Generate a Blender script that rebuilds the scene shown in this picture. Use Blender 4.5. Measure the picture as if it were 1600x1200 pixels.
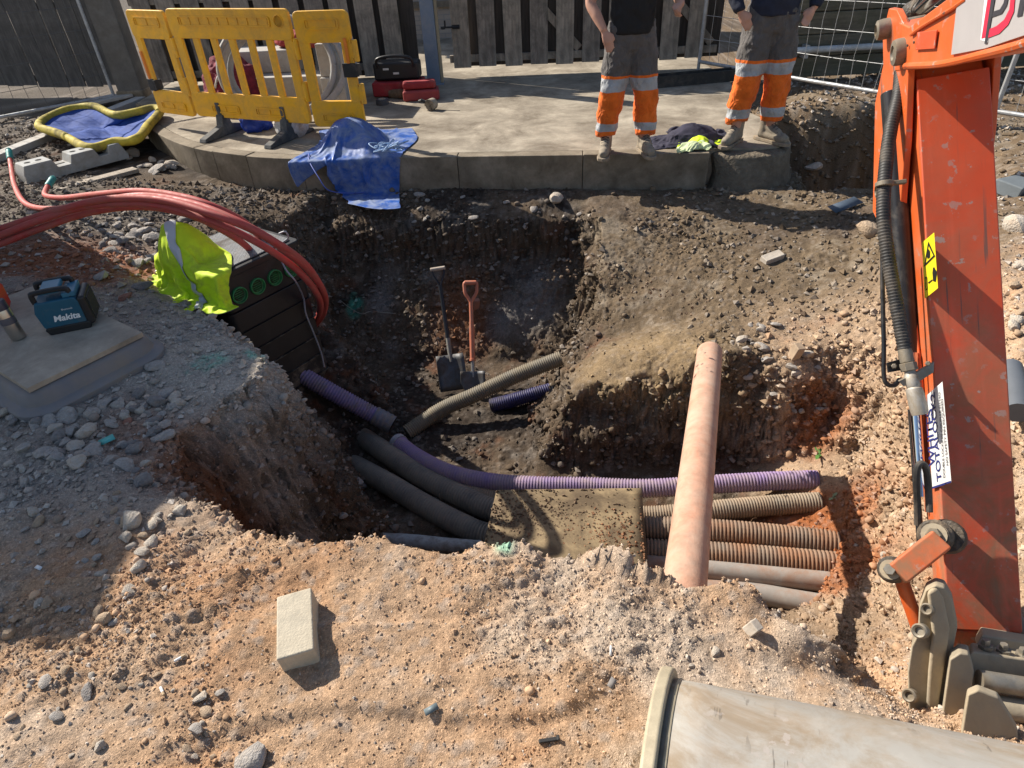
import bpy, bmesh, math, random
import numpy as np
from mathutils import Vector, Matrix, Euler, Quaternion

for o in list(bpy.data.objects):
    bpy.data.objects.remove(o)
SC = bpy.context.scene
COL = SC.collection

# ------------------------------------------------------------------ camera
CAM_H = 1.76
PITCH = math.radians(36.1)
ROLL = math.radians(2.9)
FPX = 1000.0
SP, CP = math.sin(PITCH), math.cos(PITCH)
SR, CR = math.sin(ROLL), math.cos(ROLL)
cam_d = bpy.data.cameras.new('camera')
cam = bpy.data.objects.new('camera', cam_d)
COL.objects.link(cam)
cam_d.sensor_width = 36.0
cam_d.lens = 36.0 * FPX / 1600.0
cam_d.clip_start = 0.02
cam_d.clip_end = 500.0
_r = Vector((CR, -SR * SP, -SR * CP))
_u = Vector((SR, CR * SP, CR * CP))
_b = Vector((0, -CP, SP))
cam.matrix_world = Matrix(((_r.x, _u.x, _b.x, 0), (_r.y, _u.y, _b.y, 0), (_r.z, _u.z, _b.z, CAM_H), (0, 0, 0, 1)))
SC.camera = cam

# ------------------------------------------------------------------ sky and sun
SUN = Vector((-0.66, 0.47, 0.60)).normalized()      # direction towards the sun
SUN_EL = math.asin(SUN.z)
SUN_AZ = math.atan2(SUN.x, SUN.y)                   # clockwise from +Y
world = bpy.data.worlds.new('World')
SC.world = world
world.use_nodes = True
wn = world.node_tree.nodes
wl = world.node_tree.links
wn.clear()
w_out = wn.new('ShaderNodeOutputWorld')
w_bg = wn.new('ShaderNodeBackground')
w_sky = wn.new('ShaderNodeTexSky')
w_sky.sky_type = 'NISHITA'
w_sky.sun_disc = False
w_sky.sun_elevation = SUN_EL
w_sky.sun_rotation = SUN_AZ
w_sky.air_density = 1.0
w_sky.dust_density = 1.0
w_sky.ozone_density = 1.0
w_bg.inputs[1].default_value = 0.085
wl.new(w_sky.outputs[0], w_bg.inputs[0])
wl.new(w_bg.outputs[0], w_out.inputs[0])
sun_d = bpy.data.lights.new('sun', 'SUN')
sun_d.energy = 5.0
sun_d.angle = math.radians(0.53)
sun_d.color = (1.0, 0.93, 0.82)
sun = bpy.data.objects.new('sun', sun_d)
COL.objects.link(sun)
sun.rotation_euler = SUN.to_track_quat('Z', 'Y').to_euler()
sun.location = (-20, 17, 18)

vs = SC.view_settings
vs.view_transform = 'Standard'
vs.look = 'None'
vs.exposure = 0.74
vs.gamma = 1.0
vs.use_curve_mapping = False
SC.cycles.max_bounces = 6
SC.cycles.diffuse_bounces = 3
SC.cycles.use_denoising = True

# ------------------------------------------------------------------ pixel helpers (1600 x 1200 photo pixels -> rays)
def ray(px, py):
    u = (px - 800) / FPX
    v = (py - 600) / FPX
    d = u * SR + v * CR
    r = u * CR - v * SR
    return Vector((r, CP - d * SP, -SP - d * CP))

def Z(px, py, z):
    q = ray(px, py)
    return Vector((0, 0, CAM_H)) + q * ((z - CAM_H) / q.z)

def Y(px, py, y):
    q = ray(px, py)
    return Vector((0, 0, CAM_H)) + q * (y / q.y)

def X(px, py, x):
    q = ray(px, py)
    return Vector((0, 0, CAM_H)) + q * (x / q.x)

def D(px, py, d):
    return Vector((0, 0, CAM_H)) + ray(px, py) * d

# ------------------------------------------------------------------ mesh helpers
RNG = random.Random(7)
V = Vector

def tag(o, label=None, cat=None, group=None, kind=None):
    if label: o['label'] = label
    if cat: o['category'] = cat
    if group: o['group'] = group
    if kind: o['kind'] = kind
    return o

def thing(name, label, cat, loc=(0, 0, 0), group=None, mw=None, kind=None):
    o = bpy.data.objects.new(name, None)
    o.empty_display_size = 0.05
    COL.objects.link(o)
    if mw is not None:
        o.matrix_world = mw
    else:
        o.location = loc
    tag(o, label, cat, group, kind)
    return o

def basis(xa, ya, za, loc=(0, 0, 0)):
    xa, ya, za, loc = V(xa), V(ya), V(za), V(loc)
    return Matrix(((xa.x, ya.x, za.x, loc.x), (xa.y, ya.y, za.y, loc.y), (xa.z, ya.z, za.z, loc.z), (0, 0, 0, 1)))

def frame_to(axis, up=(0, 0, 1), loc=(0, 0, 0)):
    """matrix with local z along axis"""
    z = V(axis).normalized()
    u = V(up)
    x = u.cross(z)
    if x.length < 1e-4:
        x = V((1, 0, 0)).cross(z)
    x.normalize()
    y = z.cross(x)
    return basis(x, y, z, loc)

def rotz(a):
    return Matrix.Rotation(a, 4, 'Z')

def T(x, y=None, z=None):
    return Matrix.Translation(V(x) if y is None else V((x, y, z)))

class MB:
    def __init__(s):
        s.v = []
        s.f = []
    def add(s, vs_, fs, m=None):
        n = len(s.v)
        if m is not None:
            s.v += [m @ V(p) for p in vs_]
        else:
            s.v += [V(p) for p in vs_]
        s.f += [tuple(i + n for i in f) for f in fs]
        return s
    def box(s, c, size, m=None):
        cx, cy, cz = c
        a, b, d = size[0] / 2, size[1] / 2, size[2] / 2
        vv = [(cx + i * a, cy + j * b, cz + k * d) for i in (-1, 1) for j in (-1, 1) for k in (-1, 1)]
        ff = [(0, 1, 3, 2), (4, 6, 7, 5), (0, 4, 5, 1), (2, 3, 7, 6), (0, 2, 6, 4), (1, 5, 7, 3)]
        return s.add(vv, ff, m)
    def hexa(s, p):
        """8 points: bottom 4 (ccw seen from above), top 4"""
        return s.add(p, [(3, 2, 1, 0), (4, 5, 6, 7), (0, 1, 5, 4), (1, 2, 6, 5), (2, 3, 7, 6), (3, 0, 4, 7)])
    def prism(s, poly, z0, z1, m=None):
        n = len(poly)
        vv = [(p[0], p[1], z0) for p in poly] + [(p[0], p[1], z1) for p in poly]
        ff = [tuple(range(n - 1, -1, -1)), tuple(range(n, 2 * n))]
        for i in range(n):
            j = (i + 1) % n
            ff.append((i, j, n + j, n + i))
        return s.add(vv, ff, m)
    def lathe(s, prof, seg=16, m=None, cap=True):
        vv, ff = [], []
        for r, z in prof:
            for k in range(seg):
                a = 2 * math.pi * k / seg
                vv.append((r * math.cos(a), r * math.sin(a), z))
        for i in range(len(prof) - 1):
            for k in range(seg):
                k2 = (k + 1) % seg
                ff.append((i * seg + k, i * seg + k2, (i + 1) * seg + k2, (i + 1) * seg + k))
        if cap:
            ff.append(tuple(range(seg - 1, -1, -1)))
            b = (len(prof) - 1) * seg
            ff.append(tuple(b + k for k in range(seg)))
        return s.add(vv, ff, m)
    def cyl(s, p0, p1, r, seg=12, r1=None):
        p0, p1 = V(p0), V(p1)
        L = (p1 - p0).length
        return s.lathe([(r, 0), (r if r1 is None else r1, L)], seg, frame_to(p1 - p0, loc=p0))
    def tube(s, path, rad, seg=10, cap=True, flat=None):
        pts = [V(p) for p in path]
        n = len(pts)
        if not hasattr(rad, '__len__'):
            rad = [rad] * n
        t = []
        for i in range(n):
            d = pts[min(i + 1, n - 1)] - pts[max(i - 1, 0)]
            t.append(d.normalized() if d.length > 1e-9 else V((0, 0, 1)))
        up = V((0, 0, 1)) if abs(t[0].z) < 0.9 else V((1, 0, 0))
        nx = (up - t[0] * up.dot(t[0])).normalized()
        vv, ff = [], []
        for i in range(n):
            nx = (nx - t[i] * nx.dot(t[i]))
            nx.normalize()
            ny = t[i].cross(nx)
            for k in range(seg):
                a = 2 * math.pi * k / seg
                ca, sa = math.cos(a), math.sin(a)
                if flat: sa *= flat
                vv.append(pts[i] + nx * (ca * rad[i]) + ny * (sa * rad[i]))
        for i in range(n - 1):
            for k in range(seg):
                k2 = (k + 1) % seg
                ff.append((i * seg + k, i * seg + k2, (i + 1) * seg + k2, (i + 1) * seg + k))
        if cap:
            ff.append(tuple(range(seg - 1, -1, -1)))
            b = (n - 1) * seg
            ff.append(tuple(b + k for k in range(seg)))
        return s.add(vv, ff)
    def mesh(s, name, loc=None):
        me = bpy.data.meshes.new(name)
        vv = s.v if loc is None else [p - V(loc) for p in s.v]
        me.from_pydata([tuple(p) for p in vv], [], s.f)
        me.update()
        return me
    def build(s, name, mat, parent=None, bevel=0, seg=2, smooth=True, angle=0.6, sub=0, world=False, solid=0):
        """link as one object; with world=True the vertices are in world space"""
        loc = None
        if parent is not None and world:
            loc = parent_loc(parent)
        me = s.mesh(name, loc)
        if bevel or smooth:
            bm = bmesh.new(); bm.from_mesh(me)
            bmesh.ops.recalc_face_normals(bm, faces=bm.faces)
            bm.to_mesh(me); bm.free()
        if mat: me.materials.append(mat)
        o = bpy.data.objects.new(name, me)
        COL.objects.link(o)
        if parent is not None:
            o.parent = parent
        if smooth:
            me.polygons.foreach_set('use_smooth', [True] * len(me.polygons))
            if angle: me.set_sharp_from_angle(angle=angle)
        if solid:
            md = o.modifiers.new('solid', 'SOLIDIFY'); md.thickness = solid; md.offset = 0
        if bevel:
            md = o.modifiers.new('bevel', 'BEVEL')
            md.width = bevel; md.segments = seg; md.limit_method = 'ANGLE'; md.angle_limit = math.radians(35)
            md.harden_normals = True
        if sub:
            md = o.modifiers.new('sub', 'SUBSURF'); md.levels = sub; md.render_levels = sub
        return o

def parent_loc(p):
    loc = V(p.location)
    while p.parent is not None:
        p = p.parent
        loc = loc + V(p.location)
    return loc

def catmull(pts, n=12):
    P = [V(p) for p in pts]
    P = [P[0] * 2 - P[1]] + P + [P[-1] * 2 - P[-2]]
    out = []
    for i in range(1, len(P) - 2):
        p0, p1, p2, p3 = P[i - 1], P[i], P[i + 1], P[i + 2]
        for k in range(n):
            t = k / n
            out.append(0.5 * ((2 * p1) + (p2 - p0) * t + (2 * p0 - 5 * p1 + 4 * p2 - p3) * t * t + (3 * p1 - p0 - 3 * p2 + p3) * t ** 3))
    out.append(P[-2])
    return out

def resample(path, step):
    out = [path[0].copy()]
    acc = 0.0
    for a, b in zip(path[:-1], path[1:]):
        L = (b - a).length
        if L < 1e-9: continue
        pos = step - acc
        while pos <= L:
            out.append(a + (b - a) * (pos / L))
            pos += step
        acc = L - (pos - step)
    return out

def dup(root, mw=None, loc=None, label=None):
    def cp(o, par):
        c = o.copy()
        COL.objects.link(c)
        c.parent = par
        for ch in o.children:
            cp(ch, c)
        return c
    r = cp(root, None)
    if mw is not None: r.matrix_world = mw
    if loc is not None: r.location = loc
    if label: r['label'] = label
    return r

def roundrect(w, h, r, seg=4, x0=None, y0=None):
    x0 = -w / 2 if x0 is None else x0
    y0 = -h / 2 if y0 is None else y0
    out = []
    for cx, cy, a0 in ((x0 + w - r, y0 + r, -90), (x0 + w - r, y0 + h - r, 0), (x0 + r, y0 + h - r, 90), (x0 + r, y0 + r, 180)):
        for k in range(seg + 1):
            a = math.radians(a0 + 90 * k / seg)
            out.append((cx + r * math.cos(a), cy + r * math.sin(a)))
    return out

# ------------------------------------------------------------------ materials
def srgb(r, g, b):
    f = lambda c: ((c / 255 + 0.055) / 1.055) ** 2.4 if c > 10 else c / 255 / 12.92
    return (f(r), f(g), f(b))

MATS = {}
def mat(name, base, var=0.18, scale=6.0, rough=0.7, metal=0.0, bump=0.15, bscale=60.0, dirt=None, damt=0.35, dscale=4.0,
        spec=0.4, coat=0.0, stretch=None, bdist=0.004, tl=0.0, dsharp=0.12):
    if name in MATS: return MATS[name]
    m = bpy.data.materials.new(name)
    m.use_nodes = True
    nt = m.node_tree; N = nt.nodes; L = nt.links
    bs = N['Principled BSDF']
    tc = N.new('ShaderNodeTexCoord')
    src = tc.outputs['Object']
    if stretch:
        mp = N.new('ShaderNodeMapping'); mp.inputs['Scale'].default_value = stretch
        L.new(src, mp.inputs[0]); src = mp.outputs[0]
    n1 = N.new('ShaderNodeTexNoise'); n1.inputs['Scale'].default_value = scale; n1.inputs['Detail'].default_value = 6; n1.inputs['Roughness'].default_value = 0.65
    L.new(src, n1.inputs['Vector'])
    cr = N.new('ShaderNodeValToRGB')
    b = V(base)
    cr.color_ramp.elements[0].position = 0.3
    cr.color_ramp.elements[1].position = 0.7
    cr.color_ramp.elements[0].color = (*(b * (1 - var)), 1)
    cr.color_ramp.elements[1].color = (*[min(1, c) for c in (b * (1 + var))], 1)
    L.new(n1.outputs['Fac'], cr.inputs[0])
    colsock = cr.outputs[0]
    rsock = None
    if dirt is not None:
        n2 = N.new('ShaderNodeTexNoise'); n2.inputs['Scale'].default_value = dscale; n2.inputs['Detail'].default_value = 9; n2.inputs['Roughness'].default_value = 0.72
        n2.inputs['Distortion'].default_value = 0.4
        L.new(tc.outputs['Object'], n2.inputs['Vector'])
        mr = N.new('ShaderNodeMapRange')
        thr = 0.72 - 0.45 * damt
        mr.inputs[1].default_value = thr - dsharp; mr.inputs[2].default_value = thr + dsharp
        mr.inputs[3].default_value = 0.0; mr.inputs[4].default_value = min(1.0, 0.55 + damt)
        L.new(n2.outputs['Fac'], mr.inputs[0])
        mx = N.new('ShaderNodeMix'); mx.data_type = 'RGBA'
        L.new(mr.outputs[0], mx.inputs[0]); L.new(colsock, mx.inputs[6])
        mx.inputs[7].default_value = (*dirt, 1)
        colsock = mx.outputs[2]
        rr = N.new('ShaderNodeMapRange')
        rr.inputs[3].default_value = rough; rr.inputs[4].default_value = 0.92
        L.new(mr.outputs[0], rr.inputs[0]); rsock = rr.outputs[0]
    L.new(colsock, bs.inputs['Base Color'])
    if rsock: L.new(rsock, bs.inputs['Roughness'])
    else: bs.inputs['Roughness'].default_value = rough
    bs.inputs['Metallic'].default_value = metal
    bs.inputs['Specular IOR Level'].default_value = spec
    if coat:
        bs.inputs['Coat Weight'].default_value = coat; bs.inputs['Coat Roughness'].default_value = 0.15
    if bump:
        n3 = N.new('ShaderNodeTexNoise'); n3.inputs['Scale'].default_value = bscale; n3.inputs['Detail'].default_value = 5
        L.new(src, n3.inputs['Vector'])
        bp = N.new('ShaderNodeBump'); bp.inputs['Strength'].default_value = bump; bp.inputs['Distance'].default_value = bdist
        L.new(n3.outputs['Fac'], bp.inputs['Height']); L.new(bp.outputs[0], bs.inputs['Normal'])
    MATS[name] = m
    return m

DUST = (0.36, 0.25, 0.16)
MUD = (0.13, 0.085, 0.05)

# ------------------------------------------------------------------ lattice noise in numpy
def _hash3(i, j, k, seed):
    h = (i.astype(np.int64) * 374761393 + j.astype(np.int64) * 668265263 + k.astype(np.int64) * 2147483647 + seed * 974711) & 0x7fffffff
    h = ((h ^ (h >> 13)) * 1274126177) & 0x7fffffff
    h = h ^ (h >> 16)
    return (h & 0xffff).astype(np.float32) / 65535.0

def vnoise(x, y, z, seed=0):
    xi, yi, zi = np.floor(x), np.floor(y), np.floor(z)
    fx, fy, fz = (x - xi).astype(np.float32), (y - yi).astype(np.float32), (z - zi).astype(np.float32)
    fx = fx * fx * (3 - 2 * fx); fy = fy * fy * (3 - 2 * fy); fz = fz * fz * (3 - 2 * fz)
    r = 0
    for a in (0, 1):
        wa = fx if a else 1 - fx
        for b in (0, 1):
            wb = fy if b else 1 - fy
            for c in (0, 1):
                wc = fz if c else 1 - fz
                r = r + wa * wb * wc * _hash3(xi + a, yi + b, zi + c, seed)
    return r * 2 - 1

def fbm(x, y, z, scale, octs=4, gain=0.5, seed=0):
    r = 0; a = 1.0; s = scale; tot = 0
    for o in range(octs):
        r = r + a * vnoise(x * s + 13.7 * o, y * s - 7.1 * o, z * s + 3.3 * o, seed + o)
        tot += a; a *= gain; s *= 2.03
    return r / tot

def worley(x, y, scale, seed=0):
    """distance to nearest jittered point (0..~1) and a random id per cell"""
    x = x * scale; y = y * scale
    xi, yi = np.floor(x), np.floor(y)
    best = np.full(x.shape, 9.0, np.float32); rid = np.zeros(x.shape, np.float32)
    zz = np.zeros_like(xi)
    for a in (-1, 0, 1):
        for b in (-1, 0, 1):
            cx, cy = xi + a, yi + b
            px_ = cx + 0.15 + 0.7 * _hash3(cx, cy, zz, seed); py_ = cy + 0.15 + 0.7 * _hash3(cx, cy, zz, seed + 5)
            d = np.sqrt((x - px_) ** 2 + (y - py_) ** 2).astype(np.float32)
            m = d < best
            best = np.where(m, d, best); rid = np.where(m, _hash3(cx, cy, zz, seed + 9), rid)
    return best, rid

def sstep(a, b, x):
    t = np.clip((x - a) / (b - a), 0, 1)
    return t * t * (3 - 2 * t)
# ------------------------------------------------------------------ draped cloth: short cloth simulations, run once while the scene is still empty
def box_mesh(m, size):
    mb = MB().box((0, 0, 0), size, m)
    return mb.mesh('collider')
def drape(verts, faces, colliders, frames=40, grow=.15, pins=(), stiff=5.0, bend=.4, dist=.006, mass=.3):
    """let a sheet fall on the colliders; returns the settled points"""
    me = bpy.data.meshes.new('sheet'); me.from_pydata(verts, [], faces); me.update()
    o = bpy.data.objects.new('sheet', me); COL.objects.link(o)
    cols_ = []
    for cm in colliders:
        c = bpy.data.objects.new('collider', cm); COL.objects.link(c); cols_.append(c)
        c.modifiers.new('collision', 'COLLISION')
        c.collision.thickness_outer = .004; c.collision.cloth_friction = 40
    md = o.modifiers.new('cloth', 'CLOTH')
    s = md.settings
    s.quality = 5; s.mass = mass; s.tension_stiffness = stiff; s.compression_stiffness = stiff; s.shear_stiffness = stiff; s.bending_stiffness = bend
    s.air_damping = 2.0; s.shrink_min = -grow
    md.collision_settings.collision_quality = 3; md.collision_settings.distance_min = dist
    md.collision_settings.use_self_collision = True; md.collision_settings.self_distance_min = .006; md.collision_settings.self_friction = 8
    md.point_cache.frame_start = 1; md.point_cache.frame_end = frames
    if pins:
        vg = o.vertex_groups.new(name='pin'); vg.add(list(pins), 1.0, 'REPLACE'); s.vertex_group_mass = 'pin'
    SC.frame_start = 1; SC.frame_end = frames
    for f in range(1, frames + 1):
        SC.frame_set(f)
    dg = bpy.context.evaluated_depsgraph_get()
    ev = o.evaluated_get(dg)
    out = [V(v.co) for v in ev.data.vertices]
    bpy.data.objects.remove(o)
    for c in cols_: bpy.data.objects.remove(c)
    SC.frame_set(1)
    return out
def sheet_grid(fn, nu, nv, keep=None):
    """grid of points fn(u, v); keep(u, v) drops faces outside a pattern"""
    vv = [fn(i / nu, j / nv) for j in range(nv + 1) for i in range(nu + 1)]
    ff = []
    for j in range(nv):
        for i in range(nu):
            if keep is None or keep((i + .5) / nu, (j + .5) / nv): ff.append((j * (nu + 1) + i, j * (nu + 1) + i + 1, (j + 1) * (nu + 1) + i + 1, (j + 1) * (nu + 1) + i))
    used = sorted({k for f in ff for k in f}); mp = {k: i for i, k in enumerate(used)}
    return [vv[k] for k in used], [tuple(mp[k] for k in f) for f in ff]
SIM = {}
_r = random.Random(5)
# tarpaulin over the slab edge, lying on a small heap
_slab = box_mesh(T(-1.2, 6.06 + 1.5, -.2), (4, 3, .4)); _low = box_mesh(T(-1.2, 4.6, -.36), (4, 2.9, .1))
_heap = MB().lathe([(.30, 0), (.25, .10), (.13, .22), (.02, .25)], 16, T(-1.45, 6.55, 0)).mesh('collider')
_heap2 = MB().lathe([(.16, 0), (.13, .05), (.06, .10), (.02, .11)], 16, T(-1.22, 6.25, 0)).mesh('collider')
def _tf(u, v):
    x = -1.82 + .82 * u + .05 * math.sin(7 * v); y = 6.98 - 1.36 * v + .10 * u * v + .08 * math.sin(5 * u)
    return (x, y, .36 + .04 * math.sin(9 * u + 3 * v) + .03 * math.sin(13 * v - 4 * u) - .10 * v + _r.uniform(-.004, .004))
_v, _f = sheet_grid(_tf, 54, 62, lambda u, v: not (v > .72 and u < .30 + (v - .72) * .9))
SIM['tarp'] = (drape(_v, _f, [_slab, _low, _heap, _heap2], 44, .36, bend=.08), _f)
# jacket: T-shaped pattern thrown over the chamber's left corner
_fd = V((.58, .815, 0)).normalized(); _ld = V((-_fd.y, _fd.x, 0)); _ca = V((-1.735, 3.52, 0))
_cm = basis(_fd, _ld, V((0, 0, 1)), _ca)
_lid = box_mesh(_cm @ T(.31, .29, -.45), (.66, .62, 1.11)); _gr = box_mesh(T(-2.2, 3.6, -.15), (3, 3, .1))
_lump = MB().lathe([(.16, 0), (.14, .10), (.08, .22), (.02, .26)], 14, T(_cm @ V((.09, .40, .105)))).mesh('collider')
def _jk(u, v):
    # u across (sleeve to sleeve), v along the body
    a = math.radians(38)
    lx, ly = (u - .5) * 1.30, (v - .5) * .80
    x = lx * math.cos(a) - ly * math.sin(a); y = lx * math.sin(a) + ly * math.cos(a)
    p = _cm @ V((-.13 + x * .92, .33 + y * .92, .42))
    return (p.x, p.y, .42 + .05 * math.sin(8 * u + 4 * v) + .03 * math.sin(15 * v - 6 * u) + _r.uniform(-.003, .003))
_jkeep = lambda u, v: (.27 < u < .73) or (v > .68 - .10 * abs(u - .5))
_v, _f = sheet_grid(_jk, 74, 46, _jkeep)
SIM['jacket'] = (drape(_v, _f, [_lid, _gr, _lump], 46, .30, bend=.08), _f)
# clothes heap between the workers
_hs = box_mesh(T(1.7, 6.3, -.05), (3, 2, .1))
_h1 = MB().lathe([(.17, 0), (.14, .06), (.06, .12), (.02, .13)], 14, T(1.80, 6.14, 0) @ Matrix.Scale(1.5, 4, (1, 0, 0))).mesh('collider')
def _hf(u, v):
    return (1.46 + .66 * u, 5.94 + .42 * v + .04 * math.sin(6 * u), .22 + .04 * math.sin(11 * u + 5 * v) + .03 * math.sin(17 * v) + _r.uniform(-.003, .003))
_v, _f = sheet_grid(_hf, 48, 34, lambda u, v: not ((u < .25 and v > .7) or (u > .8 and v < .2)))
SIM['jumper'] = (drape(_v, _f, [_hs, _h1], 36, .22, bend=.2), _f)
def _hf2(u, v):
    return (1.66 + .34 * u, 5.86 + .22 * v + .04 * u, .17 + .03 * math.sin(13 * u + 5 * v) + _r.uniform(-.003, .003))
_v, _f = sheet_grid(_hf2, 32, 22)
_h2 = MB().lathe([(.09, 0), (.07, .04), (.02, .07)], 12, T(1.82, 5.97, 0)).mesh('collider')
SIM['vest'] = (drape(_v, _f, [_hs, _h2], 30, .25, bend=.15), _f)
def _hf3(u, v):
    return (1.60 + .26 * u, 5.76 + .15 * v, .13 + .025 * math.sin(12 * u + 7 * v) + _r.uniform(-.003, .003))
_v, _f = sheet_grid(_hf3, 26, 16)
_h3 = MB().lathe([(.07, 0), (.05, .04), (.02, .06)], 12, T(1.73, 5.84, 0)).mesh('collider')
SIM['pale'] = (drape(_v, _f, [_hs, _h3], 26, .25, bend=.15), _f)
# liner of the yellow rimmed bag
# ------------------------------------------------------------------ terrain: control points -> smooth surface -> noise
CTRL = []
def cw(*pts):
    for p in pts: CTRL.append(p)
def cp_(*pts):
    for px, py, z in pts:
        q = Z(px, py, z); CTRL.append((q.x, q.y, z))

# near ground in front of the pit
cw((-4, -3, 0), (4, -3, 0), (0, -3, 0), (-2.2, .3, .0), (0, .3, 0), (2.2, .3, .0), (-1.0, .8, .0), (0.2, .8, .02), (1.0, .75, .0))
cp_((60, 1000, .0), (250, 940, .0), (420, 930, .02), (650, 930, .03), (850, 960, .0), (1000, 1000, .0), (1200, 1040, -.04), (1300, 1060, -.08), (700, 1050, .0), (330, 1100, .0), (1370, 1070, -.14))
# near lip
def dense(pl, st=22):
    out = []
    for (x0, y0, z0), (x1, y1, z1) in zip(pl[:-1], pl[1:]):
        n = max(1, int(math.hypot(x1 - x0, y1 - y0) / st))
        for k in range(n):
            t = k / n
            out.append((x0 + (x1 - x0) * t, y0 + (y1 - y0) * t, z0 + (z1 - z0) * t))
    return out + [pl[-1]]
LIP = dense([(430, 846, .03), (500, 838, .05), (600, 836, .05), (700, 856, .04), (790, 850, .04), (860, 862, .03), (940, 880, .03), (1000, 903, .02), (1060, 915, .0), (1120, 902, .04), (1170, 912, .03), (1210, 950, .0), (1290, 985, .01), (1340, 1010, -.03)], 14)
cp_(*LIP)
for px, py, z in LIP:
    q = Z(px, py, z)
    if px < 1200:
        cw((q.x + .02, q.y + .10, -.75), (q.x + .02, q.y + .22, -1.25), (q.x, q.y + .5, -1.42))
    else:
        cw((q.x + .02, q.y + .10, -.45), (q.x + .02, q.y + .20, -1.0), (q.x, q.y + .42, -1.38))
# left lip, from the chamber round to the near lip
LL = dense([(408, 548, -.02), (400, 592, -.03), (330, 640, -.04), (262, 690, -.04), (240, 735, -.03), (285, 785, -.01), (345, 815, .0), (395, 836, .02)], 18)
cp_(*LL)
for px, py, z in LL:
    q = Z(px, py, z)
    d = V((-0.35, 2.75, 0)) - V((q.x, q.y, 0)); d.normalize()
    cw((q.x + d.x * .10, q.y + d.y * .10, -.40), (q.x + d.x * .26, q.y + d.y * .26, -1.0), (q.x + d.x * .55, q.y + d.y * .55, -1.36))
# floor
cw((-1.0, 3.0, -1.45), (-.6, 2.6, -1.45), (-.3, 3.6, -1.42), (-.9, 3.9, -1.40), (0, 2.5, -1.42), (.6, 2.4, -1.40), (1.2, 2.3, -1.38), (.2, 3.1, -1.38), (-1.25, 3.6, -1.38), (1.5, 2.1, -1.36), (-.5, 4.2, -1.42), (.1, 3.8, -1.38))
# right end: rising bank
cp_((1312, 745, -1.04), (1322, 830, -1.06), (1338, 900, -1.02), (1338, 950, -.92), (1365, 960, -.72), (1345, 700, -.92), (1360, 760, -.92), (1372, 840, -.9),
    (1392, 930, -.68), (1425, 800, -.74), (1440, 900, -.52), (1400, 700, -.66), (1340, 640, -.74), (1400, 620, -.52), (1340, 590, -.6), (1380, 550, -.42), (1300, 660, -.9), (1480, 700, -.40), (1420, 1010, -.36), (1520, 800, -.36), (1500, 950, -.40), (1560, 1010, -.36), (1500, 1090, -.30), (1420, 1100, -.20), (1620, 1100, -.28), (1590, 650, -.1), (1590, 450, .0), (1580, 330, .0))
# mound between far bank and ducts
cp_(*dense([(868, 668, -1.05), (890, 620, -.86), (930, 600, -.78), (1000, 592, -.72), (1060, 602, -.72), (1120, 606, -.72), (1160, 610, -.74)]))
cp_(*dense([(842, 722, -1.32), (900, 735, -1.33), (1000, 728, -1.31), (1100, 722, -1.29), (1160, 722, -1.24), (1210, 718, -1.16), (1265, 716, -1.06)]))
cp_(*dense([(890, 575, -.88), (950, 548, -.68), (1050, 538, -.58), (1130, 545, -.53)]))
cp_((1000, 565, -.66), (1080, 570, -.6), (930, 575, -.74), (1200, 580, -.62), (1250, 600, -.66), (1200, 640, -.82), (1250, 660, -.9), (1170, 660, -.95))
cp_((1200, 540, -.52), (1300, 530, -.46), (1250, 560, -.55))
# far bank, right part (proud)
cp_(*dense([(936, 535, -.84), (938, 470, -.68), (938, 400, -.47), (932, 335, -.33)]))
cp_((1000, 515, -.74), (1050, 500, -.66), (1030, 430, -.53), (1040, 380, -.43), (1040, 330, -.34), (1150, 480, -.54), (1150, 420, -.45), (1160, 350, -.36), (1250, 470, -.44), (1250, 400, -.37), (1250, 330, -.32), (1330, 420, -.32), (1330, 340, -.25), (1400, 470, -.28), (1400, 380, -.12))
# far bank, left part (cut back)
for py, z in ((348, -.44), (400, -.74), (480, -1.08), (565, -1.41)):
    cp_(*dense([(525, py, z), (700, py, z), (885, py, z), (905 + (py - 348) * .03, py - 5, z + .01)], 30))
cp_((440, 345, -.34), (400, 320, -.26), (360, 300, -.24), (300, 300, -.20), (470, 400, -.6))
# strip under the slab edge
for px in (330, 420, 520, 620, 720, 820, 920, 1020, 1105):
    cp_((px, 300 - (2 if px < 500 else 0) - max(0, 420 - px) * .12, -.30))
cp_((1150, 300, -.30), (1220, 295, -.28), (1290, 300, -.25))
# ground round the chamber, board and left side
cp_((290, 480, -.10), (350, 520, -.08), (250, 470, -.04), (230, 400, -.12), (270, 360, -.16), (330, 345, -.2), (150, 400, .02), (60, 380, .05), (20, 430, .05), (120, 350, -.02), (180, 330, -.12),
    (0, 620, .0), (100, 640, .0), (200, 610, .0), (260, 560, .02), (310, 540, .0), (0, 750, .0), (120, 720, .0), (120, 830, .02), (0, 880, .02), (220, 850, .03), (180, 790, .02))
cp_((60, 320, -.12), (100, 260, -.15), (200, 290, -.18), (250, 250, -.2), (0, 270, -.15), (0, 330, -.08))
cw((-2.3, 4.3, -.14), (-2.2, 3.9, -.12), (-1.75, 4.9, -.30), (-2.6, 5.2, -.2), (-1.9, 4.6, -.2))
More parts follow.
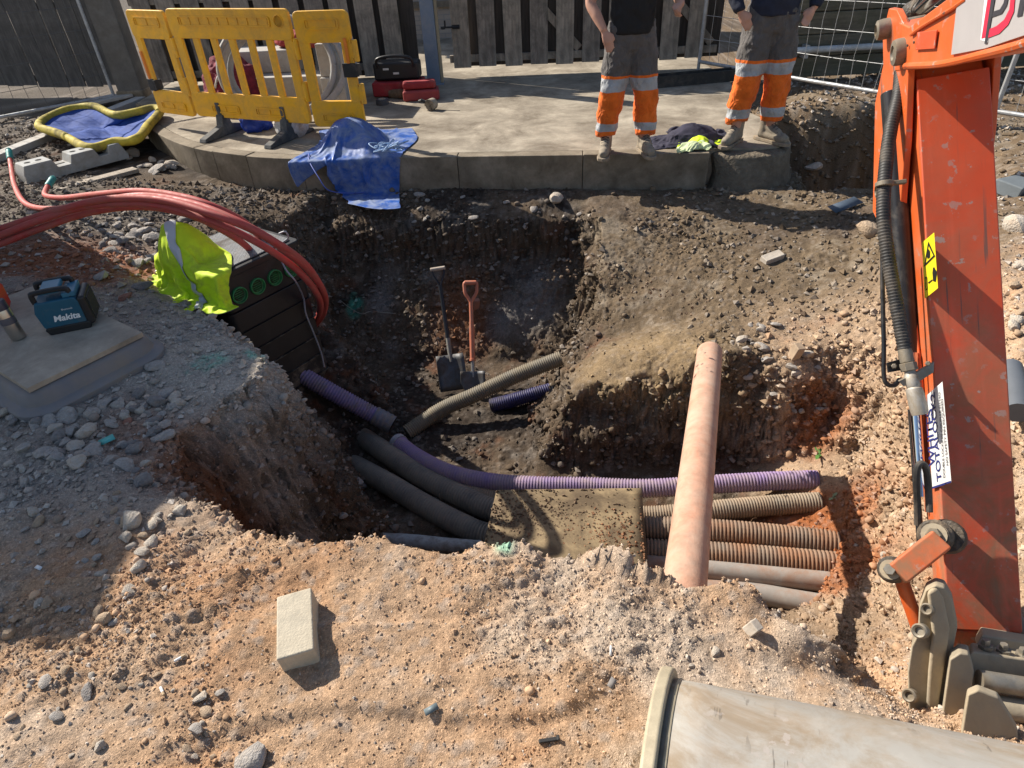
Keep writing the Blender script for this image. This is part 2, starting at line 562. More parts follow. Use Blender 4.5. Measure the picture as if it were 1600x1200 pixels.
# pit on the right behind the slab end
for k_, x in enumerate((2.92, 3.1, 3.36, 3.55, 3.83, 4.07)):
    e_ = (.0, .10, -.06, .07, -.04, .08)[k_]
    cw((x, 7.05 + e_, -.02), (x, 6.92 + e_ * 1.6, -.45 + e_), (x, 6.78 + e_, -1.1), (x, 6.3, -1.15), (x, 5.95, -1.05), (x, 5.72, -.55), (x + .02, 5.52, -.30))
cw((2.72, 6.9, -.1), (2.72, 6.2, -.25), (2.80, 5.9, -.34), (4.35, 6.9, .0), (4.35, 6.2, -.02), (4.3, 5.6, -.12), (2.9, 5.45, -.29))
cw((4.6, 6.2, -.02), (3.6, 7.4, .0), (2.9, 7.4, -.05), (4.5, 7.5, 0), (6, 5, 0), (5, 3, 0.05), (4, 4.5, .0))
# under and round the slab, far field
cw((-1, 7, -.35), (0, 7, -.35), (1, 7, -.35), (-2.5, 7.4, -.35), (2.0, 6.6, -.35), (-1, 9, -.3), (1, 9, -.3), (-3.2, 8.5, -.3), (2.2, 6.1, -.33), (2.4, 8, -.3))
cw((-4.6, 8.2, -.14), (-5.2, 7.5, -.15), (-5, 6, -.12), (-6, 9, -.12), (-7, 6, -.1), (-5, 4, .0), (-4.5, 2, 0), (-8, 3, 0))
cw((-10, 14, -.1), (0, 14, -.1), (10, 14, -.1), (10, 8, 0), (10, 0, 0), (-10, 0, 0), (-10, 8, -.1), (6, 10, -.05), (4, 10, -.08))

C = np.array(CTRL, np.float64)
# merge points that nearly coincide
keep = []
for i in range(len(C)):
    if all((C[i, 0] - C[j, 0]) ** 2 + (C[i, 1] - C[j, 1]) ** 2 > .03 ** 2 for j in keep): keep.append(i)
C = C[keep]
from mathutils.geometry import delaunay_2d_cdt
def base_h(xs, ys):
    """linear interpolation over the triangulated control points, rasterised on the grid lines xs, ys"""
    ring = [(x, y, -.1) for x, y in ((-160, -160), (160, -160), (160, 160), (-160, 160))]
    P = [V((c[0], c[1])) for c in C] + [V(r[:2]) for r in ring]
    H = [c[2] for c in C] + [r[2] for r in ring]
    vo, _, fo, ov, _, _ = delaunay_2d_cdt(P, [], [], 0, 1e-5)
    hh = [H[o[0]] for o in ov]
    out = np.full((len(ys), len(xs)), -.1)
    for f in fo:
        (x0, y0), (x1, y1), (x2, y2) = vo[f[0]], vo[f[1]], vo[f[2]]
        i0, i1 = np.searchsorted(xs, min(x0, x1, x2) - 1e-6), np.searchsorted(xs, max(x0, x1, x2) + 1e-6)
        j0, j1 = np.searchsorted(ys, min(y0, y1, y2) - 1e-6), np.searchsorted(ys, max(y0, y1, y2) + 1e-6)
        if i1 <= i0 or j1 <= j0: continue
        gx_, gy_ = np.meshgrid(xs[i0:i1], ys[j0:j1])
        den = (y1 - y2) * (x0 - x2) + (x2 - x1) * (y0 - y2)
        if abs(den) < 1e-12: continue
        a = ((y1 - y2) * (gx_ - x2) + (x2 - x1) * (gy_ - y2)) / den
        b = ((y2 - y0) * (gx_ - x2) + (x0 - x2) * (gy_ - y2)) / den
        c = 1 - a - b
        m = (a >= -1e-6) & (b >= -1e-6) & (c >= -1e-6)
        out[j0:j1, i0:i1][m] = (a * hh[f[0]] + b * hh[f[1]] + c * hh[f[2]])[m]
    for k in range(7):                                   # soften the facets
        q = out.copy()
        q[1:-1] = (out[:-2] + 2 * out[1:-1] + out[2:]) / 4
        out = q.copy()
        out[:, 1:-1] = (q[:, :-2] + 2 * q[:, 1:-1] + q[:, 2:]) / 4
    return out

def axis(segs):
    out = []
    for a, b, st in segs:
        n = max(2, int(round((b - a) / st)))
        out.append(np.linspace(a, b, n, endpoint=False))
    return np.r_[np.concatenate(out), segs[-1][1]]

gx = axis([(-150, -40, 30), (-40, -12, 6), (-12, -6.4, .5), (-6.4, -3.0, .045), (-3.0, 3.0, .0105), (3.0, 6.4, .035), (6.4, 12, .5), (12, 40, 6), (40, 150, 30)])
gy = axis([(-150, -20, 30), (-20, -2, 3), (-2, .45, .15), (.45, 1.75, .0068), (1.75, 5.3, .0105), (5.3, 6.3, .018), (6.3, 9, .06), (9, 16, .4), (16, 40, 4), (40, 150, 30)])
GX, GY = np.meshgrid(gx, gy)
GZ = base_h(gx, gy)
# slope
dzy, dzx = np.gradient(GZ, gy, gx)
SL = np.hypot(dzx, dzy)
steep = sstep(.5, 1.6, SL)
near = 1 - sstep(9, 14, np.hypot(GX, GY - 4))
flat = 1 - steep
zero = np.zeros_like(GX)
lump = fbm(GX, GY, zero, 1.7, 4, .5, 11)
mid = fbm(GX, GY, zero, 7.0, 4, .55, 21)
fine = fbm(GX, GY, zero, 42.0, 3, .6, 31)
w1, id1 = worley(GX + .01 * mid, GY, 28, 3)       # clods, about 3.5 cm
w2, id2 = worley(GX, GY, 75, 4)                   # crumbs, about 1.3 cm
peb1 = np.sqrt(np.clip(.5 - w1, 0, 1)) * .75 * (id1 > .55) * (0.4 + id1)
peb2 = np.sqrt(np.clip(.5 - w2, 0, 1)) * .75 * (id2 > .35)
rough_m = sstep(-.15, .35, fbm(GX, GY, zero, 2.6, 3, .5, 77))   # smooth sand patches against crumbly ones
rough_m = np.maximum(rough_m, steep)
amp_trench = 1 + 1.2 * steep
HN = near * (.030 * lump + .026 * mid * amp_trench + .008 * fine * (.4 + rough_m) + (0.010 * peb1 * (.25 + .9 * rough_m) + .0115 * peb2 * (.35 + .8 * rough_m)) * (GY > .3))
# scrape lines left by the bucket teeth in the near sand
scr = sstep(0, .12, fbm(GX * .35 + GY * .1, GY * 1.0 + GX * .14, zero, 3.0, 2, .5, 91)) 
HN += near * (.016 * scr) * (GY < 1.4)
GZ = GZ + HN
# push steep faces about along their normals (lumps and small overhangs)
nl = np.sqrt(1 + dzx ** 2 + dzy ** 2)
n3 = fbm(GX, GY, GZ, 5.5, 4, .55, 41)
n3b = .42 - 2.2 * np.abs(fbm(GX, GY, GZ * 2.0, 17.0, 3, .6, 43))
strata = np.sin(GZ * 21 + 4 * lump + 3 * mid)
ds = near * steep * (1 - .7 * sstep(2.6, 2.9, GX)) * (.085 * n3 + .046 * n3b + .012 * strata)
VX = GX - dzx / nl * ds
VY = GY - dzy / nl * ds
VZ = GZ + ds / nl

def hz(x, y):
    i = min(max(np.searchsorted(gx, x) - 1, 0), len(gx) - 2); j = min(max(np.searchsorted(gy, y) - 1, 0), len(gy) - 2)
    fx = (x - gx[i]) / (gx[i + 1] - gx[i]); fy = (y - gy[j]) / (gy[j + 1] - gy[j])
    a = VZ[j, i] * (1 - fx) + VZ[j, i + 1] * fx; b = VZ[j + 1, i] * (1 - fx) + VZ[j + 1, i + 1] * fx
    return float(a * (1 - fy) + b * fy)

def ground(px, py, tmax=14.0):
    """where the ray of a photo pixel first meets the ground"""
    q = ray(px, py); t = .6
    while t < tmax:
        p = V((0, 0, CAM_H)) + q * t
        if p.z <= hz(p.x, p.y): break
        t += .012
    p = V((0, 0, CAM_H)) + q * (t - .006)
    return V((p.x, p.y, hz(p.x, p.y)))

# ---- soil colours (some shade is mixed into the dug and far left soil)
def blob(px, py, z, r, soft=.5):
    q = Z(px, py, z)
    d = np.hypot(GX - q.x, GY - q.y) / r + .35 * mid + .25 * lump
    return 1 - sstep(1 - soft, 1 + soft * .6, d)
def mixc(c, col, m):
    return c * (1 - m[..., None]) + np.array(col) * m[..., None]
n_a = fbm(GX, GY, VZ, 1.3, 4, .55, 51)
n_b = fbm(GX, GY, VZ, 4.5, 4, .6, 61)
n_c = fbm(GX, GY, VZ, 16, 3, .6, 71)
col = np.zeros(GX.shape + (3,)) + np.array((.375, .245, .150))
col = mixc(col, (.42, .335, .255), sstep(-.05, .35, n_a * .6 + n_b * .6) * .85)
col = mixc(col, (.34, .185, .095), sstep(.1, .45, -n_a * .5 - n_b * .6 + .15 * n_c) * .7)
# grey crushed stone on the left side, towards the chamber
leftm = sstep(-.75, -1.5, GX + .15 * n_b + .25 * (1.6 - GY)) * sstep(1.25, 1.9, GY + .15 * n_b)
col = mixc(col, (.27, .235, .20), leftm * .9)
# red clay beyond the board
for b_ in ((70, 390, .03, .55), (160, 410, 0, .45), (0, 400, .05, .4)):
    col = mixc(col, (.25, .10, .05), blob(*b_) * .9)
# far left yard, gravel darkened to paint in its shade
far_l = sstep(4.3, 5.2, GY - .1 * GX) * sstep(-1.2, -2.2, GX)
col = mixc(col, (.105, .088, .072), far_l)
# dug soil: below the surface, damp brown, grey and red seams, darkened further for trench shade
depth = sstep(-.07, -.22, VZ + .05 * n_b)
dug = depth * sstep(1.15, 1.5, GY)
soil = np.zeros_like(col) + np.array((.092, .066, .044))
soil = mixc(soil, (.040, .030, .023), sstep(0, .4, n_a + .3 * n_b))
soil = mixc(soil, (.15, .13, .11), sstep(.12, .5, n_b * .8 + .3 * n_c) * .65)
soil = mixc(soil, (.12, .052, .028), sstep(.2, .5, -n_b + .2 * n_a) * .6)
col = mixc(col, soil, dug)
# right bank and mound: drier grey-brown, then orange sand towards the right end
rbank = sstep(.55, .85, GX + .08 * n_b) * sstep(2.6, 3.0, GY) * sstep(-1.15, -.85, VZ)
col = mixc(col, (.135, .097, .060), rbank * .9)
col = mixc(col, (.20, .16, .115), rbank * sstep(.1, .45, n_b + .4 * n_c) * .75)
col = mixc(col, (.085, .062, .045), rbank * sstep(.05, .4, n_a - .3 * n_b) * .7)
mnd = blob(1000, 590, -.7, .55, .6)
col = mixc(col, (.25, .175, .095), mnd * .75 * sstep(-1.0, -.75, VZ))
re = sstep(1.25, 1.7, GX + .12 * n_b - .12 * (GY - 2.4)) * sstep(4.0, 3.1, GY + .3 * n_a)
col = mixc(col, (.385, .265, .17), re * .9)
col = mixc(col, (.32, .15, .07), re * sstep(.25, .55, n_b * .9 - n_a * .3) * .6)
col = mixc(col, (.46, .38, .29), re * sstep(.2, .5, n_c * .5 + n_a) * .6)
# rusty clay round the far ends of the ducts
for b_ in ((1300, 800, -1.1, .2), (1310, 900, -1.1, .2), (1230, 850, -1.2, .3), (1310, 560, -.4, .2)):
    col = mixc(col, (.27, .09, .03), blob(*b_) * .85)
for b_ in ((300, 720, -.3, .28), (320, 790, -.3, .2), (720, 440, -.8, .3)):
    col = mixc(col, (.20, .075, .03), blob(*b_, .8) * .6)
# pale grey seam in the far wall, stone dust near the tray
for b_ in ((840, 440, -.85, .22), (790, 450, -.85, .16), (590, 450, -.9, .13)):
    col = mixc(col, (.17, .16, .15), blob(*b_, .8) * .75)
for b_ in ((300, 520, 0, .5), (350, 560, 0, .3), (330, 600, -.03, .3)):
    col = mixc(col, (.36, .315, .26), blob(*b_) * .8)
# sprayed marking paint
for b_ in ((335, 562, 0, .085), (390, 548, 0, .05), (545, 428, -.75, .08), (300, 575, 0, .04), (790, 852, .05, .035)):
    col = mixc(col, (.05, .42, .30), blob(*b_, .7) * sstep(-.2, .35, n_c + .2) * .5)
# the stones in the soil are greyer and paler than the fines
pc = np.clip(peb1 * 2.2, 0, 1) * (.5 + .5 * (id1 > .8))
col = mixc(col, (.33, .28, .235), pc * .5 * (1 - .6 * dug))
col *= (1 + .22 * n_c + .10 * fine)[..., None]
lum = col.mean(-1, keepdims=True)
col = np.clip((lum + (col - lum) * .98) * .97, .01, .8)

def soil_material():
    m = bpy.data.materials.new('soil'); m.use_nodes = True
    nt = m.node_tree; N = nt.nodes; L = nt.links; bs = N['Principled BSDF']
    at = N.new('ShaderNodeAttribute'); at.attribute_name = 'soil'
    tc = N.new('ShaderNodeTexCoord')
    n1 = N.new('ShaderNodeTexNoise'); n1.inputs['Scale'].default_value = 75; n1.inputs['Detail'].default_value = 9; n1.inputs['Roughness'].default_value = .7
    L.new(tc.outputs['Object'], n1.inputs['Vector'])
    vo = N.new('ShaderNodeTexVoronoi'); vo.inputs['Scale'].default_value = 260; vo.inputs['Randomness'].default_value = 1.0
    L.new(tc.outputs['Object'], vo.inputs['Vector'])
    mr = N.new('ShaderNodeMapRange'); mr.inputs[1].default_value = .25; mr.inputs[2].default_value = .75; mr.inputs[3].default_value = .62; mr.inputs[4].default_value = 1.38
    L.new(n1.outputs['Fac'], mr.inputs[0])
    mx = N.new('ShaderNodeMix'); mx.data_type = 'RGBA'; mx.blend_type = 'MULTIPLY'; mx.inputs[0].default_value = 1
    L.new(at.outputs['Color'], mx.inputs[6]); L.new(mr.outputs[0], mx.inputs[7])
    # scattered pale grains
    gt = N.new('ShaderNodeMath'); gt.operation = 'GREATER_THAN'; gt.inputs[1].default_value = .82
    sx = N.new('ShaderNodeSeparateColor'); L.new(vo.outputs['Color'], sx.inputs[0]); L.new(sx.outputs[0], gt.inputs[0])
    gm = N.new('ShaderNodeMath'); gm.operation = 'MULTIPLY'; gm.inputs[1].default_value = .35; L.new(gt.outputs[0], gm.inputs[0])
    mx2 = N.new('ShaderNodeMix'); mx2.data_type = 'RGBA'; mx2.blend_type = 'ADD'
    L.new(gm.outputs[0], mx2.inputs[0]); L.new(mx.outputs[2], mx2.inputs[6]); L.new(mx.outputs[2], mx2.inputs[7])
    L.new(mx2.outputs[2], bs.inputs['Base Color'])
    bs.inputs['Roughness'].default_value = .95; bs.inputs['Specular IOR Level'].default_value = .15
    b1 = N.new('ShaderNodeBump'); b1.inputs['Strength'].default_value = .8; b1.inputs['Distance'].default_value = .008
    L.new(n1.outputs['Fac'], b1.inputs['Height'])
    b2 = N.new('ShaderNodeBump'); b2.inputs['Strength'].default_value = .45; b2.inputs['Distance'].default_value = .0025; b2.invert = True
    L.new(vo.outputs['Distance'], b2.inputs['Height']); L.new(b1.outputs[0], b2.inputs['Normal'])
    L.new(b2.outputs[0], bs.inputs['Normal'])
    return m

def grid_object(name, vx, vy, vz, colours, m):
    ny, nx = vx.shape
    me = bpy.data.meshes.new(name)
    idx = np.arange(ny * nx).reshape(ny, nx)
    q = np.stack([idx[:-1, :-1], idx[:-1, 1:], idx[1:, 1:], idx[1:, :-1]], -1).reshape(-1, 4)
    me.vertices.add(ny * nx)
    me.vertices.foreach_set('co', np.stack([vx, vy, vz], -1).astype(np.float32).ravel())
    me.loops.add(q.size); me.loops.foreach_set('vertex_index', q.astype(np.int32).ravel())
    me.polygons.add(len(q))
    me.polygons.foreach_set('loop_start', np.arange(0, q.size, 4, dtype=np.int32))
    me.polygons.foreach_set('use_smooth', np.ones(len(q), bool))
    me.update(calc_edges=True)
    if colours is not None:
        a = me.attributes.new('soil', 'FLOAT_COLOR', 'POINT')
        a.data.foreach_set('color', np.concatenate([colours, np.ones(colours.shape[:2] + (1,))], -1).astype(np.float32).ravel())
    me.materials.append(m)
    o = bpy.data.objects.new(name, me); COL.objects.link(o)
    return o
SOIL = soil_material()
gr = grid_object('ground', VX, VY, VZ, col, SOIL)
tag(gr, kind='structure')
# ------------------------------------------------------------------ shared materials
CONC = mat('concrete_slab', (.40, .345, .265), .28, 3.2, .9, bump=.6, bscale=60, bdist=.006, dirt=(.15, .12, .085), damt=.52, dscale=1.9, dsharp=.16)
KERB = mat('concrete_kerb', (.29, .24, .175), .25, 5, .9, bump=.5, bscale=120, dirt=(.11, .085, .055), damt=.45, dscale=4, dsharp=.2)
BLOCKM = mat('concrete_block', (.42, .40, .37), .15, 6, .9, bump=.4, bscale=140, dirt=(.30, .26, .21), damt=.3, dscale=6)
WOOD = mat('weathered_board', (.25, .21, .17), .4, 5, .85, bump=.5, bscale=30, dirt=(.075, .065, .055), damt=.4, dscale=3, stretch=(6, 6, .6))
WOOD2 = mat('weathered_board_pale', (.31, .26, .205), .35, 5, .85, bump=.5, bscale=30, dirt=(.09, .08, .065), damt=.35, dscale=3, stretch=(6, 6, .6))
WOODD = mat('dark_board', (.06, .05, .042), .35, 5, .9, bump=.4, bscale=30, stretch=(6, 6, .6))
GALV = mat('galvanised_steel', (.42, .43, .44), .18, 12, .5, metal=.55, bump=.1, bscale=80, dirt=(.25, .23, .2), damt=.3, dscale=9)
BLUESTEEL = mat('painted_steel_post', (.15, .19, .25), .15, 4, .5, bump=.08, dirt=(.28, .28, .28), damt=.25, dscale=5)

WOODL = mat('dark_weathered_board', (.115, .105, .095), .35, 5, .9, bump=.5, bscale=30, dirt=(.06, .055, .05), damt=.4, dscale=3, stretch=(6, 6, .6))
# ------------------------------------------------------------------ pavement slab with kerb stones
front = [(-4.55, 8.75), (-4.30, 8.25), (-3.96, 7.67), (-3.32, 6.93), (-2.71, 6.49), (-2.0, 6.2), (-1.03, 6.06), (0.11, 5.93), (1.85, 5.71)]
fr = catmull([(x, y, 0) for x, y in front], 8)
fr = resample(fr, .05) + [V((1.85, 5.71, 0))]
SLAB_T = .34
def offset(pl, d):
    out = []
    for i, p in enumerate(pl):
        t = pl[min(i + 1, len(pl) - 1)] - pl[max(i - 1, 0)]
        t.normalize(); out.append(p + V((-t.y, t.x, 0)) * d)
    return out
inner = offset(fr, .145)
slab = thing('pavement', None, None, (0, 0, 0), kind='structure')
mb = MB()
poly = [(p.x, p.y) for p in inner[::2]] + [(1.84, 5.86), (2.12, 5.84), (2.30, 5.80), (2.50, 5.84), (2.62, 5.95), (2.66, 6.2), (2.72, 6.6), (2.62, 7.1), (2.75, 7.8), (2.9, 8.6), (2.9, 10.0), (3.2, 18.0), (-5.2, 18), (-4.7, 9.0)]
mb.prism(poly, -SLAB_T, 0)
mb.build('concrete_slab', CONC, slab, smooth=False)
# broken edge of the slab at the right end
lens = [0]
for a, b in zip(fr[:-1], fr[1:]): lens.append(lens[-1] + (b - a).length)
cuts = [0]
for px in (258, 318, 387, 478, 597, 717, 910):
    # nearest arc length to this photo column
    best = min(range(len(fr)), key=lambda i: (abs((fr[i] - Z(px, 243, 0)).length)))
    cuts.append(best)
cuts.append(len(fr) - 1)
for a, b in zip(cuts[:-1], cuts[1:]):
    if b - a < 2: continue
    o_, i_ = [], []
    idx = list(range(a, b + 1))
    outp = [fr[i].copy() for i in idx]; inp = [offset(fr, .139)[i] for i in idx]
    t0 = (outp[1] - outp[0]).normalized() * .002; t1 = (outp[-1] - outp[-2]).normalized() * .002
    outp[0] += t0; inp[0] += t0; outp[-1] -= t1; inp[-1] -= t1
    dz = RNG.uniform(.002, .010)
    pl = [(p.x, p.y) for p in outp] + [(p.x, p.y) for p in reversed(inp)]
    k = MB().prism(pl, -SLAB_T - .05, dz).build('kerb_stone', KERB, slab, bevel=.008, seg=2)
# strip where the slab's edge is broken away under the second worker: rough lump of sub-base
mb = MB()
prof = [(1.90, 5.80), (2.1, 5.70), (2.3, 5.66), (2.5, 5.72), (2.66, 5.9), (2.75, 6.3), (2.7, 6.9), (2.5, 6.9), (2.4, 6.1), (1.9, 6.1)]
n = len(prof)
rows = []
for k, z in enumerate((-.36, -.28, -.2, -.12, -.05, -.012)):
    rows.append([(x + RNG.uniform(-.03, .03) + .05 * (5 - k) / 5 * (1 if i > 3 else 0), y - .12 * (5 - k) / 5 * (1 if i < 5 else 0) + RNG.uniform(-.03, .03), z) for i, (x, y) in enumerate(prof)])
vv = [p for r in rows for p in r]
ff = [(i * n + j, i * n + (j + 1) % n, (i + 1) * n + (j + 1) % n, (i + 1) * n + j) for i in range(5) for j in range(n)] + [tuple(5 * n + j for j in range(n))]
mb.add(vv, ff)
mb.build('slab_bedding', mat('bedding', (.17, .14, .10), .35, 8, .95, bump=1, bscale=40, bdist=.02, dirt=(.09, .07, .05), damt=.4), slab, sub=2)

# paving and building seen through the gap beside the gate
hw = thing('house', 'pale brick house wall glimpsed through the gap beside the gate', 'house', (0, 13.5, 0))
brick_m = bpy.data.materials.new('pale_brick'); brick_m.use_nodes = True
_n = brick_m.node_tree.nodes; _l = brick_m.node_tree.links
_b = _n.new('ShaderNodeTexBrick'); _b.inputs['Scale'].default_value = 1; _b.inputs['Brick Width'].default_value = .225; _b.inputs['Row Height'].default_value = .075; _b.inputs['Mortar Size'].default_value = .008
_b.inputs['Color1'].default_value = (.52, .44, .36, 1); _b.inputs['Color2'].default_value = (.44, .37, .31, 1); _b.inputs['Mortar'].default_value = (.36, .33, .3, 1)
_t = _n.new('ShaderNodeTexCoord'); _m = _n.new('ShaderNodeMapping'); _m.inputs['Rotation'].default_value = (math.pi / 2, 0, 0)
_l.new(_t.outputs['Object'], _m.inputs[0]); _l.new(_m.outputs[0], _b.inputs['Vector']); _l.new(_b.outputs[0], _n['Principled BSDF'].inputs['Base Color']); _n['Principled BSDF'].inputs['Roughness'].default_value = .9
MB().box((0, 0, 1.3), (7, .25, 2.6)).build('wall', brick_m, hw)
MB().box((0, -.15, .55), (6.9, .06, .10)).build('damp_course', CONC, hw)
MB().box((0, .0, 2.66), (7.3, .5, .12)).build('eaves', WOODD, hw)

# ------------------------------------------------------------------ timber fences along the back
def board_mesh(w, h, t, seed):
    r = random.Random(seed)
    mb = MB(); n = 7
    vv, ff = [], []
    for k in range(n + 1):
        z = h * k / n
        dx = r.uniform(-.003, .003); dy = r.uniform(-.002, .002)
        for sx, sy in ((-1, -1), (1, -1), (1, 1), (-1, 1)):
            vv.append((sx * (w / 2 - .0015) + dx, sy * t / 2 + dy, z))
    for k in range(n):
        for c in range(4):
            d = (c + 1) % 4
            ff.append((k * 4 + c, k * 4 + d, k * 4 + 4 + d, k * 4 + 4 + c))
    ff += [(3, 2, 1, 0), tuple(n * 4 + c for c in range(4))]
    mb.add(vv, ff)
    return mb.mesh('board')

def fence(name, label, p0, p1, pitch, w, z0, h, gapback=True, mats=(WOOD, WOOD2), seed=1, jit=.02, cat='fence'):
    p0, p1 = V(p0), V(p1)
    L = (p1 - p0).length; ang = math.atan2(p1.y - p0.y, p1.x - p0.x)
    t = thing(name, label, cat, mw=T(p0) @ rotz(ang))
    r = random.Random(seed)
    meshes = []
    for i in range(4):
        me = board_mesh(w, h, .02, seed * 10 + i); me.materials.append(mats[i % len(mats)]); meshes.append(me)
    backs = []
    for i in range(2):
        me = board_mesh(pitch - .02 if gapback else w, h, .02, seed * 10 + 7 + i); me.materials.append(WOODD); backs.append(me)
    n = int(L / pitch)
    for i in range(n):
        o = bpy.data.objects.new('board', meshes[r.randrange(4)]); COL.objects.link(o); o.parent = t
        o.location = ((i + .5) * pitch + r.uniform(-.006, .006), r.uniform(-.003, .003), z0 + r.uniform(-jit, jit)); o.rotation_euler = (0, r.uniform(-.006, .006), r.choice((0, math.pi)))
        if gapback:
            o = bpy.data.objects.new('back_board', backs[i % 2]); COL.objects.link(o); o.parent = t
            o.location = ((i + 1) * pitch, .085, z0 + r.uniform(-jit, jit))
    for z in (z0 + .10, z0 + h * .5, z0 + h - .2):
        MB().box((L / 2, .045, z), (L, .045, .09)).build('rail', mats[1], t, bevel=.004)
    return t
fl = fence('wooden_fence', 'dark close boarded fence with narrow gaps at the far left', (-9.6, 11.0, 0), (-5.20, 10.02, 0), .27, .256, .04, 2.0, gapback=False, seed=3, mats=(WOODL, WOODL))
fc = fence('wooden_fence', 'slatted timber fence behind the yellow barrier', (-4.85, 9.98, 0), (-1.05, 9.86, 0), .33, .25, .05, 2.0, seed=5)
# timber gate
gate = fence('timber_gate', 'grey slatted timber gate behind the two workers', (-.62, 9.62, 0), (2.95, 9.42, 0), .345, .235, .13, 1.95, gapback=True, seed=9, jit=.008, cat='gate')
gl = 3.58
for x0, x1 in ((.1, 1.75), (1.85, 3.5)):
    a, b = V((x0, .052, 1.95)), V((x1, .052, .30))
    MB().box((0, 0, 0), ((b - a).length, .03, .10), T((a + b) / 2) @ Matrix.Rotation(math.atan2(-(b.z - a.z), b.x - a.x), 4, 'Y')).build('brace', WOOD2, gate)
# bolt of the gate
mb = MB(); mb.cyl((-.06, -.03, .62), (.16, -.03, .62), .012, 8); mb.cyl((-.02, -.03, .62), (-.02, -.03, .70), .012, 8); mb.box((.12, -.02, .62), (.1, .01, .05)); mb.lathe([(.03, 0), (.03, .03)], 8, T(-.05, -.03, .60))
mb.build('hinge_bolt', mat('black_iron', (.03, .03, .032), .2, 10, .5, metal=.5, bump=.1), gate)
# strips of sun-bleached infill on the right half of the gate
cpst = thing('concrete_post', 'weathered square concrete fence post left of the yellow barrier', 'post', (-5.13, 9.93, -.1))
MB().prism([(-.17, -.13), (.17, -.13), (.17, .13), (-.17, .13)], 0, 2.35).build('shaft', mat('post_concrete', (.16, .148, .13), .2, 6, .9, bump=.5, bscale=80, dirt=(.12, .105, .085), damt=.35), cpst, bevel=.015)
MB().prism([(-.19, -.16), (.19, -.16), (.17, .15), (-.17, .15)], -.1, .12).build('footing', KERB, cpst, bevel=.02)
sp = thing('steel_gate_post', 'blue grey steel box section gate post left of the gate gap', 'post', (-.83, 9.30, 0))
MB().box((0, 0, 1.1), (.17, .12, 2.2)).build('shaft', BLUESTEEL, sp, bevel=.008)
MB().box((.105, .04, 1.1), (.035, .09, 2.2)).build('flange', mat('pale_timber', (.36, .30, .2), .2, 5, .8), sp, bevel=.003)
MB().box((0, 0, .006), (.26, .2, .012)).build('base_plate', BLUESTEEL, sp, bevel=.003)

# horizontal sleeper wall on the right
rw = thing('sleeper_wall', 'low wall of dark horizontal timber sleepers behind the mesh fence on the right', 'wall', (3.35, 8.55, 0))
SLEEP = mat('sleeper', (.13, .115, .085), .4, 4, .9, bump=.7, bscale=30, dirt=(.085, .085, .05), damt=.36, dscale=3, stretch=(.6, 6, 6))
for k in range(7):
    MB().box((4.4, RNG.uniform(-.012, .012), .13 + .235 * k), (8.8, .12, .228)).build('sleeper', SLEEP, rw, bevel=.012)
for x in (.1, 2.2, 4.3, 6.5):
    MB().box((x, .12, .8), (.12, .12, 1.9)).build('post', SLEEP, rw, bevel=.01)
wp = thing('white_pipe', 'pale plastic pipe lying along the foot of the sleeper wall', 'pipe', (3.4, 8.36, .34))
MB().cyl((0, 0, 0), (5.2, -.05, .02), .036, 12).build('tube', mat('white_plastic', (.5, .52, .53), .12, 8, .5, dirt=(.3, .28, .24), damt=.3), wp)
for x in (.3, 2.6, 4.9):
    MB().box((x, .08, -.02), (.05, .16, .14)).build('clip', GALV, wp)

# ------------------------------------------------------------------ mesh fence panels (tube frame, welded wires)
def mesh_panel(label, p0, p1, zb, h=1.95, base=0.0, pitch=.14, group='temporary mesh fence panels'):
    p0, p1 = V(p0), V(p1)
    L = (p1 - p0).length; ang = math.atan2(p1.y - p0.y, p1.x - p0.x)
    slope = (p1.z - p0.z) / L
    t = thing('mesh_fence_panel', label, 'fence panel', mw=T(p0) @ rotz(ang), group=group)
    tub = lambda a, b, r=.021: MB().cyl(a, b, r, 10)
    for x in (0, L):
        tub((x, 0, base + slope * x), (x, 0, h + slope * x)).build('upright', GALV, t)
    for z in (zb, h):
        MB().tube([(0, 0, z), (L * .5, .004, z + slope * L * .5 - .008), (L, 0, z + slope * L)], .021, 10).build('frame_tube', GALV, t)
    r = random.Random(int(p0.x * 100))
    mb = MB(); n = int(L / pitch)
    for i in range(1, n):
        x = i * L / n
        pts = [(x + .012 * math.sin(3.1 * k + i), .012 * math.sin(2.3 * k + i * .7), zb + slope * x + (h - zb) * k / 6) for k in range(7)]
        mb.tube(pts, .0028, 4, cap=False)
    for k in range(1, 7):
        z = zb + (h - zb) * k / 7
        mb.tube([(x, .006, z + slope * x + .01 * math.sin(x * 2 + k)) for x in np.linspace(0, L, 8)], .0032, 4, cap=False)
    mb.build('wire_mesh', mat('wire', (.45, .45, .44), .15, 20, .45, metal=.5, bump=0) if p0.x > 0 else mat('dull_wire', (.10, .10, .10), .15, 20, .7, bump=0), t)
    for x in (0, L):
        mb = MB(); mb.box((x, 0, base + slope * x + .01), (.1, .1, .02)); mb.build('foot', mat('foot_rubber', (.05, .05, .052), .3, 8, .8), t, bevel=.004)
    return t
mesh_panel('mesh fence panel running behind the second worker to the excavator arm', (2.66, 9.18, .0), (4.52, 6.22, .0), .13, base=.0, pitch=.15)
mesh_panel('mesh fence panel on the right beyond the excavator arm', (4.58, 6.12, .0), (6.40, 3.22, .05), .13, base=.0, pitch=.15)
mesh_panel('mesh fence panel standing before the dark fence at the far left', (-7.7, 7.7, -.12), (-5.33, 9.72, -.08), .06, base=.0, pitch=.16)
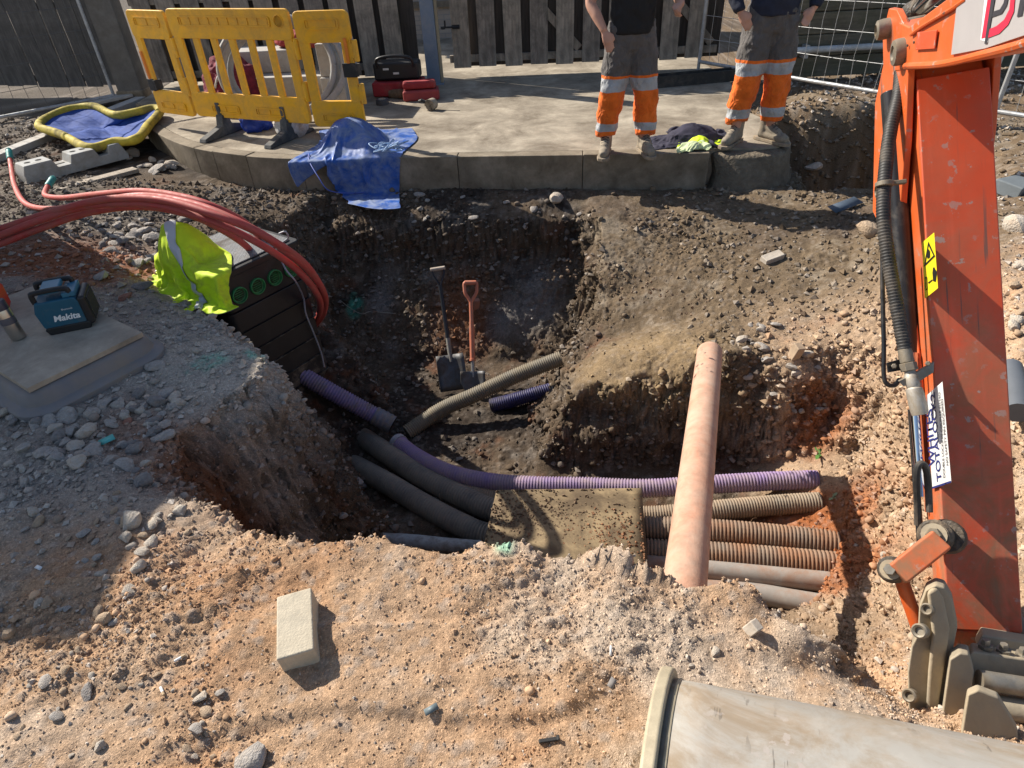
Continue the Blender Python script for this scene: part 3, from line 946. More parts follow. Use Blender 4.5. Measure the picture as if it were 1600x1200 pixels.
# black steel channel lying at the foot of the gate
ch = thing('steel_channel', 'black steel channel lying on the slab behind the workers', 'channel', mw=T(Z(1022, 136, .0)) @ rotz(math.atan2(-.1, 1)))
a = Z(1022, 136, 0); b = Z(1152, 124, 0); L_ = (b - a).length
ch.matrix_world = T(a) @ rotz(math.atan2(b.y - a.y, b.x - a.x))
BLK = mat('black_paint', (.022, .022, .022), .3, 10, .6, bump=.15, dirt=(.12, .10, .08), damt=.25, dscale=8)
MB().box((L_ / 2, 0, .005), (L_, .16, .01)).build('web', BLK, ch)
for y in (-.08, .08): MB().box((L_ / 2, y, .065), (L_, .012, .13)).build('flange', BLK, ch)
# left kerb and loose planks
def plank(name, label, cat, pa, pb, w, h, m, roll=0, dz=0):
    pa, pb = V(pa), V(pb); c = (pa + pb) / 2; d = pb - pa
    t = MB().box((0, 0, 0), (d.length, w, h)).build(name, m, None, bevel=.008)
    t.matrix_world = T(c + V((0, 0, h / 2 + dz))) @ V((1, 0, 0)).rotation_difference(d).to_matrix().to_4x4() @ Matrix.Rotation(roll, 4, 'X')
    tag(t, label, cat)
    return t
kp = plank('edging_kerb', 'long pale concrete edging kerb at the left behind the grey block', 'kerb', Z(-60, 272, -.13), Z(222, 158, -.10), .16, .16, BLOCKM, dz=-.10)
plank('timber_plank', 'grey plank lying on gravel in front of the grey fence block', 'plank', Z(70, 306, -.17), Z(214, 268, -.18), .13, .04, WOOD2)
plank('timber_plank', 'flat board on the dirt behind the yellow rimmed bag', 'plank', Z(140, 166, -.1), Z(205, 152, -.08), .3, .04, BLOCKM, dz=.02)
# ------------------------------------------------------------------ ducts and pipes in the trench
def P(l):
    return [Z(*q) for q in l]

def corrugated(name, label, pts, R, m, pitch=.0165, seg=18, group=None, cat='duct', smooth_ends=()):
    path = resample(catmull(pts, 14), pitch / 4)
    rad = []
    for i in range(len(path)):
        rad.append(R * (1.0, 1.0, .985, .83)[i % 4])
    base = V(path[len(path) // 2])
    t = thing(name, label, cat, loc=(base.x, base.y, base.z - R), group=group)
    mb = MB().tube(path, rad, seg)
    mb.build('corrugated_wall', m, t, world=True, angle=0)
    for end, m2, L, k in smooth_ends:
        n = int(L / (pitch / 4))
        seg_p = path[:n] if end == 0 else path[-n:]
        jitter = [R * 1.09 * (1 + .03 * math.sin(i * .9)) for i in range(len(seg_p))]
        MB().tube(seg_p, jitter, seg).build(k, m2, t, world=True)
        e = seg_p[0] if end == 0 else seg_p[-1]; e2 = seg_p[1] if end == 0 else seg_p[-2]
        d = (e - e2).normalized()
        MB().lathe([(R * .93, 0), (R * .93, .003)], seg, frame_to(d, loc=e + d * .001)).build('open_end', mat('duct_inside', (.008, .008, .008), 0, 5, 1, bump=0), t, world=True)
    return t

PURP = mat('purple_duct', (.24, .18, .44), .2, 7, .5, bump=.1, dirt=(.22, .18, .17), damt=.52, dscale=7, dsharp=.16)
PURP2 = mat('purple_duct_dusty', (.19, .115, .34), .2, 7, .5, bump=.1, dirt=(.34, .26, .26), damt=.60, dscale=5, dsharp=.2)
BLKD = mat('black_duct', (.032, .030, .028), .3, 8, .5, bump=.15, dirt=(.11, .085, .06), damt=.45, dscale=7, dsharp=.2)
GREYD = mat('grey_duct', (.13, .12, .10), .25, 8, .6, bump=.15, dirt=(.24, .19, .12), damt=.45, dscale=6, dsharp=.2)

def dusty_duct():
    """black duct whose right half lies under orange soil: soil where it lies (object x)"""
    m = mat('black_duct_soil', (.12, .11, .098), .3, 8, .6, bump=.3, dirt=(.27, .225, .17), damt=.58, dscale=7, dsharp=.2)
    nt = m.node_tree; N = nt.nodes; L = nt.links; bs = N['Principled BSDF']
    src = bs.inputs['Base Color'].links[0].from_socket
    ge = N.new('ShaderNodeNewGeometry'); sx = N.new('ShaderNodeSeparateXYZ'); L.new(ge.outputs['Position'], sx.inputs[0])
    mr = N.new('ShaderNodeMapRange'); mr.inputs[1].default_value = .55; mr.inputs[2].default_value = 1.1; L.new(sx.outputs[0], mr.inputs[0])
    no = N.new('ShaderNodeTexNoise'); no.inputs['Scale'].default_value = 7; no.inputs['Detail'].default_value = 8; L.new(ge.outputs['Position'], no.inputs[0])
    a = N.new('ShaderNodeMath'); a.operation = 'MULTIPLY_ADD'; a.inputs[1].default_value = 1.9; a.inputs[2].default_value = -.42; L.new(no.outputs[0], a.inputs[0])
    b = N.new('ShaderNodeMath'); b.operation = 'MULTIPLY'; b.use_clamp = True; L.new(a.outputs[0], b.inputs[0]); L.new(mr.outputs[0], b.inputs[1])
    mx = N.new('ShaderNodeMix'); mx.data_type = 'RGBA'; L.new(b.outputs[0], mx.inputs[0]); L.new(src, mx.inputs[6]); mx.inputs[7].default_value = (.27, .125, .06, 1)
    L.new(mx.outputs[2], bs.inputs['Base Color'])
    return m
SOILD = dusty_duct()
CLAYG = mat('grey_pipe', (.30, .27, .24), .15, 6, .55, bump=.08, dirt=(.27, .14, .08), damt=.36, dscale=5, dsharp=.12)
TAPE = mat('grey_tape', (.14, .15, .19), .25, 14, .5, bump=.6, bscale=40, dirt=(.2, .18, .15), damt=.4, dscale=12)

corrugated('corrugated_duct', 'purple corrugated duct stub sticking out below the black chamber', P([(455, 574, -.84), (475, 588, -.89), (530, 619, -1.04), (578, 645, -1.18), (614, 664, -1.27)]), .064, PURP, pitch=.021, smooth_ends=[(1, TAPE, .16, 'taped_collar')])
corrugated('corrugated_duct', 'long purple corrugated duct curving across the trench in front of the mound', P([(620, 690, -1.30), (650, 713, -1.29), (700, 738, -1.27), (760, 752, -1.25), (830, 758, -1.22), (920, 760, -1.20), (1010, 763, -1.17), (1110, 757, -1.14), (1200, 752, -1.11), (1255, 750, -1.09), (1277, 750, -1.085)]), .060, PURP2, pitch=.019, smooth_ends=[(0, mat('torn_wrap', (.33, .32, .34), .2, 15, .6, bump=.8, bscale=50), .05, 'torn_wrapping')])
corrugated('corrugated_duct', 'grey corrugated duct propped up in front of the two shovels', P([(636, 676, -1.38), (690, 640, -1.30), (740, 618, -1.20), (800, 590, -1.10), (850, 570, -1.02), (878, 560, -.98)]), .060, GREYD)
corrugated('corrugated_duct', 'dark blue duct stub half buried under the propped grey duct', P([(768, 634, -1.38), (800, 626, -1.33), (850, 612, -1.28), (900, 600, -1.27)]), .058, mat('blue_duct', (.02, .02, .10), .25, 8, .5, dirt=(.06, .05, .04), damt=.4, dscale=7))
corrugated('corrugated_duct', 'upper of two thick black corrugated ducts running under the plywood', P([(515, 648, -1.60), (556, 676, -1.44), (610, 712, -1.33), (660, 745, -1.32), (720, 775, -1.31), (780, 800, -1.30), (900, 826, -1.27), (1020, 826, -1.23), (1130, 832, -1.20), (1240, 842, -1.18), (1310, 850, -1.16)]), .076, SOILD, seg=20, pitch=.021)
corrugated('corrugated_duct', 'lower of two thick black corrugated ducts running under the plywood', P([(516, 706, -1.64), (556, 728, -1.46), (610, 758, -1.35), (660, 788, -1.34), (720, 820, -1.33), (770, 838, -1.32), (900, 856, -1.29), (1020, 862, -1.26), (1130, 868, -1.23), (1250, 878, -1.20), (1315, 884, -1.18)]), .076, SOILD, seg=20, pitch=.021)
corrugated('corrugated_duct', 'beige corrugated duct just below the purple one right of the plywood', P([(690, 768, -1.33), (740, 771, -1.32), (790, 780, -1.31), (900, 800, -1.28), (1000, 806, -1.25), (1060, 803, -1.22), (1120, 797, -1.18), (1200, 790, -1.15), (1260, 786, -1.12), (1282, 785, -1.11)]), .062, mat('beige_duct', (.24, .20, .15), .2, 8, .6, bump=.15, dirt=(.32, .22, .14), damt=.45, dscale=6, dsharp=.2))

def smooth_pipe(name, label, pts, R, m, seg=16, cat='pipe', hollow=True):
    path = catmull(pts, 10)
    b = path[len(path) // 2]
    t = thing(name, label, cat, loc=(b.x, b.y, b.z - R))
    MB().tube(path, R, seg).build('tube', m, t, world=True)
    return t
smooth_pipe('smooth_pipe', 'upper of two smooth grey pipes at the near right of the trench', P([(940, 880, -1.28), (1020, 884, -1.26), (1120, 892, -1.25), (1230, 902, -1.23), (1312, 910, -1.21), (1345, 914, -1.20)]), .058, CLAYG)
smooth_pipe('smooth_pipe', 'lower smooth grey pipe half hidden behind the near lip', P([(1100, 922, -1.28), (1180, 928, -1.27), (1240, 938, -1.26), (1300, 948, -1.25), (1350, 957, -1.24)]), .058, CLAYG)
smooth_pipe('conduit', 'thin grey conduit hanging down the dark left wall of the trench', P([(447, 606, -.92), (462, 640, -1.02), (486, 690, -1.18), (497, 745, -1.24), (490, 795, -1.22), (478, 850, -1.22)]), .036, mat('pale_conduit', (.23, .22, .20), .2, 8, .6, dirt=(.07, .055, .04), damt=.5, dscale=5, dsharp=.1), cat='conduit')
smooth_pipe('smooth_pipe', 'pale broken pipe lying behind the near lip left of the plywood', P([(560, 842, -1.32), (640, 846, -1.31), (700, 852, -1.30), (752, 856, -1.30)]), .045, mat('pale_pipe', (.36, .38, .38), .25, 9, .6, bump=.3, dirt=(.14, .11, .08), damt=.4, dscale=8))

# terracotta pipe laid across
tp0, tp1 = Z(1109, 550, -.42), Z(1062, 985, -.09)
tt = thing('clay_pipe', 'dusty terracotta pipe laid across the trench', 'pipe', loc=(tp0 + tp1) / 2 - V((0, 0, .075)))
TERRA = mat('terracotta', (.43, .205, .125), .30, 18, .85, bump=.35, bscale=110, dirt=(.50, .375, .285), damt=.44, dscale=6, dsharp=.26)
ax = (tp1 - tp0); L_ = ax.length
MB().lathe([(.056, .001), (.060, 0), (.070, .003), (.0745, .012), (.075, .05), (.0745, L_ * .5), (.075, L_), (.056, L_)], 28, frame_to(ax, loc=tp0), cap=False).build('barrel', TERRA, tt, world=True, angle=.9)
MB().lathe([(.055, .012), (.057, .06), (.057, .5)], 24, frame_to(ax, loc=tp0), cap=True).build('bore', mat('bore_dirt', (.30, .17, .11), .25, 8, .9), tt, world=True)

# plywood over the ducts
pw = thing('plywood_sheet', 'dirty plywood sheet laid flat over the ducts', 'plywood', loc=(.27, 2.4, -1.15))
PLY = mat('plywood', (.42, .31, .17), .15, 4, .75, bump=.3, bscale=50, dirt=(.12, .085, .05), damt=.66, dscale=3.4, dsharp=.16, stretch=(1, 6, 1))
c4 = [Z(752, 868, -1.085), Z(1014, 900, -1.10), Z(1002, 764, -1.055), Z(776, 767, -1.05)]
n1 = 12
vv, ff = [], []
for j in range(n1 + 1):
    for i in range(n1 + 1):
        u, v = i / n1, j / n1
        p = c4[0] * (1 - u) * (1 - v) + c4[1] * u * (1 - v) + c4[2] * u * v + c4[3] * (1 - u) * v
        vv.append(p + V((0, 0, .012 * math.sin(u * 3.1) * (1 - v))))
for j in range(n1):
    for i in range(n1):
        ff.append((j * (n1 + 1) + i, j * (n1 + 1) + i + 1, (j + 1) * (n1 + 1) + i + 1, (j + 1) * (n1 + 1) + i))
mb = MB(); mb.add(vv, ff)
mb.build('sheet', PLY, pw, world=True, solid=.018)
# soil thrown on the sheet
def crumb_pile(name, parent, m, centre_fn, n, smin, smax, seed):
    r = random.Random(seed); mb = MB()
    for i in range(n):
        p = centre_fn(r)
        s = r.uniform(smin, smax) * r.choice((.6, .8, 1, 1.3))
        add_chip(mb, p, s, r)
    return mb.build(name, m, parent, world=True, smooth=False)

def add_chip(mb, p, s, r):
    """small irregular 8-point clod"""
    vv = []
    for i in (-1, 1):
        for j in (-1, 1):
            for k in (-1, 1):
                vv.append(V((i * r.uniform(.3, .75), j * r.uniform(.3, .75), k * r.uniform(.25, .6))) * s)
    e = Euler((r.uniform(0, 6.3), r.uniform(0, 6.3), r.uniform(0, 6.3))).to_matrix()
    n = len(mb.v)
    mb.v += [p + e @ q for q in vv]
    mb.f += [tuple(i + n for i in f) for f in ((0, 1, 3, 2), (4, 6, 7, 5), (0, 4, 5, 1), (2, 3, 7, 6), (0, 2, 6, 4), (1, 5, 7, 3))]
CLODM = mat('clod', (.16, .11, .07), .4, 30, .95, bump=.5, bscale=150)
CLODR = mat('clod_red', (.25, .125, .065), .4, 30, .95, bump=.5, bscale=150)
CLODP = mat('clod_pale', (.40, .29, .195), .3, 30, .95, bump=.5, bscale=150)
def on_sheet(r):
    u = min(.98, abs(r.gauss(.35, .28))); v = min(.98, max(.02, r.gauss(.55, .25)))
    p = c4[0] * (1 - u) * (1 - v) + c4[1] * u * (1 - v) + c4[2] * u * v + c4[3] * (1 - u) * v
    return p + V((0, 0, .013))
o = crumb_pile('soil_crumbs', pw, CLODM, on_sheet, 900, .003, .010, 3); o['kind'] = 'stuff'
def on_sheet2(r):
    u = min(.98, max(.05, r.gauss(.75, .15))); v = min(.98, max(.02, r.gauss(.35, .16)))
    p = c4[0] * (1 - u) * (1 - v) + c4[1] * u * (1 - v) + c4[2] * u * v + c4[3] * (1 - u) * v
    return p + V((0, 0, .013))
o = crumb_pile('soil_crumbs', pw, CLODR, on_sheet2, 420, .003, .010, 4); o['kind'] = 'stuff'

# ------------------------------------------------------------------ chamber with green caps
f_ = V((.58, .815, 0)).normalized(); l_ = V((-f_.y, f_.x, 0))
cA = V((-1.735, 3.52, 0))
CHW, CHD = .62, .58
ch_o = thing('access_chamber', 'black plastic access chamber with green duct caps and a ribbed lid', 'chamber', mw=basis(f_, l_, V((0, 0, 1)), cA + V((0, 0, -1.15))))
BLKP = mat('black_plastic', (.016, .016, .017), .25, 6, .48, bump=.06, bscale=90, dirt=(.07, .06, .05), damt=.10, dscale=6, dsharp=.12)
BLKP2 = mat('black_plastic_muddy', (.016, .016, .017), .25, 6, .5, bump=.1, bscale=90, dirt=(.20, .165, .125), damt=.34, dscale=14, dsharp=.10)
GRNC = mat('green_cap', (.035, .20, .060), .15, 8, .45, bump=.05, dirt=(.05, .07, .05), damt=.2, dscale=12)
zt = 1.2
top_h = .225
MB().prism(roundrect(CHW, CHD, .05, 5, 0, 0), zt - top_h, zt).build('cap_ring', BLKP, ch_o, bevel=.006)
for k in range(7):
    z1 = zt - top_h - .004 - .15 * k
    ring = MB().prism(roundrect(CHW + .012, CHD + .012, .05, 5, -.006, -.006), z1 - .142, z1).build('ring', BLKP if k < 4 else BLKP2, ch_o, bevel=.005)
    MB().prism(roundrect(CHW + .034, CHD + .034, .05, 5, -.017, -.017), z1 - .149, z1 - .1425).build('ledge', BLKP2 if k > 0 else BLKP, ring)
def cap(x, y, nrm, parent, z):
    m = frame_to(nrm, loc=(x, y, z))
    c = MB().lathe([(.054, -.01), (.054, .010), (.050, .013), (.047, .012), (.046, -.004), (.040, -.006), (.0, -.006)], 24, m, cap=False).build('duct_cap', GRNC, parent)
    mb = MB()
    for k in range(5):
        mb.box((0, -.028 + .014 * k, -.0035), (.07 - .008 * abs(k - 2) * 2, .003, .004), m)
    mb.build('cap_rib', GRNC, c)
for x in (.105, .243, .381, .519):
    cap(x, -.006, (0, -1, 0), ch_o, zt - .125)
for y in (.16, .33):
    cap(-.006, y, (-1, 0, 0), ch_o, zt - .125)
MB().box((.030, -.004, zt - .12), (.028, .004, .115)).build('label', mat('white_label', (.6, .6, .6), .1, 30, .5, bump=0), ch_o)
# lid
LIDM = mat('lid_metal', (.20, .21, .22), .2, 10, .45, metal=.3, bump=0, dirt=(.10, .085, .07), damt=.35, dscale=5)
_nt = LIDM.node_tree
_br = _nt.nodes.new('ShaderNodeTexBrick'); _br.inputs['Scale'].default_value = 1; _br.inputs['Brick Width'].default_value = .035; _br.inputs['Row Height'].default_value = .014; _br.inputs['Mortar Size'].default_value = .0035; _br.inputs['Mortar Smooth'].default_value = .5
_tc = _nt.nodes.new('ShaderNodeTexCoord'); _nt.links.new(_tc.outputs['Object'], _br.inputs['Vector'])
_bp = _nt.nodes.new('ShaderNodeBump'); _bp.inputs['Strength'].default_value = 1; _bp.inputs['Distance'].default_value = .012; _bp.invert = True
_nt.links.new(_br.outputs['Fac'], _bp.inputs['Height']); _nt.links.new(_bp.outputs[0], _nt.nodes['Principled BSDF'].inputs['Normal'])
lid = MB().prism(roundrect(CHW + .03, CHD + .03, .04, 5, -.015, -.015), zt + .002, zt + .045).build('lid', BLKP, ch_o, bevel=.008)
MB().prism(roundrect(CHW - .05, CHD - .05, .03, 4, .025, .025), zt + .0455, zt + .055).build('tread_plate', LIDM, lid, bevel=.003)
for x in (.10, .52):
    MB().box((x, .1, zt + .057), (.05, .02, .006)).build('key_slot', BLKP, lid)
# cable clip string on the chamber face
cb = thing('grey_cable', 'thin grey cable hanging down the face of the black chamber', 'cable', loc=cA)
cpts = [Z(436, 365, .20), Z(446, 362, .21), Z(450, 372, .16), Z(438, 382, .10), Z(436, 395, .06), Z(446, 420, -.02), Z(462, 440, -.10)]
for px, py in ((474, 465), (478, 490), (490, 520), (502, 552), (507, 575)):
    # stay just in front of the chamber face
    q = ray(px, py); nn = -l_
    t_ = ((cA + nn * .03 - V((0, 0, CAM_H))).dot(nn)) / q.dot(nn)
    cpts.append(V((0, 0, CAM_H)) + q * t_)
MB().tube(resample(catmull(cpts, 8), .012), .0055, 8).build('sheath', mat('grey_cable', (.30, .31, .34), .1, 10, .5, bump=0), cb, world=True)

# ------------------------------------------------------------------ red ducts arching over the chamber
RED = mat('red_duct', (.43, .04, .038), .18, 5, .48, bump=.05, dirt=(.36, .12, .09), damt=.42, dscale=9, dsharp=.2)
PINK = mat('pink_duct', (.50, .19, .18), .12, 5, .45, bump=.05, dirt=(.4, .3, .26), damt=.25, dscale=4)
TEAL = mat('teal_tape', (.04, .24, .22), .3, 20, .5, bump=.6, bscale=50)
def red(label, pts, m=RED, caps=()):
    path = resample(catmull(P(pts), 16), .02)
    b = path[len(path) // 2]
    t = thing('red_duct', label, 'duct', loc=(b.x, b.y, b.z - .024))
    MB().tube(path, .0215, 12).build('tube', m, t, world=True)
    for c in caps:
        sg = path[:7] if c == 0 else path[-7:]
        MB().tube(sg, [.027 + .003 * (k % 2) for k in range(len(sg))], 12).build('tape_wrap', TEAL, t, world=True)
        e, e2 = path[0], path[1]; d = (e - e2).normalized()
        MB().lathe([(.024, 0), (.030, .012), (.022, .03), (.008, .04)], 10, frame_to(d, loc=e)).build('tape_tuft', TEAL, t, world=True)
    return t
red('outermost red duct arching over and down the right side of the chamber', [(-40, 368, .24), (0, 358, .30), (70, 335, .40), (160, 312, .50), (250, 312, .53), (330, 334, .49), (400, 362, .38), (450, 395, .22), (485, 425, .03), (505, 455, -.17), (508, 480, -.42), (497, 503, -.68), (470, 525, -.95)])
red('inner red duct arching over and down the right side of the chamber', [(-40, 380, .22), (0, 368, .28), (60, 345, .37), (140, 322, .45), (240, 320, .49), (330, 345, .43), (400, 378, .30), (450, 410, .14), (480, 438, -.02), (498, 465, -.22), (500, 485, -.44), (490, 505, -.70), (465, 525, -.95)])
red('lowest red duct dropping behind the yellow jacket', [(-40, 393, .16), (0, 381, .22), (60, 358, .31), (140, 332, .39), (220, 323, .42), (290, 334, .38), (345, 358, .28), (390, 390, .1), (400, 420, -.16)])
red('pale red duct with a teal taped end at the left edge', [(14, 236, .04), (17, 258, -.04), (23, 290, -.05), (40, 318, .08), (80, 327, .26), (140, 318, .40), (220, 306, .49), (300, 318, .51), (370, 345, .45), (430, 378, .31), (472, 408, .13), (497, 440, -.07), (506, 468, -.30), (500, 495, -.58), (475, 520, -.9)], PINK if False else RED, caps=(0,))
red('pink duct with a teal taped end on the gravel beside the grey block', [(82, 280, -.02), (72, 296, -.05), (72, 306, .0), (100, 309, .12), (150, 304, .32), (220, 299, .46), (290, 309, .50), (345, 328, .44), (385, 350, .30), (405, 372, .1), (410, 395, -.15)], RED, caps=(0,))

# ------------------------------------------------------------------ shovels
def shovel(label, base_px, top_px, zb, ytop, kind):
    b = Z(*base_px, zb); t_ = Y(*top_px, ytop)
    ax_ = (t_ - b); L = ax_.length
    z = ax_.normalized(); y = (V((0, 1, 0)) - z * z.y).normalized(); x = y.cross(z)
    o = thing('shovel', label, 'shovel', mw=basis(x, y, z, b))
    STEEL = mat('dull_blade', (.10, .105, .115), .25, 6, .45, metal=.5, bump=.15, dirt=(.10, .075, .05), damt=.35, dscale=8)
    if kind == 'black':
        # square mouth
        vv, ff = [], []
        for j in range(7):
            for i in range(7):
                u = i / 6 - .5; v = j / 6
                w = .235 + .0 * v
                up = .03 * (abs(u) * 2) ** 2.5 + .02 * max(0, v - .8)
                vv.append((u * w * (1 if v < .85 else .97), -up, v * .30))
        for j in range(6):
            for i in range(6): ff.append((j * 7 + i, j * 7 + i + 1, j * 7 + i + 8, j * 7 + i + 7))
        MB().add(vv, ff).build('blade', STEEL, o, solid=.004, angle=0)
        MB().tube([(0, .0, .24), (0, .012, .33), (0, .012, .44)], [.012, .02, .019], 12).build('socket', mat('worn_socket', (.2, .19, .17), .3, 20, .6), o)
        MB().tube([(0, .012, .40), (0, .01, .7), (0, .0, L - .14)], [.0185, .0175, .0165], 12).build('shaft', mat('black_shaft', (.018, .02, .024), .3, 8, .4), o)
        mb = MB()
        for s in (-1, 1): mb.tube([(0, 0, L - .16), (s * .012, 0, L - .12), (s * .045, 0, L - .05), (s * .052, 0, L + .0)], .009, 8)
        mb.build('yoke', mat('black_yoke', (.03, .03, .035), .2, 8, .4, metal=.4), o)
        MB().cyl((-.062, 0, L), (.062, 0, L), .0165, 12).build('grip', mat('pale_wood', (.40, .33, .26), .15, 9, .6), o, bevel=.004)
    else:
        vv, ff = [], []
        for j in range(9):
            v = j / 8
            for i in range(9):
                u = i / 8 - .5
                w = .20 * (1 - (1 - v) ** 3 * .92) if v < .6 else .20
                vv.append((u * w, -.035 * (abs(u) * 2) ** 2, v * .22 - .02))
        for j in range(8):
            for i in range(8): ff.append((j * 9 + i, j * 9 + i + 1, j * 9 + i + 10, j * 9 + i + 9))
        MB().add(vv, ff).build('blade', STEEL, o, solid=.004, angle=0)
        MB().tube([(0, .004, .15), (0, .012, .22), (0, .012, .30)], [.01, .016, .016], 12).build('socket', mat('steel_socket', (.3, .29, .28), .3, 20, .45, metal=.6), o)
        ORG = mat('insulated_handle', (.50, .16, .09), .12, 8, .5, dirt=(.3, .2, .15), damt=.25, dscale=6)
        MB().tube([(0, .012, .285), (0, .012, .30), (0, .012, .302), (0, .012, .50), (0, .01, .55), (0, .01, .62), (0, 0, L - .16)], [.026, .026, .021, .021, .020, .0165, .0165], 14).build('shaft', ORG, o)
        mb = MB()
        hp = [(0, 0, L - .17), (-.02, 0, L - .13), (-.045, 0, L - .09), (-.05, 0, L - .05), (-.05, 0, L - .01), (-.03, 0, L), (.03, 0, L), (.05, 0, L - .01), (.05, 0, L - .05), (.045, 0, L - .09), (.02, 0, L - .13), (0, 0, L - .17)]
        mb.tube(catmull(hp, 5), .0135, 10)
        mb.build('d_handle', ORG, o)
        MB().cyl((-.048, 0, L - .004), (.048, 0, L - .004), .019, 12).build('grip', ORG, o, bevel=.004)
    return o
shovel('square mouthed shovel with black shaft and pale wooden grip against the far wall', (711, 610), (684, 420), -1.40, 4.88, 'black')
shovel('orange handled shovel with D grip against the far wall', (740, 618), (735, 441), -1.40, 4.72, 'orange')
# thin root/wire on the far wall
wr = thing('bent_wire', 'thin bent wire lying on the far trench wall', 'wire', loc=ground(560, 485))
MB().tube(catmull([ground(px, py) + V((0, -.015, .015)) for px, py in ((533, 470), (550, 484), (567, 492), (578, 488), (600, 489), (619, 491))], 4), .003, 5).build('strand', mat('pale_wire', (.3, .27, .22), .1, 10, .6, bump=0), wr, world=True)
# ------------------------------------------------------------------ excavator (dipper arm, boom, hitch, bucket)
eB, eT = D(1538, 985, 2.1), D(1487, 110, 2.1)
ea = (eT - eB).normalized()
_th = math.radians(21)
en = V((-math.sin(_th), -math.cos(_th), .7)); en = (en - ea * en.dot(ea)).normalized()
ew = en.cross(ea)
if ew.x < 0: ew = -ew
EM = basis(ew, -en, ea, eB)
ex = thing('excavator', 'orange excavator arm with hydraulic hoses and a wide grey bucket on the right', 'excavator', mw=EM)
def EL(px, py, d):
    """photo pixel at a camera depth -> excavator local"""
    return EM.inverted() @ D(px, py, d)
def ELx(px, py, lx):
    """photo pixel -> point on the arm's local plane x = lx"""
    o = EM.inverted() @ V((0, 0, CAM_H)); q = EM.inverted().to_3x3() @ ray(px, py)
    return o + q * ((lx - o.x) / q.x)

def orange_mat(name, base, sc=1.0, wear=.3):
    m = bpy.data.materials.new(name); m.use_nodes = True
    nt = m.node_tree; N = nt.nodes; L = nt.links; bs = N['Principled BSDF']
    tc = N.new('ShaderNodeTexCoord')
    def noise(s, det, rough=.6, vec=None, dist=0):
        n = N.new('ShaderNodeTexNoise'); n.inputs['Scale'].default_value = s; n.inputs['Detail'].default_value = det; n.inputs['Roughness'].default_value = rough; n.inputs['Distortion'].default_value = dist
        L.new(vec or tc.outputs['Object'], n.inputs['Vector']); return n.outputs['Fac']
    def rng(s, a, b, c=0, d=1):
        r = N.new('ShaderNodeMapRange'); r.inputs[1].default_value = a; r.inputs[2].default_value = b; r.inputs[3].default_value = c; r.inputs[4].default_value = d; L.new(s, r.inputs[0]); return r.outputs[0]
    def mix(f, a, b):
        x = N.new('ShaderNodeMix'); x.data_type = 'RGBA'; L.new(f, x.inputs[0])
        for s, k in ((a, 6), (b, 7)):
            if isinstance(s, tuple): x.inputs[k].default_value = (*s, 1)
            else: L.new(s, x.inputs[k])
        return x.outputs[2]
    def mul(a, b):
        x = N.new('ShaderNodeMath'); x.operation = 'MULTIPLY'; L.new(a, x.inputs[0])
        if isinstance(b, float): x.inputs[1].default_value = b
        else: L.new(b, x.inputs[1])
        return x.outputs[0]
    b = V(base)
    c = mix(rng(noise(2.2, 4), .35, .65), tuple(b * .86), tuple(b * 1.1))
    # mud film, heavier low on the arm
    sep = N.new('ShaderNodeSeparateXYZ'); L.new(tc.outputs['Object'], sep.inputs[0])
    low = rng(sep.outputs[2], .1, 1.5, 1, .22)
    mud = mul(rng(noise(4.5, 9, .7, dist=.6), .39, .58, 0, .85), low)
    c = mix(mud, c, (.20, .14, .08))
    dustm = mul(rng(noise(9, 8, .7), .48, .75, 0, .4), low)
    c = mix(dustm, c, (.34, .25, .17))
    # scratches: stretched noise at an angle, showing grey steel
    mp = N.new('ShaderNodeMapping'); mp.inputs['Rotation'].default_value = (0, .65, 0); mp.inputs['Scale'].default_value = (70, 12, 2.2); L.new(tc.outputs['Object'], mp.inputs[0])
    scr = mul(rng(noise(1, 3, .5, mp.outputs[0]), .63, .67, 0, 1), rng(noise(3.5, 2), .47, .57))
    c = mix(mul(scr, .75), c, (.10, .085, .07))
    chip = mul(rng(noise(26, 4, .6), .62, .65), rng(noise(3, 3), .42, .56))
    c = mix(mul(chip, .7), c, (.34, .30, .27))
    # sun faded vertical streaks
    mp2 = N.new('ShaderNodeMapping'); mp2.inputs['Scale'].default_value = (26, 26, 1.2); L.new(tc.outputs['Object'], mp2.inputs[0])
    stk = rng(noise(1, 4, .6, mp2.outputs[0]), .55, .75, 0, .22)
    c = mix(stk, c, tuple(min(1, q) for q in b * 1.25 + V((.08, .07, .06))))
    L.new(c, bs.inputs['Base Color'])
    rgh = N.new('ShaderNodeMath'); rgh.operation = 'MAXIMUM'; L.new(rng(mud, 0, .6, .36, .9), rgh.inputs[0]); L.new(rng(noise(7, 4), .3, .7, .30, .5), rgh.inputs[1])
    L.new(rgh.outputs[0], bs.inputs['Roughness'])
    bp = N.new('ShaderNodeBump'); bp.inputs['Strength'].default_value = .25; bp.inputs['Distance'].default_value = .002; L.new(noise(14, 6), bp.inputs['Height']); L.new(bp.outputs[0], bs.inputs['Normal'])
    return m
ORA = orange_mat('orange_paint', (.66, .115, .022))
ORA_SHADED = orange_mat('orange_paint_shaded', (.62, .085, .028))  # redder, darker copy of the orange: the arm face's shade put into colour
STL = mat('worn_steel', (.30, .28, .24), .3, 12, .45, metal=.7, bump=.25, bscale=60, dirt=(.22, .17, .11), damt=.45, dscale=8, dsharp=.18)
CAST = mat('cast_steel', (.27, .24, .185), .3, 9, .65, metal=.2, bump=.5, bscale=30, bdist=.006, dirt=(.42, .34, .23), damt=.58, dscale=6, dsharp=.2)
GREASE = mat('greasy_metal', (.055, .045, .035), .4, 15, .5, bump=.9, bscale=60, bdist=.008, dirt=(.2, .15, .1), damt=.35, dscale=20)
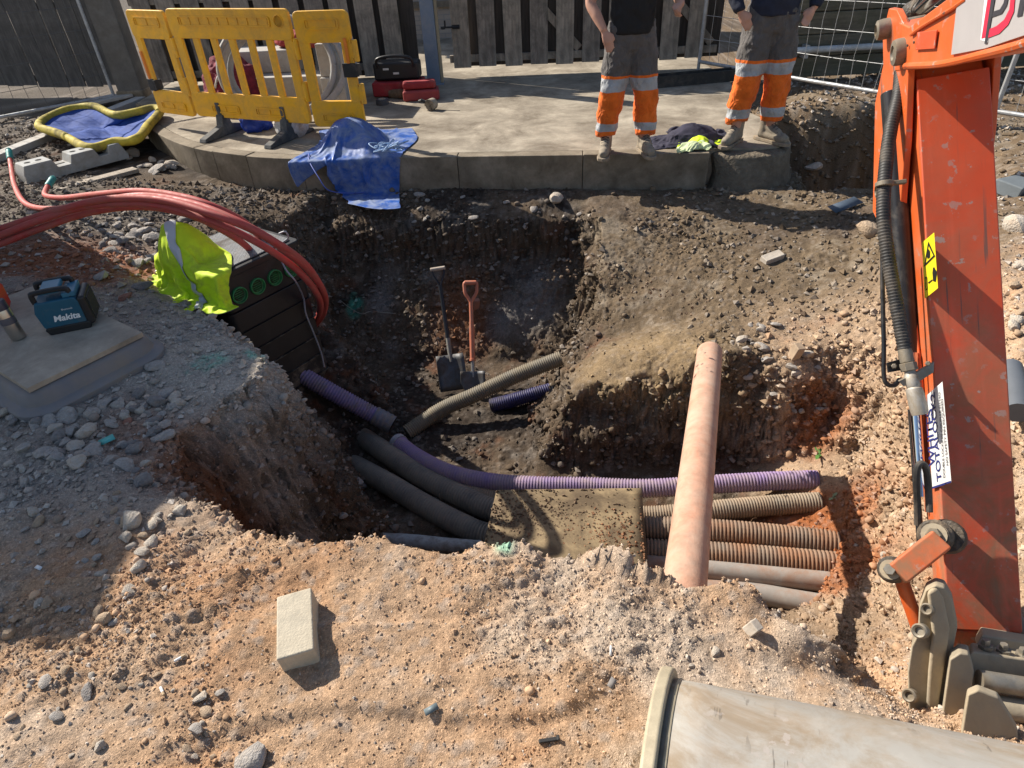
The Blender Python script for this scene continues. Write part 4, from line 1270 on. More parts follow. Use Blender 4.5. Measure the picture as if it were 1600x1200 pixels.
HOSE = mat('hose_rubber', (.028, .027, .026), .3, 10, .55, bump=.1, dirt=(.16, .13, .10), damt=.28, dscale=9)
CHROME = mat('chrome', (.72, .74, .78), .03, 5, .09, metal=1.0, bump=0)
BLKS = mat('black_cylinder', (.02, .02, .022), .2, 6, .3, bump=.05, dirt=(.12, .1, .08), damt=.2)

def side_prism(poly_yz, x0, x1):
    n = len(poly_yz)
    vv = [(x0, y, z) for y, z in poly_yz] + [(x1, y, z) for y, z in poly_yz]
    ff = [tuple(range(n)), tuple(range(2 * n - 1, n - 1, -1))] + [(i, n + i, n + (i + 1) % n, (i + 1) % n) for i in range(n)]
    return vv, ff
W = .104
# dipper: box with the camera-side plate
prof = [(.004, .02), (.004, 1.80), (.05, 1.92), (.16, 1.98), (.24, 1.90), (.25, 1.5), (.245, 1.0), (.19, .45), (.13, .02), (.07, -.03)]
dip = MB().add(*side_prism(prof, -W + .004, W - .004)).build('dipper_arm', ORA, ex, bevel=.010, seg=3)
# inner face plate, slightly wider, welded edge
MB().add(*side_prism([(-.008, .0), (-.008, 1.83), (.006, 1.83), (.006, .0)], -W, W)).build('face_plate', ORA_SHADED, dip, bevel=.005, seg=2)
# rolled nose of the arm
MB().add(*side_prism([(-.006, .0), (.03, -.075), (.10, -.085), (.15, -.03), (.13, .02)], -W - .002, W + .002)).build('arm_nose', ORA_SHADED, dip, bevel=.012, seg=3)
MB().cyl((-W - .03, .085, -.02), (W + .03, .085, -.02), .055, 20).build('arm_boss', CAST, dip, bevel=.006)
# upper lug plates (outboard of the box, carry the cylinder pins)
lug = [ELx(*q, -W - .018) for q in ((1368, 330), (1372, 160), (1385, 100), (1384, 52), (1394, 12), (1406, 14), (1418, 38), (1424, 110), (1420, 220), (1412, 320), (1398, 360), (1378, 352))]
lp = [(p.y, p.z) for p in lug]
for s in (-1, 1):
    x0 = s * (W + .018)
    MB().add(*side_prism(lp, x0 - .011, x0 + .011)).build('lug_plate', ORA, dip, bevel=.004)
# raised weld rib following the box edge on the lit side
rib = [ELx(px, py, -W - .006) for px, py in ((1422, 105), (1421, 160), (1413, 230), (1410, 300), (1416, 380), (1421, 396))]
MB().tube(catmull(rib, 5), .007, 8).build('weld_rib', ORA, dip)
# lower side: cylinder recess shadow edge plate
edge = [ELx(px, py, -W - .004) for px, py in ((1420, 405), (1427, 470), (1434, 540), (1440, 600), (1443, 690), (1448, 800))]
MB().tube(catmull(edge, 6), .006, 8).build('edge_bead', ORA, dip)
# bosses
def boss(px, py, lx, r, t, m=STL, name='pin_boss', par=None):
    p = ELx(px, py, lx)
    mm = frame_to((-1, 0, 0), loc=p)
    o = MB().lathe([(r, -t), (r, 0), (r * .93, t * .35), (r * .55, t * .45), (r * .5, t * .25), (0, t * .25)], 22, mm, cap=False).build(name, m, par or dip)
    return o
boss(1379, 46, -W - .05, .034, .05)
MB().cyl(ELx(1379, 46, -W - .05), ELx(1379, 46, -W - .05) + V((.3, 0, 0)), .022, 14).build('pin', STL, dip)
boss(1401, 82, -W - .05, .042, .03)
boss(1374, 298, -W - .045, .030, .03)

# boom
bl = [ELx(*q, -.135) for q in ((1397, 112), (1396, 70), (1404, 34), (1420, 42), (1450, 20), (1490, -10), (1560, -60), (1700, -150), (1700, 40), (1600, 77), (1540, 90), (1500, 100), (1460, 107), (1420, 110))]
bpoly = [(p.y, p.z) for p in bl]
boom = MB().add(*side_prism(bpoly, -.135, .125)).build('boom', ORA, ex, bevel=.006, seg=2)
# raised flanges and pad on the boom side
def bx(px, py): return ELx(px, py, -.139)
for pts, r in (([(1424, 54), (1440, 42), (1470, 24), (1490, 12), (1510, -2)], .006), ([(1415, 103), (1470, 100), (1540, 84), (1600, 68), (1660, 45)], .010)):
    MB().tube(catmull([bx(*q) for q in pts], 5), r, 8).build('flange', ORA, boom)
pad = [bx(1435, 50), bx(1466, 46), bx(1462, 76), bx(1432, 78)]
def plate_from(pts, off, th, name, m, par, bevel=.002):
    vv = [p + V((off, 0, 0)) for p in pts] + [p + V((off - th, 0, 0)) for p in pts]
    n = len(pts)
    ff = [tuple(range(n)), tuple(range(2 * n - 1, n - 1, -1))] + [(i, n + i, n + (i + 1) % n, (i + 1) % n) for i in range(n)]
    return MB().add(vv, ff).build(name, m, par, bevel=bevel)
plate_from(pad, 0, .004, 'wear_pad', ORA_SHADED, boom)
for q in ((1419, 71), (1429, 66)):
    MB().lathe([(.004, 0), (.004, .004)], 10, frame_to((-1, 0, 0), loc=bx(*q))).build('rivet', GREASE, boom)
# white name panel with its emblem
PANEL = mat('grey_panel', (.40, .38, .38), .06, 5, .4, bump=0, dirt=(.3, .27, .24), damt=.15)
pn = plate_from([bx(*q) for q in ((1487, 86), (1495, 14), (1504, -6), (1700, -130), (1700, 24), (1600, 56), (1540, 76))], .001, .003, 'name_panel', PANEL, boom)
CRIM = mat('crimson_print', (.62, .03, .07), .03, 5, .4, bump=0)
DGRY = mat('dark_print', (.045, .045, .055), .03, 5, .4, bump=0)
def flat_print(pts, m, name='emblem', lift=.0035):
    vv = [bx(*q) + V((-lift, 0, 0)) for q in pts]
    return MB().add(vv, [tuple(range(len(pts)))]).build(name, m, pn, smooth=False)
WHT = mat('white_print', (.78, .77, .76), .03, 5, .4, bump=0)
flat_print([(1534, 62), (1541, -6), (1556, -6), (1546, 66)], WHT, 'emblem_edge', .0030)
flat_print([(1536, 60), (1546, -4), (1553, -4), (1543, 58)], CRIM)
flat_print([(1541, 68), (1552, -4), (1558, -4), (1545, 68)], DGRY, 'emblem', .0040)
flat_print([(1543, 60), (1546, 46), (1560, 40), (1572, 30), (1580, 14), (1582, -4), (1589, -6), (1587, 18), (1578, 38), (1564, 52)], CRIM, 'emblem', .0037)
flat_print([(1551, 27), (1553, 18), (1565, 14), (1571, 4), (1573, -6), (1579, -6), (1576, 8), (1568, 21)], DGRY, 'emblem', .0037)
flat_print([(1592, 26), (1598, -6), (1606, -8), (1600, 24)], DGRY, 'emblem', .0037)
# dipper cylinder at the top
c0, c1 = ELx(1428, 22, -.02), ELx(1560, -95, -.02)
cyl_o = MB().cyl(c0, c1, .026, 18).build('dipper_cylinder_rod', CHROME, ex)
MB().lathe([(.045, -.03), (.048, .0), (.042, .05), (.028, .065)], 18, frame_to(c1 - c0, loc=c0)).build('rod_eye', GREASE, cyl_o)

# bucket cylinder along the lit side (rod and barrel)
r0, r1 = ELx(1440, 775, -W - .026), ELx(1425, 560, -W - .026)
r1 = r0 + (r1 - r0) * 2.0
rod = MB().cyl(r0, r0 + (r1 - r0) * .52, .0195, 18).build('bucket_cylinder_rod', CHROME, ex)
MB().cyl(r0 + (r1 - r0) * .50 + V((.0, .03, 0)), r1 + (r1 - r0) * .5 + V((.0, .03, 0)), .034, 18).build('bucket_cylinder_barrel', BLKS, ex, bevel=.004)
MB().tube([ELx(px, py, -W - .025) for px, py in ((1424, 640), (1428, 700), (1432, 760), (1437, 830), (1440, 880))], .012, 10).build('cylinder_guard', BLKS, ex)

# corrugated hose guard
hp = [D(1408, 112, 2.24), D(1404, 150, 2.22), D(1392, 200, 2.2), D(1384, 260, 2.18), D(1380, 330, 2.16), D(1386, 390, 2.15), D(1396, 450, 2.14), D(1407, 510, 2.13), D(1414, 548, 2.12)]
hp = [EM.inverted() @ p for p in hp]
path = resample(catmull(hp, 12), .0035)
MB().tube(path, [.0225 * (1.0, 1.0, .86)[i % 3] for i in range(len(path))], 14).build('hydraulic_hose', HOSE, ex, angle=0)
hp2 = [EM.inverted() @ D(px, py, 2.30) for px, py in ((1398, 320), (1402, 370), (1408, 420), (1414, 470), (1420, 520), (1426, 570))]
path = resample(catmull(hp2, 10), .0035)
MB().tube(path, [.017 * (1.0, 1.0, .86)[i % 3] for i in range(len(path))], 12).build('hydraulic_hose', HOSE, ex, angle=0)
# thin steel line left of the hose
lp_ = [EM.inverted() @ D(px, py, 2.2) for px, py in ((1379, 360), (1379, 450), (1381, 540), (1381, 585), (1386, 600), (1398, 602), (1406, 592))]
MB().tube(catmull(lp_, 8), .0075, 10).build('steel_line', BLKS, ex)
# hose clamp
pc_ = EM.inverted() @ D(1382, 288, 2.165)
MB().lathe([(.027, -.008), (.029, -.006), (.029, .006), (.027, .008)], 16, frame_to((.05, 0, 1), loc=pc_)).build('hose_clamp', STL, ex)
MB().box((.04, .0, 0), (.05, .02, .014), T(pc_)).build('clamp_tab', STL, ex, bevel=.003)
# coupling: ferrule, hex, plug
ca_, cb_ = EM.inverted() @ D(1413, 545, 2.12), EM.inverted() @ D(1438, 648, 2.09)
cm = frame_to(cb_ - ca_, loc=ca_); cl = (cb_ - ca_).length
cpl = MB().lathe([(.020, 0), (.021, .01), (.021, .045), (.017, .05)], 16, cm).build('hose_coupling', STL, ex)
MB().lathe([(.026, .048), (.026, .075)], 6, cm).build('hex_nut', STL, cpl, bevel=.002)
MB().lathe([(.016, .07), (.017, .085), (.020, .09), (.021, .125), (.019, .13), (.024, .135), (.026, .15), (.0265, cl - .02), (.024, cl), (.012, cl + .001)], 18, cm).build('quick_plug', mat('plug_steel', (.44, .41, .36), .25, 15, .5, metal=.5, dirt=(.28, .22, .15), damt=.4, dscale=14), cpl)
# bracket
br = [EM.inverted() @ D(px, py, 2.105) for px, py in ((1404, 596), (1425, 586), (1452, 570), (1460, 566), (1459, 582), (1440, 594), (1412, 604))]
vv = br + [p + V((0, .006, .004)) for p in br]; n = len(br)
MB().add(vv, [tuple(range(n)), tuple(range(2 * n - 1, n - 1, -1))] + [(i, n + i, n + (i + 1) % n, (i + 1) % n) for i in range(n)]).build('bracket', STL, ex, bevel=.001)
br = [EM.inverted() @ D(px, py, 2.14) for px, py in ((1386, 567), (1410, 560), (1412, 578), (1388, 582))]
vv = br + [p + V((0, .012, .0)) for p in br]; n = len(br)
MB().add(vv, [tuple(range(n)), tuple(range(2 * n - 1, n - 1, -1))] + [(i, n + i, n + (i + 1) % n, (i + 1) % n) for i in range(n)]).build('bracket', BLKS, ex, bevel=.001)
for q in ((1397, 572, 2.13), (1450, 568, 2.095)):
    MB().lathe([(.009, -.006), (.009, .01), (.006, .014)], 6, frame_to(-(EM.inverted().to_3x3() @ ray(q[0], q[1])), loc=EM.inverted() @ D(*q))).build('bolt', STL, ex)
# rubber hose loop by the sticker
hl = [EM.inverted() @ D(px, py, d) for px, py, d in ((1452, 800, 2.08), (1451, 770, 2.08), (1449, 742, 2.07), (1444, 727, 2.06), (1436, 726, 2.06), (1432, 745, 2.07), (1433, 780, 2.09), (1434, 820, 2.11))]
MB().tube(resample(catmull(hl, 10), .005), .011, 10).build('rubber_hose', HOSE, ex)
# stickers on the lit side
def decal(pts, m, name, par, lx=-W - .0005, lift=.0025):
    vv = [ELx(px, py, lx) + V((-lift, 0, 0)) for px, py in pts]
    return MB().add(vv, [tuple(range(len(pts)))]).build(name, m, par, smooth=False)
YEL = mat('yellow_sticker', (.85, .68, .02), .05, 8, .45, bump=0)
INK = mat('ink', (.01, .01, .01), 0, 5, .6, bump=0)
st = decal([(1442, 379), (1461, 363), (1467, 450), (1446, 467)], YEL, 'warning_sticker', dip)
def ring_tri(o, i):
    a = [ELx(px, py, -W - .0005) + V((-.004, 0, 0)) for px, py in o]; b = [ELx(px, py, -W - .0005) + V((-.004, 0, 0)) for px, py in i]
    n = len(o)
    return MB().add(a + b, [(k, (k + 1) % n, n + (k + 1) % n, n + k) for k in range(n)]).build('warning_triangle', INK, st, smooth=False)
ring_tri([(1452.5, 377), (1463, 400), (1445.5, 417)], [(1452.8, 383), (1460.5, 399), (1448, 411.5)])
decal([(1452, 388), (1455, 392), (1455, 402), (1451, 404), (1450, 396)], INK, 'pictogram', st, lift=.004)
decal([(1460, 418), (1462, 417), (1463, 420), (1466, 424), (1464, 440), (1460, 439), (1459, 426)], INK, 'pictogram', st, lift=.004)
decal([(1452, 441), (1459, 436), (1459, 438), (1453, 443)], INK, 'pictogram', st, lift=.004)
ring_tri([(1447, 433), (1450.5, 432), (1451.5, 452), (1448, 454)], [(1447.8, 435), (1449.8, 434.5), (1450.6, 450.5), (1448.6, 451.5)])
wst = decal([(1449, 618), (1474, 596), (1488, 754), (1458, 764)], mat('white_sticker', (.70, .70, .70), .05, 8, .45, bump=0, dirt=(.5, .45, .38), damt=.2), 'white_sticker', dip)
BLU = mat('blue_ink', (.015, .025, .16), 0, 5, .6, bump=0)
decal([(1458, 761), (1488, 751), (1488, 754), (1458, 764)], BLU, 'sticker_border', wst, lift=.004)
def text_on(txt, p_from, p_to, up_px, size_px, m, par, lx, lift=.004, sx=1.0, bold=False):
    """lettering lying on the plane x = lx, reading from one photo pixel towards another"""
    a, b = ELx(*p_from, lx), ELx(*p_to, lx); u = ELx(*up_px, lx)
    cu = bpy.data.curves.new('lettering', 'FONT'); cu.body = txt; cu.size = 1.0; cu.align_x = 'LEFT'
    if bold: cu.offset = .012
    to = bpy.data.objects.new('lettering', cu); COL.objects.link(to)
    dg = bpy.context.evaluated_depsgraph_get(); dg.update()
    me = bpy.data.meshes.new_from_object(to.evaluated_get(dg)); bpy.data.objects.remove(to)
    xs = [v.co.x for v in me.vertices]; ys = [v.co.y for v in me.vertices]
    w0, h0 = (max(xs) or 1), max(ys)
    xd = (b - a); yd = (u - a)
    for v in me.vertices:
        q = a + xd * (v.co.x / w0) + yd * (v.co.y / h0) + V((-lift, 0, 0)); v.co = q
    me.materials.clear(); me.materials.append(m)
    o = bpy.data.objects.new('lettering', me); COL.objects.link(o); o.parent = par
    return o
lx = -W - .0005
text_on('WHITES', (1463, 727), (1458, 638), (1453.5, 729), 0, BLU, wst, lx, bold=True)
text_on('TOTALOCK2', (1473, 751), (1462, 612), (1466, 753), 0, BLU, wst, lx, bold=True)
text_on('DOUBLE LOCKING COUPLER FITTED', (1479, 746), (1471, 612), (1476, 747), 0, INK, wst, lx)
text_on('NO SAFETY PIN REQUIRED', (1484, 727), (1475, 622), (1481, 728), 0, INK, wst, lx)

# tipping link
l0, l1 = EM.inverted() @ D(1460, 836, 2.02), EM.inverted() @ D(1392, 890, 2.02)
lm = basis((l1 - l0).normalized(), V((1, 0, 0)).cross((l1 - l0).normalized()).normalized() * -1, (l1 - l0).normalized().cross(V((1, 0, 0)).cross((l1 - l0).normalized()).normalized() * -1), l0)
LL_ = (l1 - l0).length
lk = MB().box((LL_ / 2, 0, -.02), (LL_, .066, .07), lm).build('tipping_link', ORA, ex, bevel=.008)
for p, r in ((l0, .05), (l1, .042)):
    mm = frame_to(EM.inverted().to_3x3() @ (-ray(1430, 860) + V((-.25, 0, .1))), loc=p)
    b_ = MB().lathe([(r, -.11), (r, -.012), (r * .8, .0), (r * .8, .008), (r * .3, .008)], 20, mm).build('link_boss', GREASE, lk)
    MB().lathe([(r * .45, .005), (r * .45, .022), (r * .38, .026)], 6, mm).build('bolt_head', STL, b_)
    MB().lathe([(r * .72, .006), (r * .72, .012)], 18, mm).build('washer', CAST, b_)
p_ = EM.inverted() @ D(1478, 838, 2.06)
mm = frame_to(EM.inverted().to_3x3() @ (-ray(1430, 860) + V((-.25, 0, .1))), loc=p_)
MB().lathe([(.055, -.05), (.055, .0), (.05, .01), (.03, .012)], 20, mm).build('link_boss', GREASE, lk)
# second link arm, below towards the hitch
a_, b2 = EM.inverted() @ D(1408, 905, 2.06), EM.inverted() @ D(1445, 1010, 2.05)
MB().cyl(a_, b2, .022, 12).build('lower_link', ORA, ex)

# quick hitch: two cast cheeks and cross bars
def px_prism(pts, d, depth, name, m, par, bevel=.006, extra=None):
    f_ = [EM.inverted() @ D(px, py, d) for px, py in pts]
    back = EM.inverted().to_3x3() @ V((.55, .62, -.55)).normalized() * depth
    vv = f_ + [p + back for p in f_]; n = len(pts)
    return MB().add(vv, [tuple(range(n)), tuple(range(2 * n - 1, n - 1, -1))] + [(i, n + i, n + (i + 1) % n, (i + 1) % n) for i in range(n)]).build(name, m, par, bevel=bevel, seg=3)
qh = px_prism([(1420, 1118), (1418, 1050), (1424, 1010), (1434, 990), (1436, 950), (1446, 922), (1462, 914), (1476, 918), (1488, 940), (1496, 980), (1486, 1030), (1478, 1080), (1468, 1130)], 1.92, .12, 'quick_hitch', CAST, ex)
px_prism([(1448, 925), (1462, 918), (1474, 935), (1484, 985), (1476, 1040), (1464, 1120), (1446, 1120), (1450, 1050), (1456, 990)], 1.895, .03, 'hitch_rib', CAST, qh, bevel=.012)
px_prism([(1470, 1130), (1484, 1030), (1500, 1020), (1514, 1022), (1522, 1050), (1512, 1120), (1505, 1150)], 1.85, .10, 'hitch_rib', CAST, qh)
px_prism([(1500, 1160), (1512, 1085), (1528, 1078), (1560, 1090), (1590, 1140), (1592, 1180)], 1.74, .05, 'bucket_ear', CAST, qh)
px_prism([(1500, 1040), (1520, 1018), (1600, 1030), (1680, 1045), (1680, 1075), (1540, 1060), (1520, 1075)], 1.9, .10, 'hitch_body', CAST, qh)
px_prism([(1525, 1010), (1535, 992), (1600, 1003), (1680, 1018), (1680, 1040), (1600, 1030), (1530, 1022)], 1.97, .10, 'hitch_body', CAST, qh)
for px, py, d, r in ((1437, 986, 1.90, .022), (1421, 1087, 1.90, .020), (1449, 952, 1.90, .018)):
    mm = frame_to(EM.inverted().to_3x3() @ (-ray(px, py) + V((-.6, 0, 0))), loc=EM.inverted() @ D(px, py, d))
    MB().lathe([(r, -.02), (r, .004), (r * .8, .008), (r * .55, .004), (r * .5, -.004), (0, -.004)], 18, mm, cap=False).build('pin_head', STL, qh)
for k, px in enumerate((1540, 1568, 1598)):
    mm = frame_to(V((0, -.3, 1)), loc=EM.inverted() @ D(px, 1012 + k * 7, 1.93))
    MB().lathe([(.020, 0), (.020, .012), (.012, .012), (.012, .026), (.010, .03)], 6, mm).build('nut', STL, qh)
for py, r in ((1062, .028), (1100, .034)):
    MB().cyl(EM.inverted() @ D(1530, py, 1.86), EM.inverted() @ D(1720, py + 30, 1.8), r, 16).build('hitch_pin', STL if r < .03 else CAST, qh)

# bucket
bw = ew.copy()
b0 = D(1036, 1080, 1.46)
upv = V((SR, CR * SP, CR * CP)); fwd = V((0, CP, -SP))
bwx = (bw - fwd * 0.06 + upv * -.092).normalized()
bz = (upv - bwx * upv.dot(bwx)).normalized(); by = bz.cross(bwx)          # by points away from the camera roughly
Rb = .30
bc = b0 - bz * Rb
BM = EM.inverted() @ basis(bwx, by, bz, bc)
BUCK = mat('bucket_steel', (.30, .285, .255), .22, 7, .55, metal=.3, bump=.3, bscale=45, bdist=.003, dirt=(.34, .25, .16), damt=.46, dscale=4.2, dsharp=.14)
EDGE = mat('bucket_edge', (.42, .36, .25), .2, 8, .65, metal=.1, bump=.3, bscale=40, dirt=(.30, .25, .17), damt=.35, dscale=8)
bk = bpy.data.objects.new('bucket', None); COL.objects.link(bk); bk.parent = ex; bk.matrix_local = BM
prof = []
for k in range(25):
    a_ = math.radians(150 - k * 11.0)
    prof.append((Rb * math.cos(a_), Rb * math.sin(a_)))
prof.append((prof[-1][0] - .02, prof[-1][1] - .25))
prof = [(prof[0][0] + .08, prof[0][1] - .32)] + prof
BWID = 1.15
vv, ff = [], []
for i in range(13):
    x = .01 + (BWID - .02) * i / 12
    for (y, z) in prof: vv.append((x, y, z))
n = len(prof)
for i in range(12):
    for k in range(n - 1): ff.append((i * n + k, i * n + k + 1, (i + 1) * n + k + 1, (i + 1) * n + k))
BUCK = orange_mat('bucket_worn_steel', (.33, .315, .285))
MB().add(vv, ff).build('shell', BUCK, bk, solid=.012, angle=.9)
for x0 in (-.014, BWID - .014):
    pl = [(y * 1.10, z * 1.10) for y, z in prof[1:-1]] + [(prof[-1][0], prof[-1][1])] + [(prof[0][0] + .0, prof[0][1])]
    sp_ = MB().add(*side_prism(pl, x0 - .004, x0 + .028)).build('side_plate', EDGE, bk, bevel=.008, seg=3)
MB().tube([(.028, y * 1.016, z * 1.016) for y, z in prof[1:-1]], .005, 8).build('weld_bead', EDGE, bk)
MB().box((BWID / 2, prof[-1][0], prof[-1][1] - .02), (BWID, .03, .12)).build('cutting_edge', STL, bk, bevel=.004)
# ------------------------------------------------------------------ two workers
def remesh(o, vox, smooth_it=6, disp=0, dscale=.09, seed=0):
    md = o.modifiers.new('remesh', 'REMESH'); md.mode = 'VOXEL'; md.voxel_size = vox; md.use_smooth_shade = True
    if smooth_it:
        md = o.modifiers.new('smooth', 'SMOOTH'); md.factor = .5; md.iterations = smooth_it
    if disp:
        tx = bpy.data.textures.new('folds', 'CLOUDS'); tx.noise_scale = dscale; tx.noise_depth = 2
        md = o.modifiers.new('folds', 'DISPLACE'); md.texture = tx; md.strength = disp; md.mid_level = .5; md.texture_coords = 'LOCAL'
    return o

def fabric_zone_mat(name, stops, zmax, seed):
    """cloth whose panels change colour with height: stops = [(z, colour)] from the hem up"""
    m = bpy.data.materials.new(name); m.use_nodes = True
    nt = m.node_tree; N = nt.nodes; L = nt.links; bs = N['Principled BSDF']
    tc = N.new('ShaderNodeTexCoord'); sx = N.new('ShaderNodeSeparateXYZ'); L.new(tc.outputs['Object'], sx.inputs[0])
    no = N.new('ShaderNodeTexNoise'); no.inputs['Scale'].default_value = 7; no.inputs['Detail'].default_value = 2; L.new(tc.outputs['Object'], no.inputs['Vector'])
    a = N.new('ShaderNodeMath'); a.operation = 'MULTIPLY_ADD'; a.inputs[1].default_value = .03; a.inputs[2].default_value = -.015; L.new(no.outputs['Fac'], a.inputs[0])
    b = N.new('ShaderNodeMath'); L.new(a.outputs[0], b.inputs[0]); L.new(sx.outputs[2], b.inputs[1])
    c = N.new('ShaderNodeMath'); c.operation = 'DIVIDE'; c.inputs[1].default_value = zmax; L.new(b.outputs[0], c.inputs[0])
    cr = N.new('ShaderNodeValToRGB'); cr.color_ramp.interpolation = 'CONSTANT'
    el = cr.color_ramp.elements
    el[0].position = 0; el[0].color = (*stops[0][1], 1)
    el[1].position = stops[1][0] / zmax; el[1].color = (*stops[1][1], 1)
    for z, q in stops[2:]:
        e = el.new(z / zmax); e.color = (*q, 1)
    L.new(c.outputs[0], cr.inputs[0])
    n2 = N.new('ShaderNodeTexNoise'); n2.inputs['Scale'].default_value = 9; n2.inputs['Detail'].default_value = 7; L.new(tc.outputs['Object'], n2.inputs['Vector'])
    mr = N.new('ShaderNodeMapRange'); mr.inputs[1].default_value = .35; mr.inputs[2].default_value = .7; mr.inputs[3].default_value = 1.08; mr.inputs[4].default_value = .74; L.new(n2.outputs['Fac'], mr.inputs[0])
    mx = N.new('ShaderNodeMix'); mx.data_type = 'RGBA'; mx.blend_type = 'MULTIPLY'; mx.inputs[0].default_value = 1; L.new(cr.outputs[0], mx.inputs[6]); L.new(mr.outputs[0], mx.inputs[7])
    L.new(mx.outputs[2], bs.inputs['Base Color']); bs.inputs['Roughness'].default_value = .85; bs.inputs['Specular IOR Level'].default_value = .2
    bs.inputs['Sheen Weight'].default_value = .1
    mp = N.new('ShaderNodeMapping'); mp.inputs['Scale'].default_value = (1.6, 1.6, 1); mp.inputs['Rotation'].default_value = (.3, .5, 0); L.new(tc.outputs['Object'], mp.inputs[0])
    n3 = N.new('ShaderNodeTexNoise'); n3.inputs['Scale'].default_value = 11; n3.inputs['Detail'].default_value = 3; n3.inputs['Distortion'].default_value = 1.2; L.new(mp.outputs[0], n3.inputs['Vector'])
    bp = N.new('ShaderNodeBump'); bp.inputs['Strength'].default_value = .75; bp.inputs['Distance'].default_value = .03; L.new(n3.outputs['Fac'], bp.inputs['Height']); L.new(bp.outputs[0], bs.inputs['Normal'])
    return m
C_GREY = (.115, .105, .10); C_ORG = (.80, .16, .02); C_SIL = (.40, .41, .42)
TR1 = fabric_zone_mat('work_trousers', [(0, C_ORG), (.205, C_SIL), (.272, C_ORG), (.535, C_SIL), (.63, C_ORG), (.655, C_GREY)], 1.3, 1)
TR2 = fabric_zone_mat('work_trousers_b', [(0, C_ORG), (.225, C_SIL), (.305, C_ORG), (.58, C_SIL), (.675, C_ORG), (.70, C_GREY)], 1.3, 2)
SKIN = mat('skin', (.50, .27, .19), .10, 10, .55, bump=.1, bscale=120)
BOOT = mat('suede_boot', (.15, .135, .115), .25, 14, .9, bump=.3, bscale=90, dirt=(.38, .31, .22), damt=.48, dscale=9, dsharp=.2)
SOLE = mat('boot_sole', (.16, .14, .115), .25, 14, .9, dirt=(.35, .27, .18), damt=.5, dscale=9)
LACE = mat('lace', (.05, .05, .05), .1, 5, .8, bump=0)
HAIR = mat('hair', (.04, .025, .015), .3, 30, .6, bump=.5)

